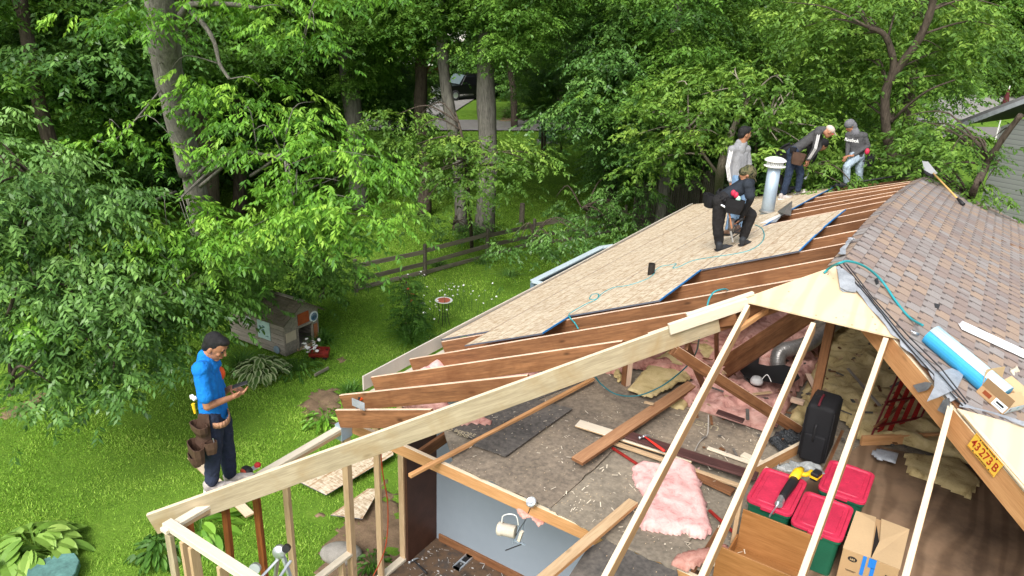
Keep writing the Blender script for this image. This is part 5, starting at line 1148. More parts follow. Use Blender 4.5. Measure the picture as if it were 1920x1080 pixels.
for a in 'lr': blob('arm_sleeve',[('c',jB['s'+a].lerp(jB['e'+a],.75),.047,jB['e'+a],.044),('c',jB['e'+a],.044,jB['h'+a],.033)],BLK2,tB,.009,1)
ng=thing('nail_gun','black nail gun with a grey magazine held low by the crouching man in black','nail gun',J(1380,428,-.05))
MB().tube([J(1394,408,-.05),J(1380,418,-.06)],[.028,.035],10).build('handle',BLK,ng,smooth=True); MB().tube([J(1372,410,-.06),J(1370,432,-.07)],[.045,.038],12).build('drive_body',mat('dull_grey_metal',(.20,.18,.17),.5,metal=.3),ng,smooth=True)
MB().tube([J(1370,432,-.07),J(1374,454,-.07)],[.02,.012],8).build('nozzle',STEEL,ng)
b=MB()
for k in range(5): b.bar(J(1372+k*3.2,440-k*1.2,-.07),J(1376+k*3.2,424-k*1.2,-.07),.02,.012)
b.bar(J(1372,438,-.07),J(1392,426,-.07),.02,.012); b.bar(J(1370,448,-.07),J(1388,436,-.07),.02,.012); b.build('magazine',BLK,ng)
# --- C: standing man in light grey hoodie, looking away to the right
pf=onL(1362,438,.02); g=Fig(pf); J=g.J; aw=g.n
GRY=cloth('pale_grey_jersey',(.26,.265,.28),.12); JEAN=cloth('faded_blue_denim',(.16,.26,.40),.3); JEANL=cloth('light_washed_denim',(.34,.42,.50),.3); BROWN=mat('brown_boot',(.16,.09,.06),.7)
jC=dict(nk=J(1392,270,0),sl=J(1399,280,.10),sr=J(1373,281,-.12),wl=J(1390,340,.08),wr=J(1380,342,-.08),el=J(1404,308,.12),hl=J(1402,335,.04),er=J(1366,312,-.16),hr=J(1370,343,-.14),
 kl=J(1388,388,.08),al=J(1384,428,.08),kr=J(1376,392,-.05),ar=J(1366,432,-.02),tl=J(1392,436,0),tr=J(1350,440,-.1),fl=onL(1382,437,.03),fr=onL(1368,441,.03))
tC,XC=person('bareheaded man in a pale grey striped hoodie standing left of the pipe',g.G,jC,J(1396,251,0),rt*.9+aw*.35+V((0,0,-.1)),V((0,0,1)),(SK,GRY,JEAN,BROWN,BSO),vox=.011)
blob('hood',[('c',jC['nk']+V((0,0,.02))-rt*.05,.06,jC['nk']+rt*.03+aw*.05,.05),('c',jC['nk']-rt*.06-V((0,0,.03)),.07,jC['nk']-rt*.03-V((0,0,.08)),.05)],GRY,tC,.009,2)
STW=mat('white_stripe',(.72,.72,.72),.8,bump=0)
def stripes(t,S_,E_,H_,r,mt,off):
    o3=off.normalized()
    for q in (-1,0,1):
        w_=o3.cross((E_-S_).normalized())*.022*q
        MB().tube([S_+o3*(r-.002)+w_,S_.lerp(E_,.5)+o3*(r-.002)+w_,E_+o3*(r-.008)+w_,E_.lerp(H_,.85)+o3*(r-.022)+w_],.008,5).build('sleeve_stripe',mt,t)
stripes(tC,jC['sr'],jC['er'],jC['hr'],.064,STW,-aw-rt*.25)
# --- D: bent man in dark hoodie and beige cap
pf=onL(1466,372,.02); g=Fig(pf); J=g.J; aw=g.n
DGR=cloth('dark_grey_fleece',(.075,.075,.078),.12); DEN=cloth('dark_denim',(.028,.042,.075),.3)
jD=dict(nk=J(1544,243,0),sl=J(1537,243,.17),sr=J(1533,250,-.15),wl=J(1489,282,.12),wr=J(1486,286,-.08),el=J(1536,277,.2),hl=J(1516,302,.10),er=J(1527,278,-.16),hr=J(1513,301,-.04),
 kl=J(1501,326,.14),al=J(1496,358,.18),kr=J(1479,328,-.06),ar=J(1468,365,-.04),tl=J(1530,356,.1),tr=J(1500,372,-.1),fl=onL(1493,364,.03),fr=onL(1463,374,.03),hfl=V((0,0,-1)),hnl=rt,hfr=V((0,0,-1)),hnr=rt,hcl=1.2,hcr=1.2)
tD,XD=person('man in a dark grey top with white sleeve stripes and beige cap, bending forward',g.G,jD,J(1554,247,0),rt*.75+V((0,0,-.6)),rt*.6+V((0,0,.8)),(SK,DGR,DEN,SNK,SOLW),vox=.011,hairon=False)
f,s,u=[XD.col[i] for i in range(3)]; hD=J(1554,247,0); BEI=mat('beige_cap_cloth',(.55,.45,.38),.85,var=.1)
blob('cap',[('e',hD+u*.055-f*.01,(.105,.09,.075),XD),('c',hD+f*.08+u*.06-s*.03,.014,hD+f*.16+u*.045-s*.02,.010),('c',hD+f*.08+u*.06+s*.03,.014,hD+f*.16+u*.045+s*.02,.010)],BEI,tD,.008,1)
MB().tube(smooth([hD-s*.085+f*.0+u*.01,hD-s*.075+f*.07+u*.01,hD+f*.10+u*.008,hD+s*.075+f*.07+u*.01]),.012,6).build('glasses',REDL,tD)
stripes(tD,jD['sr'],jD['er'],jD['hr'],.064,STW,-aw+rt*.35)
pouch(tD,J(1500,286,-.2),-aw,V((.15,0,1)),.26,.24,.10,LEATH); pouch(tD,J(1488,276,-.19),-aw,V((.0,0,1)),.12,.10,.06,BLK2)
# --- E: person in a black hood bending behind him
pf=V((-2.65,9.15,zl(-2.65,9.15)+.02)); g=Fig(pf); J=g.J
BLKC=cloth('black_cotton',(.016,.016,.018),.2)
jE=dict(nk=J(1527,262,0),sl=J(1522,262,.15),sr=J(1518,268,-.14),wl=J(1474,285,.1),wr=J(1470,288,-.08),el=J(1528,292,.15),hl=J(1516,318,.05),er=J(1518,292,-.12),hr=J(1513,315,-.05),
 kl=J(1480,318,.1),al=J(1472,352,.12),kr=J(1462,322,-.06),ar=J(1462,356,-.04),tl=J(1500,352,.1),tr=J(1490,360,-.1),hfl=V((0,0,-1)),hnl=rt,hfr=V((0,0,-1)),hnr=rt,hcl=1.,hcr=1.)
tE,XE=person('person in a black hood stooping behind the man with the beige cap',g.G,jE,J(1543,272,-.1),rt*.65+V((0,0,-.7)),rt*.75+V((0,0,.6)),(SK,BLKC,CHAR,BSH,BSO),vox=.012,hairon=False)
f,s,u=[XE.col[i] for i in range(3)]; hE=J(1543,272,-.1)
blob('hood',[('e',hE+u*.04-f*.02,(.105,.095,.10),XE),('e',hE-f*.06-u*.04,(.08,.095,.10),XE),('c',hE-u*.09-f*.03,.08,jE['nk'],.08)],BLKC,tE,.010,2)
MB().tube([J(1516,318,-.02),J(1514,330,-.02),J(1509,336,-.03)],[.015,.02,.035],8).build('hand_tool',STEEL,tE)
bp=thing('tool_bag','black tool bag with straps hanging behind the stooping pair','bag',J(1466,282,-.1))
blob('bag_body',[('c',J(1456,290,-.1),.10,J(1478,280,-.1),.12),('c',J(1448,296,-.1),.06,J(1470,290,-.1),.10)],BLK2,bp,.012,2); MB().tube(smooth([J(1455,292,-.18),J(1466,276,-.2),J(1482,268,-.18)]),.02,6).build('strap',BLK2,bp)
# --- F: hooded man in light jeans at the far roof edge
g=Fig(on(1597,351,1,9.62)); J=g.J; aw=g.n
jF=dict(nk=J(1604,247,0),sl=J(1620,254,.05),sr=J(1591,253,-.03),wl=J(1612,297,.09),wr=J(1602,296,-.07),el=J(1628,274,.05),hl=J(1599,292,-.20),er=J(1590,276,-.12),hr=J(1588,292,-.24),
 kl=J(1611,320,.08),al=J(1612,343,.1),kr=J(1588,312,-.18),ar=J(1587,343,-.14),tl=J(1600,352,.0),tr=J(1575,350,-.2),hfl=-rt,hnl=V((0,0,1)),hfr=-rt*.5-V((0,0,1)),hnr=-aw,gu=V((0,0,1)))
tF,XF=person('hooded man in light jeans resting a hand on his knee at the far edge',g.G,jF,J(1594,236,-.02),-rt*.75-aw*.2+V((0,0,-.6)),V((0,0,1))-rt*.6,(SK,DGR,JEANL,BSH,BSO),vox=.012,hairon=False)
f,s,u=[XF.col[i] for i in range(3)]; hF=J(1594,236,-.02); HGR=cloth('grey_hood_cotton',(.15,.15,.165),.15)
blob('hood',[('e',hF+u*.045-f*.01,(.115,.10,.10),XF),('e',hF-f*.055-u*.03,(.08,.095,.11),XF),('c',hF-u*.10-f*.04,.08,jF['nk']+V((0,0,-.02)),.095)],HGR,tF,.010,2)
nrm=(-aw*.8-rt*.5).normalized(); ri=V((0,0,1)).cross(nrm); Xt=M((ri,nrm.cross(ri),nrm)).transposed().to_4x4(); Xt.translation=J(1598,263,-.18)+nrm*.02
text('Reebok',.10,Xt,WHT,tF,ex=.008)
pouch(tF,J(1628,290,-.05),rt*.9-aw*.4,V((0,0,1)),.26,.22,.14,BLK2); vs,fs=ell(J(1626,284,-.14),(.05,.05,.07)); mesh('tool_grip',vs,fs,REDL,tF,smooth=True); MB().tube([J(1618,302,-.12),J(1634,303,-.12)],.016,6).build('belt_bar',BLK,tF)
# ============================================================ VEGETATION
def sprays(C,Fw,size,nl,ll,lw,droop=.45,spread=.8,rng=RNG,tone=None,jit=.25):
    """C (N,3) spray roots, Fw (N,3) directions. Returns quads (N*nl,4,3) and tone"""
    N_=len(C); Fw=Fw/np.linalg.norm(Fw,axis=1,keepdims=True); up=np.array([0,0,1.]); sd_=np.cross(Fw,up); sd_/=np.linalg.norm(sd_,axis=1,keepdims=True)+1e-9
    k=np.arange(nl); t_=(k//2+1)/((nl+1)//2); sg=np.where(k%2==0,1,-1)
    L_=size*rng.uniform(.7,1.3,N_)
    base=C[:,None,:]+Fw[:,None,:]*(t_[None,:,None]*L_[:,None,None]); base[:,:,2]-=(t_**2)[None,:]*L_[:,None]*.3
    d=Fw[:,None,:]*.55+sd_[:,None,:]*(sg*spread)[None,:,None]+rng.normal(0,jit,(N_,nl,3)); d[:,:,2]-=droop*rng.uniform(.5,1.5,(N_,nl)); d/=np.linalg.norm(d,axis=2,keepdims=True)
    nn=up[None,None,:]+rng.normal(0,.35,(N_,nl,3)); w_=np.cross(d,nn); w_/=np.linalg.norm(w_,axis=2,keepdims=True)+1e-9; nr=np.cross(w_,d)
    l=ll*rng.uniform(.7,1.25,(N_,nl,1)); ww=lw*rng.uniform(.8,1.2,(N_,nl,1))
    q=np.stack([base,base+d*l*.45-w_*ww*.5+nr*ww*.12,base+d*l,base+d*l*.45+w_*ww*.5+nr*ww*.12],axis=2).reshape(-1,4,3)
    tn=(tone if tone is not None else rng.uniform(.2,.8,N_))[:,None]+rng.normal(0,.10,(N_,nl)); return q,np.clip(tn,0,1).ravel()
def crown_pts(blobs,dens,rng,flat=.6,tiers=True,inner=.25):
    """blobs: (centre, rx, ry, rz). dense clumps on tiers through the volume"""
    P=[];D=[];T=[]
    for c,rx,ry,rz in blobs:
        vol=(rx*ry*rz)**(1/3.); n_cl=max(3,int(dens[0]*rx*ry*rz**.5)); 
        a=rng.normal(0,1,(n_cl,3)); a/=np.linalg.norm(a,axis=1,keepdims=True); r=rng.uniform(inner,1,n_cl)**.5
        cl=a*r[:,None]*np.array([rx,ry,rz]); out=a.copy(); out[:,2]*=.3
        for i in range(n_cl):
            m=dens[1]; cr=dens[2]*rng.uniform(.6,1.4); o=rng.normal(0,1,(m,3))*np.array([cr,cr,cr*flat*.35]); o[:,2]-=(o[:,0]**2+o[:,1]**2)*.35/max(cr,.1)
            P.append(cl[i]+o+np.array(c)); dd=out[i]*.7+o/np.array([cr,cr,cr])*.6; dd[:,2]=rng.normal(-.15,.2,m); D.append(dd)
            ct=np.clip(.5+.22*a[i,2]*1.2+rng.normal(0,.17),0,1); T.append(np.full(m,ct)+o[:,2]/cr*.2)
    return np.concatenate(P),np.concatenate(D),np.clip(np.concatenate(T),0,1)
def trunk_mb(b,pts,r0,r1,n=9,k=5):
    s=smooth(pts,k); m=len(s); b.tube(s,[ (r0+(r1-r0)*i/(m-1))*(1+.06*math.sin(i*1.7)) for i in range(m)],n); return s
def limbs(b,src,blobs,rng,r=.06,n_each=3):
    for c,rx,ry,rz in blobs:
        c=V(c); s=min(src,key=lambda p:(p-c).length+ (0 if p.z<c.z+.5 else 3)); 
        for j in range(n_each):
            e=c+V((rng.uniform(-.7,.7)*rx,rng.uniform(-.7,.7)*ry,rng.uniform(-.3,.5)*rz)); mid=s.lerp(e,.5)+V((rng.uniform(-.2,.2),rng.uniform(-.2,.2),rng.uniform(.0,.5)))
            b.tube(smooth([s,mid,e],4),[r*(1-i/9.5) for i in range(9)],5)
def tree(name,label,cat,base,tpts,r0,r1,blobs,lm,bm,dens=(9,14,.22),size=.28,nl=9,ll=.10,lw=.035,droop=.45,seed=1,group=None,extra=(),limb_r=.03,nlimb=2,inner=.25,toneshift=0):
    rng=np.random.default_rng(seed); t=thing(name,label,cat,base,group); b=MB(); src=trunk_mb(b,tpts,r0,r1)
    for e,ra,rb in extra: src=src+trunk_mb(b,e,ra,rb,7)
    b.build('trunk',bm,t,smooth=True)
    if blobs:
        lb=MB(); limbs(lb,src,blobs,rng,limb_r,nlimb); lb.build('branches',bm,t,smooth=True)
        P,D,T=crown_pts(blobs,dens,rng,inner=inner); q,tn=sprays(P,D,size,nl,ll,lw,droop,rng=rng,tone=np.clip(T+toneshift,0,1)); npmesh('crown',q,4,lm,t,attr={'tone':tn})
    return t
def at(a,b_,d):
    """point along the view ray at horizontal distance d (metres) from the camera"""
    r=ray(a,b_); return C0+r*(d/math.hypot(r.x,r.y))
def B(a,b_,d,rx,rz,ry=None): return (tuple(at(a,b_,d)),rx,ry or rx,rz)
# big box elder in front: trunk and long drooping bright boughs
for i,(q,h_) in enumerate((([(585,1080),(600,1020),(700,900),(725,880),(780,1010),(790,1200),(560,1200)],.05),([(568,958),(600,947),(622,960),(600,972),(577,970)],.03),([(560,750),(600,724),(640,720),(640,800),(600,785),(568,795)],.04),([(618,668),(646,665),(656,674),(636,680)],.03),([(-20,780),(60,738),(105,725),(90,745),(40,785)],.03),([(930,230),(940,204),(1065,204),(1085,230)],.05))):
    blanket('soil',None,0,h_,SOIL,None,None,.06 if i<5 else .5,1.2,70+i,pts=[gr(*k) for k in q],zfun=lambda x,y: GZ+gh(x,y)-.02,edge=.3,rag=.25)
for o in COL.objects:
    if o.name.startswith('soil'): o['kind']='structure'
TG='trees behind the lawn'
tb=[gr(392,560),at(382,440,17),at(362,330,16.5),at(340,230,16),at(322,140,15.5),at(312,60,15),at(297,-40,14.6),at(280,-160,14.2)]
tree('box_elder','big grey trunked tree with bright yellow green boughs hanging over the small wooden shed','tree',tb[0],tb,.23,.21,
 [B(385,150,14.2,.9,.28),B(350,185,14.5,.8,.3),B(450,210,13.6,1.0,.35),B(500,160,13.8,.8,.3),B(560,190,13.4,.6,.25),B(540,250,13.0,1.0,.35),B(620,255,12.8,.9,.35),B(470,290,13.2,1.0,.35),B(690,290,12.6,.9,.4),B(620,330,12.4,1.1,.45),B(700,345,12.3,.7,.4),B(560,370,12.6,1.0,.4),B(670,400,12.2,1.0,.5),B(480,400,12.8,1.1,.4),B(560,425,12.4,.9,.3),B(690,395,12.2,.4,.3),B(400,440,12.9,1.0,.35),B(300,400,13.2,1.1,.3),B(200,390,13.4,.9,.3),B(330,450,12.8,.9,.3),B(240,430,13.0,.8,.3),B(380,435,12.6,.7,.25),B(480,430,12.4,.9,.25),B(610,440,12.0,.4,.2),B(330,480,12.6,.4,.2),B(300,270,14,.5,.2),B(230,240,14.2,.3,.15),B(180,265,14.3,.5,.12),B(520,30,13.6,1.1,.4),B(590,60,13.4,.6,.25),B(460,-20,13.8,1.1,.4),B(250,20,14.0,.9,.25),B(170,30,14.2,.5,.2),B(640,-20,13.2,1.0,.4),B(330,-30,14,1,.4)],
 LF_B,BK_G,dens=(15,12,.17),size=.22,nl=9,ll=.115,lw=.042,droop=.75,seed=3,group=TG,inner=.1,limb_r=.013,nlimb=1,
 extra=(([at(352,330,16.4),at(322,210,16.3),at(302,130,16),at(290,50,15.7),at(285,-40,15.4)],.17,.15),([at(325,50,15),at(345,20,14.6),at(362,8,14.2),at(430,8,13.8),at(480,15,13.5)],.07,.03),([at(352,15,14.5),at(385,50,14.2),at(402,80,14.),at(412,120,13.8),at(430,148,13.6)],.05,.025),([at(370,330,16),at(400,300,15),at(450,285,14),at(530,300,13.2),at(545,330,13)],.05,.02),([at(470,330,14),at(500,310,13.4),at(530,290,13),at(538,330,12.8),at(548,360,12.7),at(552,395,12.6)],.03,.012),([at(330,360,16),at(270,385,14.5),at(240,415,14),at(200,440,13.5)],.03,.01),([at(300,170,16),at(250,230,15),at(225,255,14.6),at(205,270,14.4)],.02,.008),([at(560,60,13.6),at(572,80,13.5),at(560,120,13.4)],.015,.006),([at(375,350,16),at(420,310,15),at(395,320,14.5),at(340,370,14)],.04,.02)))
# dark shrubs at the left
def shrub(label,base,blobs,lm,seed,dens=(16,14,.2),size=.26,nl=9,ll=.12,lw=.045,cat='shrub',group='shrubs along the lawn edge',bm=BK_D,nm='shrub',**k):
    c=V(base); t_=[c+V((0,0,-.05)),c+V((.05,.1,.5)),V(blobs[0][0])]
    return tree(nm,label,cat,base,t_,.06,.03,blobs,lm,bm,dens,size,nl,ll,lw,.6,seed,group,limb_r=.03,**k)
shrub('large blue green shrub mass at the far left edge of the lawn',gr(60,650),[B(60,330,13.5,1.3,.6),B(-40,380,13,1.4,.8),B(80,430,12.8,1.3,.8),B(170,340,13.6,1.0,.4),B(0,500,12.4,1.3,.8),B(100,520,12.2,1.0,.7),B(-80,300,13.4,1.4,.9),B(30,590,12,.8,.5)],LF_D,11)
shrub('rounded dark green shrub reaching down to the lawn left of the blue shirted man',gr(180,690),[B(160,625,11.9,1.0,.6),B(130,560,12.0,1.1,.7),B(220,580,12,1.2,.7),B(150,690,11.2,.8,.35),B(190,705,11.2,.5,.2),B(285,600,12.6,.8,.6),B(240,510,12.4,1.2,.6)],LF_D,12)
shrub('deep green shrub behind the man and left of the wooden shed',gr(360,620),[B(330,530,13.2,1.2,.8),B(410,510,14.2,1.1,.7),B(300,500,13.4,1.3,.7),B(370,560,14,.6,.5),B(440,480,16,.8,.4),B(200,460,13.6,1.2,.6),B(330,580,13.2,.6,.4)],LF_F,13)
shrub('dark shrub filling the gap behind the wooden shed',gr(600,560),[B(540,500,16.2,1.3,.8),B(610,470,16.5,1.1,.9),B(620,500,16.6,.7,.5),B(520,450,16,1.4,1.0),B(660,490,17.5,.5,.3)],LF_F,14,dens=(14,14,.2))
shrub('low yellow green seedling clump at the far left edge',gr(20,640),[B(15,590,11.6,.35,.2)],LF_B,15)
shrub('dark low bush at the bottom of the shrub mass on the left edge',gr(20,740),[B(20,715,11,.7,.25),B(70,690,11.2,.6,.3)],LF_F,16)
# light tree in front of the mid trunks
tree('maple_sapling','light green sapling with layered boughs in front of the middle trunks','tree',gr(885,470),[gr(885,470),at(880,380,20),at(870,280,19.5),at(860,230,19.5)],.06,.03,
 [B(820,250,20,1.3,.25),B(760,270,20,1.0,.3),B(900,270,19.5,1.4,.25),B(970,290,19.5,1.1,.22),B(840,310,19,1.3,.25),B(930,320,19,1.1,.22),B(1000,300,19.5,.5,.15),B(780,330,19,.9,.3),B(880,350,19,1.1,.25),B(800,380,18.8,.8,.25),B(740,220,20.5,1.1,.4)],LF_Y,BK_D,dens=(13,14,.24),size=.3,nl=9,ll=.13,lw=.055,seed=21,group=TG,toneshift=-.05)
# right: dogwood and honeylocust behind the roofers
tree('dogwood','broad pale green dogwood with flat tiers left of the standing roofers','tree',gr(1345,420),[gr(1345,420),at(1350,330,19.5),at(1365,270,19.3),at(1380,230,19.2),at(1400,190,19)],.13,.06,
 [B(1300,150,19,1.2,.22),B(1380,130,19,1.3,.22),B(1460,150,19,1.2,.25),B(1260,200,18.8,1.2,.22),B(1340,190,18.5,1.4,.25),B(1430,190,18.3,1.3,.25),B(1500,200,18.6,1.0,.25),B(1240,250,18.6,.9,.25),B(1310,250,18.3,1.2,.25),B(1260,285,18.6,1.0,.25),B(1440,260,18.2,1.1,.3),B(1500,280,18.4,1.0,.3),B(1210,310,18.9,.6,.25),B(1530,240,18.8,.9,.3),B(1225,210,18.8,.8,.2)],LF_Y,BK_P,dens=(12,14,.25),size=.3,nl=9,ll=.13,lw=.065,seed=22,group=TG,extra=(([at(1350,330,19.5),at(1320,290,18.9),at(1290,240,18.7)],.05,.02),([at(1360,280,19.3),at(1400,260,18.7),at(1440,230,18.5)],.05,.02)))
tree('honey_locust','dark forked bare trunk with bright light green foliage behind the hooded roofer','tree',gr(1700,430),[gr(1700,430),at(1684,330,19),at(1668,280,18.8),at(1660,220,18.6),at(1663,165,18.5),at(1690,120,18.4),at(1722,75,18.3),at(1745,20,18.2),at(1760,-60,18)],.12,.07,
 [B(1560,60,19.5,1.3,.3),B(1640,40,19.6,1.2,.35),B(1700,100,20,1.3,.4),B(1780,60,19.5,1.3,.4),B(1850,20,19,.9,.3),B(1720,140,19.5,.9,.3),B(1590,130,20,1.1,.3),B(1540,20,20,1.3,.4),B(1700,200,19.6,.8,.3),B(1600,200,20.2,1.2,.4),B(1500,90,20,1.2,.3),B(1700,-10,19,1.4,.4),B(1680,250,19.8,1,.3)],LF_Y,BK_D,dens=(11,14,.27),size=.3,nl=9,ll=.14,lw=.06,seed=23,group=TG,toneshift=.08,
 extra=(([at(1665,160,18.5),at(1676,125,18.4),at(1668,85,18.3),at(1655,62,18.2),at(1630,52,18.1)],.09,.05),([at(1670,230,18.8),at(1700,200,18.5),at(1740,170,18.2),at(1790,150,18)],.04,.015)))
tree('young_ash','low green tree crowding the neighbour house wall at the right','tree',gr(1800,420),[gr(1800,420),at(1820,370,17),at(1850,310,16.8),at(1880,260,16.6),at(1915,215,16.4)],.08,.05,
 [B(1740,250,17.5,1.1,.35),B(1690,290,17.8,.9,.35),B(1800,250,17.2,1.0,.3),B(1770,310,17,1.0,.35),B(1800,285,16.8,.6,.25),B(1720,330,17.5,.8,.25),B(1830,350,16.5,.5,.2),B(1620,300,18.2,.9,.5),B(1560,330,18.4,.8,.4),B(1740,225,17.4,.7,.25)],LF_Y,BK_D,dens=(13,14,.22),size=.26,nl=9,ll=.12,lw=.05,seed=24,group=TG,toneshift=-.12)
for lab,bs,blobs,lm,sd in (('dense low shrub by the picket fence right of the lawn gap',gr(1130,440),[B(1090,390,21,1.0,.6),B(1160,370,21.5,1.2,.8),B(1130,430,20.5,.9,.4),B(1190,420,21,.9,.5)],LF_D,31),
  ('bushy green shrub between the roofers against the grey pickets',gr(1520,400),[B(1480,320,17.5,.8,.4),B(1540,300,17.8,.9,.5),B(1600,320,18,.8,.4),B(1560,350,17,.8,.3)],LF_Y,32),
  ('low vine covered bush on the rail fence',gr(1010,470),[B(1000,440,18.5,.7,.3),B(1040,450,18.5,.7,.3),B(1060,425,19,.6,.3),B(960,455,18,.4,.2)],LF_D,33),
  ('small round shrub beside the green utility box',gr(1048,295),[B(1048,262,36,1.0,.9)],LF_F,34),
  ('dark undergrowth at the foot of the middle trunks',gr(850,430),[B(850,420,23,.9,.3),B(890,430,22.5,.7,.25)],LF_D,35)):
    shrub(lab,bs,blobs,lm,sd,dens=(16,13,.2))
# ---- trunks of the wood one can tell apart, each a tree with its own crown
def pv(l): return l
FG='tall trees of the wood'
def variant(seed,n,rx,lm,ll,toneshift=0):
    rng=np.random.default_rng(seed); bl=[]
    for i in range(n):
        a=rng.uniform(0,6.28); r=rng.uniform(.1,1)*rx; bl.append(((r*math.cos(a),r*math.sin(a),rng.uniform(-3.0,3.2)),rng.uniform(1.1,1.9),rng.uniform(1.1,1.9),rng.uniform(.35,.7)))
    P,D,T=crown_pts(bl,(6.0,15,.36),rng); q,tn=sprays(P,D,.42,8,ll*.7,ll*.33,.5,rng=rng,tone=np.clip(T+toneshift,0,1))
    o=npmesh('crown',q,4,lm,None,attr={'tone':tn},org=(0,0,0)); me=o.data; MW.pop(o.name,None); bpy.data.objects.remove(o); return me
VAR=[variant(101,26,3.4,LF_F,.26),variant(102,26,3.4,LF_F,.26,.1),variant(103,24,3.2,LF_Y,.22,-.15),variant(104,26,3.6,LF_D,.26,-.1)]
def bigtree(label,base,tpts,r0,r1,crowns,bm,group=FG,nm='forest_tree'):
    t=thing(nm,label,'tree',base,group); b=MB(); trunk_mb(b,tpts,r0,r1,9); b.build('trunk',bm,t,smooth=True)
    for (c,v,k,rz) in crowns:
        o=bpy.data.objects.new('crown',VAR[v]); put(o,t,M.Translation(V(c))@M.Rotation(rz,4,'Z')@M.Diagonal((k,k,k,1)))
    return t
def vt(a0,b0,a1,b1,d,up=9): # trunk from ground point to a point seen at (a1,b1), then upwards beyond the frame
    g_=V(at(a0,b0,d)); g_.z=GZ; h_=at(a1,b1,d); q=h_+(h_-g_).normalized()*up*.5; return [g_,g_.lerp(h_,.35)+V((.06,.04,0)),g_.lerp(h_,.7)-V((.05,.05,0)),h_,q]
TL=[('dark ridged trunk at the upper left with pale dead twigs',(118,330),(40,10),20,.17,.14,BK_D,[(-10,60,21,0,.8),(120,-60,22,3,.9)]),
('straight grey brown trunk right behind the big grey tree',(395,420),(350,5),24,.32,.27,BK_D,[(380,-60,25,0,.9),(300,160,27,3,.8)]),
('slender trunk between the grey tree and the upper middle boughs',(450,400),(434,5),27,.24,.2,BK_D,[(440,-40,28,0,.9),(470,180,30,1,.7)]),
('tall trunk left of the truck with a slanting side limb',(668,300),(648,5),27,.36,.27,BK_G,[(640,-80,27,1,.9),(600,80,31,0,.8)]),
('slim trunk just left of the black pickup truck',(866,415),(824,5),24,.21,.16,BK_G,[(770,-60,24,1,.7),(700,80,27,1,.5)]),
('thick double trunk immediately right of the black pickup truck',(908,425),(918,0),23.5,.34,.24,BK_G,[(980,-20,23,1,.6),(900,-140,24,0,.8)]),
('trunk half hidden behind the slim one left of the pickup',(795,418),(790,120),26,.26,.2,BK_D,[(700,130,29,3,.5)]),
('thin young trunk standing in the small lawn right of the pickup',(1045,208),(1046,60),50,.3,.2,BK_D,[(1060,-10,50,0,1.1),(1170,60,52,3,1.1)]),
('leaning thin trunk behind the strappy border plants',(965,215),(955,60),47,.22,.18,BK_D,[(940,10,50,3,.8)]),
('trunk rising out of the dark green wall above the dogwood',(1240,380),(1272,0),23,.18,.14,BK_G,[(1200,120,23,3,.75),(1280,30,23,1,.8)]),
('dark trunk behind the forked locust',(1717,400),(1722,0),22.5,.17,.14,BK_D,[(1720,-60,22.5,2,.8),(1620,150,25,2,.8)]),
('hidden dark trunk inside the dense green crown right of the street gap',(1150,360),(1130,20),26,.24,.2,BK_D,[(1200,130,25,3,.62),(1170,0,25,0,.7),(1190,250,24.5,3,.5)]),
('shadowed trunk deep in the wood at the left edge',(190,300),(160,20),30,.3,.25,BK_D,[(150,120,30,3,1.0),(40,170,27,0,.9)]),
('short leaning trunk above the shrub mass on the left',(250,330),(245,100),33,.3,.25,BK_D,[(230,90,34,0,1.1),(320,200,32,3,.8)])]
for i,(lab,g_,tp,d,r0,r1,bm,cr) in enumerate(TL):
    bigtree(lab,at(g_[0],g_[1],d),vt(g_[0],g_[1],tp[0],tp[1],d),r0,r1,[(at(a,b_,dd),v,k,i*1.3+j) for j,(a,b_,dd,v,k) in enumerate(cr)],bm)
# further back rows: one tree each; those nothing tells apart share a label
rf=random.Random(5); BGm=bpy.data.meshes
def backrow(px0,px1,d,step,zc,ks,lab,skip=(),vs_=(0,3)):
    a=px0
    while a<px1:
        aa=a+rf.uniform(-.3,.3)*step; a+=step
        if any(s0<aa<s1 for s0,s1 in skip): continue
        g_=at(aa,200,d+rf.uniform(-2,2)); g_.z=GZ; k=rf.uniform(*ks); h_=g_+V((rf.uniform(-.5,.5),rf.uniform(-.5,.5),8))
        cr=[(g_+V((0,0,zc)),rf.choice(vs_),k,rf.uniform(0,6)),(g_+V((rf.uniform(-1,1),rf.uniform(-1,1),zc+5.5*k)),rf.choice(vs_),k,rf.uniform(0,6))]
        bigtree(lab,g_,[g_,g_.lerp(h_,.5),h_,h_+V((0,0,4))],.25,.15,cr,BK_D,'trees filling the background')
backrow(-250,560,36,150,4.2,(1.1,1.3),'dim woodland tree in the left background behind the front trunks')
for i,(a,b_,d,v,k_) in enumerate(((20,200,27,0,.6),(150,215,29,3,.55),(255,180,28,1,.55),(330,150,30,1,.6),(480,150,29,0,.55),(560,190,28,1,.5),(620,160,31,0,.55),(90,120,30,1,.7),(420,90,32,1,.7),(560,70,33,0,.7),(1330,60,27,0,.6),(1430,60,28,2,.6),(1020,130,34,1,.4),(765,195,31,1,.36),(1015,165,34,3,.30),(735,120,31,0,.45))):
    g_=at(a,200,d); g_.z=GZ; bigtree('understory tree with mid green leaves in the shade of the taller trunks',g_,[g_,g_+V((.1,.1,1)),at(a,b_,d)],.07,.04,[(at(a,b_,d),v,k_,i*1.1)],BK_D,'understory trees in the wood',nm='understory_tree')
backrow(-300,760,62,120,4.6,(1.6,1.9),'distant tree beyond the street at the left',skip=((610,1e9),))
backrow(1280,1600,34,130,3.4,(1.1,1.3),'full dark green tree filling the background right of the lawn gap',vs_=(0,3,1))
backrow(1120,1800,55,110,4.5,(1.5,1.8),'distant tree beyond the street at the right',vs_=(0,1),skip=((1640,1e9),))
backrow(900,1150,66,70,5.0,(1.5,1.8),'distant dark tree behind the small lawn and street',vs_=(3,0))
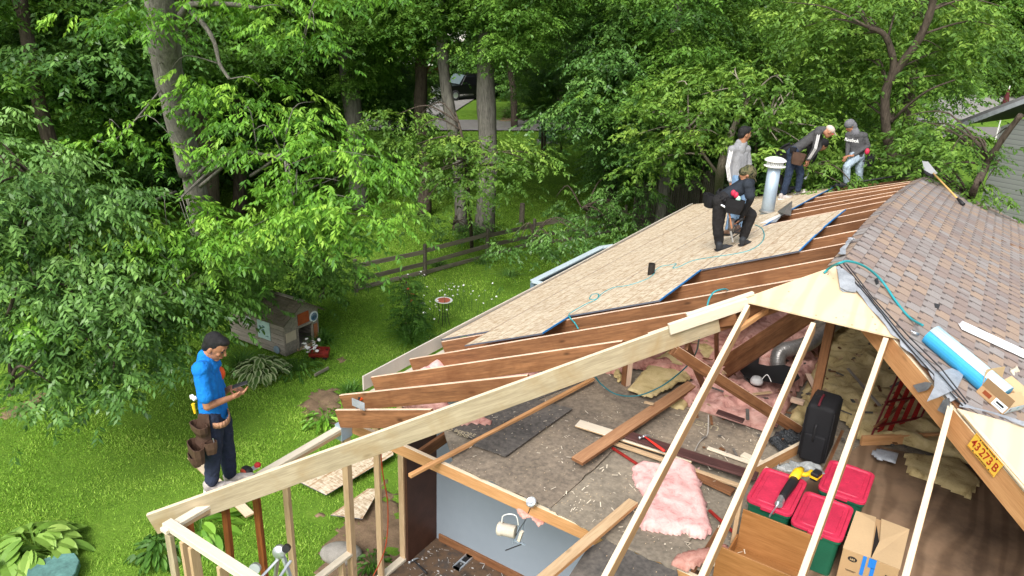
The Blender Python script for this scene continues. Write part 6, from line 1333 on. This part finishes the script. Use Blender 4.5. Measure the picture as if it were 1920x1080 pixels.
backrow(580,930,92,60,9,(1.9,2.2),'far tree rising behind the brick house')
backrow(1700,2100,100,70,6,(2.0,2.4),'far bright tree at the upper right beyond the pale drive',vs_=(2,1))
for i,(a,d,z) in enumerate(((940,25,9.5),(1000,33,10),(880,42,10.5))):  # crowns added out of view to darken the lawn behind the fence
    g_=at(a,200,d); g_.z=GZ+8
    par=thing('shade_crown','unseen tree crown added to shade the lawn beyond the rail fence','tree',g_,'added shade canopy above the picture'); b=MB(); trunk_mb(b,[g_,g_+V((0,0,z-8))],.1,.08); b.build('trunk',BK_D,par); o=bpy.data.objects.new('crown',VAR[i%2]); put(o,par,M.Translation(g_+V((0,0,z-3.1)))@M.Diagonal((1.3,1.3,.9,1)))
# far woods behind everything
rng=np.random.default_rng(77); bl=[]
for a in range(-400,2400,45):
    for z in (-2,3,8,13):
        p=at(a,100,118+rng.uniform(-6,6)); bl.append(((p.x,p.y,z+rng.uniform(-1,1)),4.5,4.5,2.6))
P_,D_,T_=crown_pts(bl,(.32,12,1.3),rng); q,tn=sprays(P_,D_,1.1,6,.9,.5,.4,rng=rng,tone=T_*.8); o=npmesh('far_woods',q,4,LF_F,attr={'tone':tn}); tag(o,'unbroken dark wood closing the view far behind the street','wood',kind='stuff')
hl=[];hf=[]
for i,a in enumerate(range(-700,2800,100)):
    for j,(d,z) in enumerate(((112,GZ-.3),(124,3),(135,16),(150,30))): p=at(a,100,d+6*math.sin(i*1.7)); hl.append((p.x,p.y,z+(2*math.sin(i*2.3) if j else 0)))
m_=len(hl)//4
for i in range(m_-1):
    for j in range(3): hf.append((i*4+j,(i+1)*4+j,(i+1)*4+j+1,i*4+j+1))
tag(mesh('hill',hl,hf,mat('dark_wooded_slope',(.05,.10,.03),.95,var=.4,scale=.3),smooth=True,org=(0,0,0)),kind='structure')
# ---- border plants
def strap(label,base,n,l,seed,lm=LF_G,w_=.03,nm='daylily_clump',arch=.9,group='leafy border clumps',cat='plant'):
    rng=np.random.default_rng(seed); Q=[];T=[]
    b0=np.array(base)
    for i in range(n):
        a=rng.uniform(0,6.28); L_=l*rng.uniform(.6,1.1); el=rng.uniform(.5,1.35); p=b0+np.array([rng.normal(0,.07),rng.normal(0,.07),0]); d=np.array([math.cos(a),math.sin(a)]); s=np.array([-d[1],d[0],0])
        pts=[]
        for k in range(6):
            t_=k/5; r=L_*t_*math.cos(el)*(1+.3*t_); z=L_*(math.sin(el)*t_-arch*.55*t_*t_); pts.append(p+np.array([d[0]*r,d[1]*r,max(z,.01)]))
        for k in range(5):
            wa=w_*(.7+.3*math.sin(math.pi*k/5))*(1-k/6); wb=w_*(.7+.3*math.sin(math.pi*(k+1)/5))*(1-(k+1)/6+.02); Q.append([pts[k]-s*wa/2,pts[k]+s*wa/2,pts[k+1]+s*wb/2,pts[k+1]-s*wb/2]); T.append(np.clip(.35+.1*k+rng.normal(0,.12),0,1))
    t=npmesh(nm,np.array(Q),4,lm,attr={'tone':T},org=base); return tag(t,label,cat,group)
strap('arching grass leaved clump under the rose bush in the lawn',gr(770,640),190,.72,1)
strap('tall grassy daylily clump left of the striped hosta, by the shed wall',gr(452,690),120,.75,2)
strap('grass leaved clump by the right side of the wooden shed',gr(606,640),110,.6,3,w_=.04)
strap('grassy tuft near the house eave beside the bare soil',gr(655,735),90,.45,4)
for i,(a,b_,lab) in enumerate(((820,500,'tall grass tuft at the fence post right of the rose'),(955,520,'small grass tuft alone on the lawn below the fence'),(905,495,'grassy tuft under the middle fence post'),(1030,485,'tuft of weeds below the right end of the rail fence'))): strap(lab,gr(a,b_),70,.6,10+i,lm=LF_D)
for i,(a,b_) in enumerate(((955,222),(975,223),(995,222),(1015,222),(1035,221),(1055,219),(965,212),(1005,212),(1040,211))): strap('dark strappy border clump along the far edge of the street',gr(a,b_),150,1.6,30+i,lm=LF_D,w_=.09,group='dark border clumps along the street')
def hosta(label,base,n,l,w_,lm,seed,rise=.3,cat='plant',group='leafy border clumps',nm='hosta',spread_=.3):
    rng=np.random.default_rng(seed); Q=[];T=[]; b0=np.array(base)
    for i in range(n):
        a=rng.uniform(0,6.28); r0=spread_*math.sqrt(rng.uniform(0,1)); d=np.array([math.cos(a),math.sin(a),0]); s=np.array([-d[1],d[0],0]); L_=l*rng.uniform(.7,1.2); W_=w_*rng.uniform(.8,1.2)
        p=b0+d*r0+np.array([0,0,rise*(1.15-r0/spread_*.75)+rng.uniform(-.05,.05)]); dz=rng.uniform(-.1,.25)-r0*.6
        Q.append([b0-s*.004,b0+s*.004,p+s*.004,p-s*.004]); T.append(.3)
        tn=np.clip(rng.normal(.5,.2),0,1); mid=[];lf=[];rg=[]
        for k in range(6):
            t_=k/5; wv=W_*math.sin(math.pi*min(1,t_*.92+.08))**.7*.5*(1 if k<5 else .02); c=p+d*L_*t_+np.array([0,0,L_*(dz*t_-.45*t_*t_)]); mid.append(c+np.array([0,0,-.012])); lf.append(c-s*wv+np.array([0,0,.012])); rg.append(c+s*wv+np.array([0,0,.012]))
        for k in range(5):
            if lm is LF_V: # cream margin
                li=[m+(x-m)*.55 for m,x in zip(mid,lf)]; ri=[m+(x-m)*.55 for m,x in zip(mid,rg)]
                for A,B_,tt in ((lf,li,.95),(li,mid,tn*.4),(mid,ri,tn*.4),(ri,rg,.95)): Q.append([A[k],B_[k],B_[k+1],A[k+1]]); T.append(tt)
            else:
                Q.append([lf[k],mid[k],mid[k+1],lf[k+1]]); T.append(tn); Q.append([mid[k],rg[k],rg[k+1],mid[k+1]]); T.append(tn+.05)
    t=npmesh(nm,np.array(Q),4,lm,attr={'tone':T},org=base); return tag(t,label,cat,group)
hosta('white edged striped hosta in front of the wooden shed',gr(490,700),120,.20,.13,LF_V,1,.30,spread_=.45)
hosta('large lime green hosta at the lower left corner behind the teal slab',gr(70,1035),70,.30,.17,LF_H,2,.30,spread_=.42)
hosta('lime green hosta leaves spilling at the left picture edge',gr(10,1065),30,.28,.16,LF_H,3,.22,spread_=.3)
hosta('broad leaved green hosta behind the porch studs',gr(375,1000),45,.30,.17,LF_B,4,.22,spread_=.38)
hosta('dark leafy weeds at the foot of the porch corner',gr(300,1040),90,.14,.07,LF_G,5,.22,spread_=.32)
hosta('small weeds on the bare soil by the inner studs',gr(700,1060),40,.10,.04,LF_G,6,.10,spread_=.2); hosta('weed clump beside the bare soil near the eave',gr(610,790),60,.12,.06,LF_B,7,.14,spread_=.35)
hosta('small leafy weeds between shed and red toy wagon',gr(560,695),80,.12,.05,LF_G,8,.16,spread_=.45)
# rose with coral blooms and daisies
rb=gr(762,625); tree('rose_bush','upright leafy rose bush with coral blooms standing in the lawn','rose bush',rb,[rb,rb+V((0,0,.5)),rb+V((.1,0,1.0))],.02,.01,[((rb.x,rb.y,GZ+.7),.36,.36,.4),((rb.x+.02,rb.y,GZ+1.2),.3,.3,.35),((rb.x+.1,rb.y+.1,GZ+.35),.35,.35,.25)],LF_G,BK_D,dens=(420,7,.09),size=.14,nl=7,ll=.06,lw=.035,seed=40,limb_r=.012)
def flowers(label,c,n,r,mt,seed,h=(.4,.7),size=.03,stemm=LF_G,grp=None,cat='flowers',nm='daisies'):
    rng=np.random.default_rng(seed); t=thing(nm,label,cat,c,grp); sb=MB(); pb=MB()
    for i in range(n):
        p=V(c)+V((rng.normal(0,r),rng.normal(0,r),0)); hh=rng.uniform(*h); q_=p+V((rng.normal(0,.06),rng.normal(0,.06),hh)); sb.tube([p,q_],.004,4)
        nr=V((rng.normal(0,.4),rng.normal(0,.4),1)).normalized(); a1=nr.orthogonal().normalized(); a2=nr.cross(a1); k=9; vs=[q_+nr*.006]; 
        for j in range(2*k):
            a=math.pi*j/k; rr_=size*(1 if j%2==0 else .6); vs.append(q_+(a1*math.cos(a)+a2*math.sin(a))*rr_)
        pb.add(vs,[(0,1+j,1+(j+1)%(2*k)) for j in range(2*k)])
    sb.build('stems',mat('flower_stem',(.06,.14,.03),.8,bump=0),t); pb.build('blossoms',mt,t); return t
flowers('white daisies clustered by the shed corner',gr(582,668),26,.17,PETW,1,(.15,.32),.045)
flowers('white daisies on tall stems right of the bird bath',gr(860,580),36,.40,PETW,2,(.3,.7),.028)
flowers('white daisies in front of the rose bush',gr(800,612),24,.30,PETW,3,(.3,.9),.026)
flowers('coral rose blooms on the upright rose bush',rb+V((.18,.02,0)),4,.07,PETR,4,(.85,1.2),.055,nm='rose_blooms')
flowers('few white blooms at the very top of the rose bush',rb+V((.1,.25,0)),6,.08,PETW,6,(1.3,1.5),.025,nm='rose_blooms')
# ============================================================ GARDEN OBJECTS
# wooden shed / playhouse
sA=gr(537,668);sB=gr(585,645); fx=(sB-sA); fx.z=0; fw=fx.length; fx.normalize(); bx_=V((-fx.y,fx.x,0)); 
if bx_.dot(gr(430,600)-sA)<0: bx_=-bx_
sl_=1.75; fw=.98; t=thing('dog_house','small weathered wooden shed with open doorway, shingled roof and old signs','dog house',sA)
X=M((fx,bx_,V((0,0,1)))).transposed().to_4x4(); X.translation=sA
if X.determinant()<0: pass
hw_=.80; rg=1.12
def qb(nm,a,mt,bvl=0): b=MB(); b.box(*a,0,X); o=b.build(nm,mt,t); (bev(o,bvl) if bvl else None); return o
qb('back_wall',(0,fw,sl_-.02,sl_,0,hw_),WGREY); qb('shed_floor',(0,fw,0,sl_,0.02,.06),WGREY)
for i in range(7):
    z=i*hw_/7; qb('wall_board',(-.012,.010,.02,sl_,z+.003,z+hw_/7-.003),WGREY,.002); qb('wall_board',(fw-.01,fw+.012,.02,sl_,z+.003,z+hw_/7-.003),WGREY,.002)
dx0,dx1,dh=.36,.76,.52
b=MB(); fp=[(0,0),(dx0,0),(dx0,dh),(dx1,dh),(dx1,0),(fw,0),(fw,hw_),(fw/2,rg),(0,hw_)]
b.prism([X@V((x,0,z)) for x,z in fp],X.to_3x3()@V((0,.02,0))); b.build('front_wall',WGREY,t)
for x0,x1,z0,z1,m_ in ((dx0-.03,dx0,0,dh+.03,WGREY),(dx1,dx1+.03,0,dh+.03,WGREY),(dx0-.03,dx1+.03,dh,dh+.035,WGREY),(dx0-.05,dx1+.1,.0,.05,WNEW)): qb('door_trim',(x0,x1,-.03,-.002,z0,z1),m_)
RS=mat('rust_orange_panel',(.34,.075,.025),.7,var=.35); qb('sign_board',(dx0+.02,dx1-.06,-.02,-.003,dh+.06,dh+.32),RS,.004); qb('sign_board',(dx1+.06,fw-.05,-.02,-.003,.12,.46),mat('peeling_orange_panel',(.36,.13,.06),.8,var=.5),.003); qb('sign_board',(.02,.30,-.02,-.003,.30,.52),mat('cream_sign',(.50,.42,.32),.7),.003)
qb('sign_board',(-.03,-.014,1.0,1.28,.45,.66),mat('worn_white_sign',(.55,.56,.56),.7,var=.3,scale=14)); qb('sign_board',(-.03,-.014,.42,.80,.26,.68),mat('pale_teal_sign',(.40,.55,.52),.6,var=.2,scale=10))
dk=mat('faded_teal_print',(.08,.16,.15),.8,bump=0); rS=random.Random(2); b=MB()
for _ in range(14):
    y=rS.uniform(.47,.74);z=rS.uniform(.32,.55); b.box(-.0325,-.0305,y,y+rS.uniform(.02,.05),z,z+rS.uniform(.02,.05),0,X)
b.build('sign_print',dk,t); 
for y,z in ((1.04,.56),(1.13,.54),(1.20,.58)): b=MB(); b.box(-.0325,-.0305,y,y+.04,z,z+.06,0,X); b.build('sign_print',INK,t)
c=X@V((fw-.14,-.012,.64)); 
MB().lathe(c,[(.125,-.005),(.13,.004),(.12,.012)],24,axis=-bx_).build('round_sign',mat('white_round_sign',(.66,.70,.74),.5),t); MB().lathe(c,[(.090,.012),(.090,.0135),(.078,.0136),(.078,.012)],24,axis=-bx_).build('round_sign_ring',mat('blue_print',(.08,.2,.4),.6,bump=0),t)
tri_=[c-bx_*.016+fx*x+V((0,0,z)) for x,z in ((-.04,-.03),(.04,-.03),(0,.045))]; MB().tube(tri_+[tri_[0]],.005,4).build('round_sign_mark',mat('green_print',(.04,.14,.08),.6,bump=0),t)
MB().lathe(X@V((-.03,.25,.10)),[(.09,-.005),(.09,.01)],18,axis=-fx).build('round_sign',mat('blue_grey_disc',(.22,.30,.36),.6,var=.4,scale=20),t)
# roof: two slopes with overlapping shakes
ov=.10; rsl=(rg-hw_)/(fw/2); SHK=wood('mossy_roof_shake',(.15,.125,.095),(.055,.05,.03),tone=.3,knot=.1,stain=(.06,.06,.02))
for side in (0,1):
    rv=MB(); nr_=6; sx=1 if side==0 else -1; xe=-.10 if side==0 else fw+.10; rr2=random.Random(side)
    for i in range(nr_):
        xa=xe+(fw/2-xe)*i/nr_; xb=xe+(fw/2-xe)*(i+1.25)/nr_; xb=min(xb,fw/2) if side==0 else max(xb,fw/2)
        za=hw_+rsl*((xa) if side==0 else (fw-xa)); zb_=hw_+rsl*((xb) if side==0 else (fw-xb)); y=-ov+rr2.uniform(-.03,0)
        while y<sl_+ov:
            wd=rr2.uniform(.10,.24); y2=min(y+wd,sl_+ov); o_=rr2.uniform(.014,.024)
            rv.add([X@V(v) for v in ((xa+rr2.uniform(-.012,.012),y+.006,za+o_+.012),(xa+rr2.uniform(-.012,.012),y2,za+o_+.012),(xb,y2,zb_+.010),(xb,y+.006,zb_+.010),(xa,y+.006,za-.004),(xa,y2,za-.004),(xb,y2,zb_-.004),(xb,y+.006,zb_-.004))],BOXF,0); y=y2
    rv.build('roof_slope',SHK,t)
qb('ridge_cap',(fw/2-.05,fw/2+.05,-ov,sl_+ov,rg+.012,rg+.032),WGREY,.006)
# bird bath
c=gr(832,608); t=thing('bird_bath','small white and terracotta bird bath on a thin metal stand among daisies','bird bath',c)
z=.60; MB().lathe(c+V((0,0,z)),[(.03,-.03),(.12,-.015),(.20,.015),(.215,.03),(.20,.032),(.15,.018)],24).build('basin_rim',WHT,t,smooth=True); MB().lathe(c+V((0,0,z+.022)),[(.0,0),(.15,.0),(.155,.012)],24).build('basin',mat('terracotta',(.42,.12,.07),.7),t)
for k in range(4):
    a=k*math.pi/2+.4; MB().tube([c+V((math.cos(a)*.14,math.sin(a)*.14,0)),c+V((math.cos(a)*.09,math.sin(a)*.09,z*.5)),c+V((math.cos(a)*.14,math.sin(a)*.14,z-.01))],.008,5).build('leg',BLK,t)
MB().tube([c+V((math.cos(a)*.10,math.sin(a)*.10,z*.4)) for a in [i*.524 for i in range(13)]],.005,4).build('ring',BLK,t)
# red toy wagon
c=gr(600,672); t=thing('toy_wagon','small rusty red toy wagon tipped beside the white daisies','wagon',c); X2=M.Translation(c+V((0,0,.12)))@M.Rotation(.6,4,'Z')@M.Rotation(.35,4,'X')
RW=mat('rusty_red_metal',(.20,.022,.015),.5,var=.5,scale=15)
for nm,a in (('tray_floor',(-.2,.2,-.11,.11,0,.008)),('tray_side',(-.2,.2,-.118,-.11,0,.09)),('tray_side',(-.2,.2,.11,.118,0,.09)),('tray_end',(-.208,-.2,-.11,.11,0,.09)),('tray_end',(.2,.208,-.11,.11,0,.09))): b=MB(); b.box(*a,0,X2); b.build(nm,RW,t)
for x in (-.13,.13):
    for y in (-.10,.10): MB().lathe(X2@V((x,y,-.03)),[(.05,-.01),(.05,.01)],12,axis=X2.to_3x3()@V((0,1,0))).build('wheel',BLK,t)
lo=lum('edging_board',gr(590,706)+V((0,0,.06)),gr(616,692)+V((0,0,.06)),.03,.06,(WGREY,WGREY)); tag(lo,'short weathered edging board in the grass below the red wagon','board')
for a0,a1,wd,lab in (((360,862),(470,972),.14,'pale board lying on the lawn behind the man in blue'),):
    lo=lum('plank',gr(*a0)+V((0,0,.07)),gr(*a1)+V((0,0,.07)),wd,.03,(WNEW,WNEWT)); tag(lo,lab,'board')
b=MB(); P=[gr(*k)+V((0,0,.10)) for k in ((545,905),(612,938),(738,862),(735,838),(690,842))]; b.prism(P,(0,0,-.012),0,1); tag(b.build('osb_panel',[OSBG,DARKE],org=P[0]),'pale strand board sheet lying on the lawn seen through the studs','sheet')
b=MB(); P=[gr(*k)+V((0,0,.09)) for k in ((620,975),(690,925),(712,925),(680,982))]; b.prism(P,(0,0,-.012),0,1); tag(b.build('osb_panel',[OSBG,DARKE],org=P[0]),'narrow strand board offcut on the soil nearer the house','sheet')
vs,fs=ell(gr(640,1040)+V((0,0,.02)),(.30,.20,.13),18,10,M.Rotation(.5,3,'Z')); o=mesh('boulder',vs,fs,mat('grey_stone',(.30,.28,.25),.9,var=.3,scale=6,bump=.5),smooth=True); tag(o,'rounded grey stone half sunk in the soil beyond the window sill','stone')
# rail fence: posts and rails as one fence
fpx=((668,548),(797,516),(913,483),(1000,462),(1098,448),(1170,432))
fpz=[gr(*k) for k in fpx]; t=thing('rail_fence','weathered dark two rail fence running across the back of the lawn','fence',fpz[1])
for i,p in enumerate(fpz):
    MB().tube([p,p+V((.0,.0,.55)),p+V((0,0,.92))],[.06,.055,.05],8).build('post',WFEN,t)
    if i<len(fpz)-1:
        q_=fpz[i+1]
        for z,h_ in ((.78,.12),(.42,.12),(.14,.11)): lum('rail',p+V((0,0,z+.02*math.sin(i*2+z*9))),q_+V((0,0,z+.03*math.cos(i*3+z*5))),.035,h_,(WFEN,WFEN),t)
p=gr(978,420); tag(MB().tube([p,p+V((0,0,.75))],[.10,.09],10).build('stump_post',WFEN),'lone short wooden post standing behind the rail fence','post')
# picket fence beyond the roof
t=thing('picket_fence','tall grey picket fence behind the roofers','fence',gr(1215,425))
P0=gr(1185,436);P1=gr(1345,396); P2=P1+(P1-P0)*.9; n_=int((P2-P0).length/.135)
pk=MB()
rP=random.Random(9); Dp=(P2-P0).normalized()
pickets=[]
for i in range(min(n_,95)):
    p=P0+Dp*.135*i; h_=1.75+rP.uniform(-.04,.04); b=MB(); Fm=M((Dp,V((-Dp.y,Dp.x,0)),V((0,0,1)))).transposed().to_4x4(); Fm.translation=p
    b.prism([Fm@V(v) for v in ((-.045,0,0),(.045,0,0),(.045,0,h_-.06),(0,0,h_),(-.045,0,h_-.06))],V((-Dp.y,Dp.x,0))*.02); b.build('picket',WFEN,t)
for z in (.4,1.4): lum('rail',P0+V((0,0,z)),P2+V((0,0,z)),.04,.09,(WFEN,WFEN),t)
q0=V((-1.9,11.2,0)); q0.z=GZ; 
# deck with pale blue rail left of the eave
RZ=-3.2; A1=on(1000,526,2,RZ);A2=on(1126,463,2,RZ);A3=on(1152,459,2,RZ)
t=thing('deck','raised deck with a pale blue grey handrail beyond the eave','deck',A1)
DBL=mat('pale_blue_grey_paint',(.46,.55,.60),.55,var=.1); DBD=mat('slate_blue_paint',(.14,.20,.25),.6,var=.15)
A4=V((-4.5,A1.y,RZ)); A5=V((-4.5,A3.y,RZ))
for p,q_ in ((A1,A2),(A2,A3),(A3,A5),(A4,A1)):
    lum('handrail',p,q_,.15,.035,(DBL,DBL),t); lum('rail',p+V((0,0,-.045)),q_+V((0,0,-.045)),.04,.10,(DBD,DBD),t); lum('rail',p+V((0,0,-.85)),q_+V((0,0,-.85)),.04,.06,(DBD,DBD),t)
    L_=(q_-p).length; nb=min(40,int(L_/.14))
    for i in range(nb): c=p+(q_-p)*((i+.5)/nb); b=MB(); b.box(c.x-.016,c.x+.016,c.y-.016,c.y+.016,RZ-.88,RZ-.14); b.build('baluster',DBD,t)
b=MB(); b.prism([V((v.x,v.y,RZ-.95)) for v in (A1,A4,A5,A3,A2)],(0,0,-.2)); b.build('deck_floor',WGREY,t)
for p in (A1,A2): b=MB(); b.box(p.x-.045,p.x+.045,p.y-.045,p.y+.045,GZ,RZ-.04); b.build('post',DBD,t)
# ============================================================ FAR THINGS
# black pickup
def car(nm,label,cat,c,yaw_,Ls,Ws,Hs,body,pick=True):
    t=thing(nm,label,cat,c); X=M.Translation(V(c))@M.Rotation(yaw_,4,'Z'); hL,hW=Ls/2,Ws/2
    if pick: prof=[(-hL,.45),(-hL,1.05),(-hL+.05,1.12),(-.25*Ls,1.12),(-.22*Ls,1.15),(-.18*Ls,Hs-.06),(-.14*Ls,Hs),(.08*Ls,Hs),(.12*Ls,Hs-.04),(.22*Ls,1.18),(.46*Ls,1.08),(hL,.95),(hL,.45)]
    else: prof=[(-hL,.4),(-hL,.95),(-.42*Ls,Hs-.1),(-.35*Ls,Hs),(.1*Ls,Hs),(.22*Ls,1.0),(hL-.1,.85),(hL,.7),(hL,.4)]
    n=len(prof); vs=[];fs=[]
    for sgn in (-1,1):
        for x,z in prof: vs.append(X@V((x,sgn*(hW*(.84 if z>1.2 else 1)),z)))
    fs=[tuple(range(n)),tuple(range(2*n-1,n-1,-1))]+[(i,i+n,(i+1)%n+n,(i+1)%n) for i in range(n)]
    o=mesh('body',vs,fs,body,t); bev(o,.06,3)
    GL=NT('car_glass').done((.02,.025,.03),.08,0,.8)
    for sgn in (-1,1):
        y=sgn*(hW*.9); 
        for x0,x1 in (((-.17*Ls,-.04*Ls),(-.02*Ls,.13*Ls)) if pick else ((-.3*Ls,-.1*Ls),(-.08*Ls,.1*Ls))):
            b=MB(); b.prism([X@V(v) for v in ((x0,y*1.03,1.2),(x1+.12,y*1.03,1.2),(x1,y*.96,Hs-.12),(x0+.02,y*.96,Hs-.12))],X.to_3x3()@V((0,-sgn*.02,0))); b.build('window',GL,t)
    b=MB(); b.prism([X@V(v) for v in ((.225*Ls+.02,-hW*.8,1.19),(.225*Ls+.02,hW*.8,1.19),(.125*Ls+.03,hW*.72,Hs-.08),(.125*Ls+.03,-hW*.72,Hs-.08))],X.to_3x3()@V((.03,0,.03))); b.build('windscreen',NT('car_windscreen').done((.10,.14,.15),.15,0,.5),t)
    for x in (-.31*Ls,.32*Ls):
        for sgn in (-1,1):
            w_=MB().lathe(X@V((x,sgn*(hW-.08),.40)),[(.30,-.12),(.40,-.10),(.40,.10),(.30,.12)],20,axis=X.to_3x3()@V((0,1,0))).build('wheel',RUB,t)
            MB().lathe(X@V((x,sgn*(hW+.035),.40)),[(.23,-.02),(.24,.01),(.1,.02)],16,axis=X.to_3x3()@V((0,sgn,0))).build('rim',STEEL,w_)
    for sgn in (-1,1): b=MB(); b.box(hL-.02,hL+.03,sgn*hW*.78-.14,sgn*hW*.78+.14,.78,.95,0,X); b.build('headlight',WHT,t)
    b=MB(); b.box(hL-.02,hL+.05,-hW*.55,hW*.55,.62,.95,0,X); b.build('grille',STEEL,t); b=MB(); b.box(hL,hL+.08,-hW*.95,hW*.95,.42,.58,0,X); b.build('bumper',STEEL,t)
    return t
BP=NT('black_car_paint').done((.005,.005,.006),.3,0,.35)
pA=gr(855,196);pB=gr(893,176); yw=math.atan2((pA-pB).y,(pA-pB).x); c=(pA+pB)/2; c.z=GZ+.06
car('pickup_truck','shiny black pickup truck parked on the drive between the tree trunks','truck',c,yw-.75,5.6,2.0,1.95,BP)
BL2=NT('silver_blue_paint').done((.40,.50,.58),.2,.3,.6); c=gr(893,155); c.z=GZ+.05
car('van','pale silver blue van parked beyond the black pickup','van',c,yw+.9,4.8,1.95,2.1,BL2,False)
# house behind the street
H0=at(700,120,84);H0.z=GZ; t=thing('brick_house','far brick house with pale roof and white porch railing behind the trees','house',H0)
ex=V((Rv.x,Rv.y,0)).normalized(); ey=V((-ex.y,ex.x,0)); X=M((ex,ey,V((0,0,1)))).transposed().to_4x4(); X.translation=H0
BRK=mat('red_brick',(.26,.09,.06),.9,var=.2); PR=mat('pale_roof',(.62,.58,.55),.8,var=.12)
def hb_(nm,a,mt,par=None): b=MB(); b.box(*a,0,X); return b.build(nm,mt,par or t)
hb_('wall',(-7,9,0,8,0,3.6),BRK); b=MB(); b.prism([X@V(v) for v in ((-8,-1,3.6),(10,-1,3.6),(10,3.5,5.4),(-8,3.5,5.4))],(0,0,-.15)); b.build('roof',PR,t)
b=MB(); b.prism([X@V(v) for v in ((-8,9,3.6),(10,9,3.6),(10,3.5,5.4),(-8,3.5,5.4))],(0,0,-.15)); b.build('roof',PR,t)
for x in (-5,-1,3,6.5): w_=hb_('window',(x,x+1.3,-.04,.02,1.2,2.6),NT('dark_pane').done((.02,.03,.04),.1,0,.8)); hb_('frame',(x-.08,x+1.38,-.03,-.0,2.6,2.68),WHT,w_)
hb_('porch_floor',(1,8,-2.2,0,1.0,1.15),WHT); hb_('porch_rail',(1,8,-2.2,-2.12,2.0,2.08),WHT)
for i in range(30): hb_('baluster',(1.1+i*.235,1.16+i*.235,-2.19,-2.13,1.15,2.0),WHT)
for x in (1.05,8): hb_('porch_post',(x-.08,x+.08,-2.2,-2.04,0,3.6),WHT)
# basketball hoop
c=gr(884,150); t=thing('basketball_hoop','basketball hoop with clear backboard on a pole near the van','basketball hoop',c)
MB().tube([c,c+V((0,0,3.4))],.07,8).build('pole',BLK,t); b=MB(); F=M((ex,ey,V((0,0,1)))).transposed().to_4x4(); F.translation=c+V((0,0,2.9))-ey*.5; b.box(-.6,.6,0,.04,0,.8,0,F); b.build('backboard',mat('smoky_backboard',(.16,.19,.20),.3),t)
b=MB(); b.box(-.6,.6,-.02,-.005,.76,.8,0,F);b.box(-.6,.6,-.02,-.005,0,.04,0,F);b.box(-.6,-.56,-.02,-.005,0.04,.76,0,F);b.box(.56,.6,-.02,-.005,0.04,.76,0,F); b.build('board_frame',WHT,t)
MB().tube([F@V((.23*math.cos(a),-.3+.23*math.sin(a),.15)) for a in [i*.524 for i in range(13)]],.02,5).build('rim',mat('orange_rim',(.5,.1,.02),.5),t); MB().lathe(F@V((0,-.3,.15)),[(.22,0),(.13,-.4)],12,axis=(0,0,1)).build('net',WHT,t)
# utility box
c=gr(1028,266); t=thing('utility_box','low green utility box on the far lawn beside the round shrub','utility box',c); X=M.Translation(c)@M.Rotation(.6,4,'Z'); UG=mat('utility_green',(.06,.12,.07),.6)
b=MB(); b.box(-.55,.55,-.4,.4,0,.7,0,X); bev(b.build('cabinet',UG,t),.03,2); b=MB(); b.box(-.6,.6,-.45,.45,.7,.82,0,X); bev(b.build('cabinet_lid',mat('utility_lid_green',(.16,.22,.17),.6),t),.05,2); b=MB(); b.box(-.65,.65,-.5,.5,-.02,.08,0,X); b.build('plinth',CONC,t)
# neighbour house at the right
n0=on(1862,380,1,15.0); t=thing('neighbour_house','neighbour house with grey lap siding and dark roof edge at the right border','house',(n0.x+1,15,GZ))
wp=[onp(*k,(ex.x*0+.35,.94,0),.35*1.6+.94*17) for k in ((1868,384),(1990,420),(1990,170),(1872,222))]
nn_=V((.35,.94,0)); K=nn_.dot(V((1.6,17,0)))
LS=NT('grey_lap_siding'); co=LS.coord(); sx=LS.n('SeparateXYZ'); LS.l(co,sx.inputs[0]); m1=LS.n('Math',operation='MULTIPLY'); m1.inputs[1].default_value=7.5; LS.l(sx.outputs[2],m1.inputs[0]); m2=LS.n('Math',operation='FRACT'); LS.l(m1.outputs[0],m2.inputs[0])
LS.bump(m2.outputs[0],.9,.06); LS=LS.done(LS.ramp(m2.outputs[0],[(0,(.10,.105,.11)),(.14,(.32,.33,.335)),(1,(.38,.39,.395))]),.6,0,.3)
wA=onp(1838,380,nn_,K);wB=onp(2100,420,nn_,K); wA.z=GZ; wB.z=GZ; tA_=onp(1838,240,nn_,K); 
topA=onp(1842,232,nn_,K); topB=onp(2000,160,nn_,K)
P=[V((wA.x,wA.y,GZ)),V((wB.x,wB.y,GZ)),V((wB.x,wB.y,topB.z+.6)),V((wA.x,wA.y,topA.z))]
b=MB(); b.prism(P,nn_.normalized()*6); b.build('wall',LS,t)
rA=onp(1792,236,nn_,K-.5); rB=onp(1990,160,nn_,K-.5); b=MB(); b.prism([rA,rB,rB+nn_*6,rA+nn_*6],(0,0,.12)); b.build('roof',mat('dark_grey_roof',(.16,.16,.165),.8,var=.2),t); lum('roof_edge',rA+V((0,0,.02))-nn_*.03,rB+V((0,0,.02))-nn_*.03,.04,.12,(FOILG,FOILG),t)
c=on(1883,200,1,30); t=thing('patio_umbrella','closed maroon patio umbrella beyond the neighbour roof edge','umbrella',c-V((0,0,1)))
MB().tube([c-V((0,0,1.5)),c+V((0,0,.85))],.025,6).build('pole',WHT,t); MB().lathe(c-V((0,0,.4)),[(.03,0),(.17,.05),(.13,.6),(.05,1.05),(.01,1.15)],12).build('canopy',mat('maroon_canvas',(.09,.018,.02),.8),t,smooth=True)
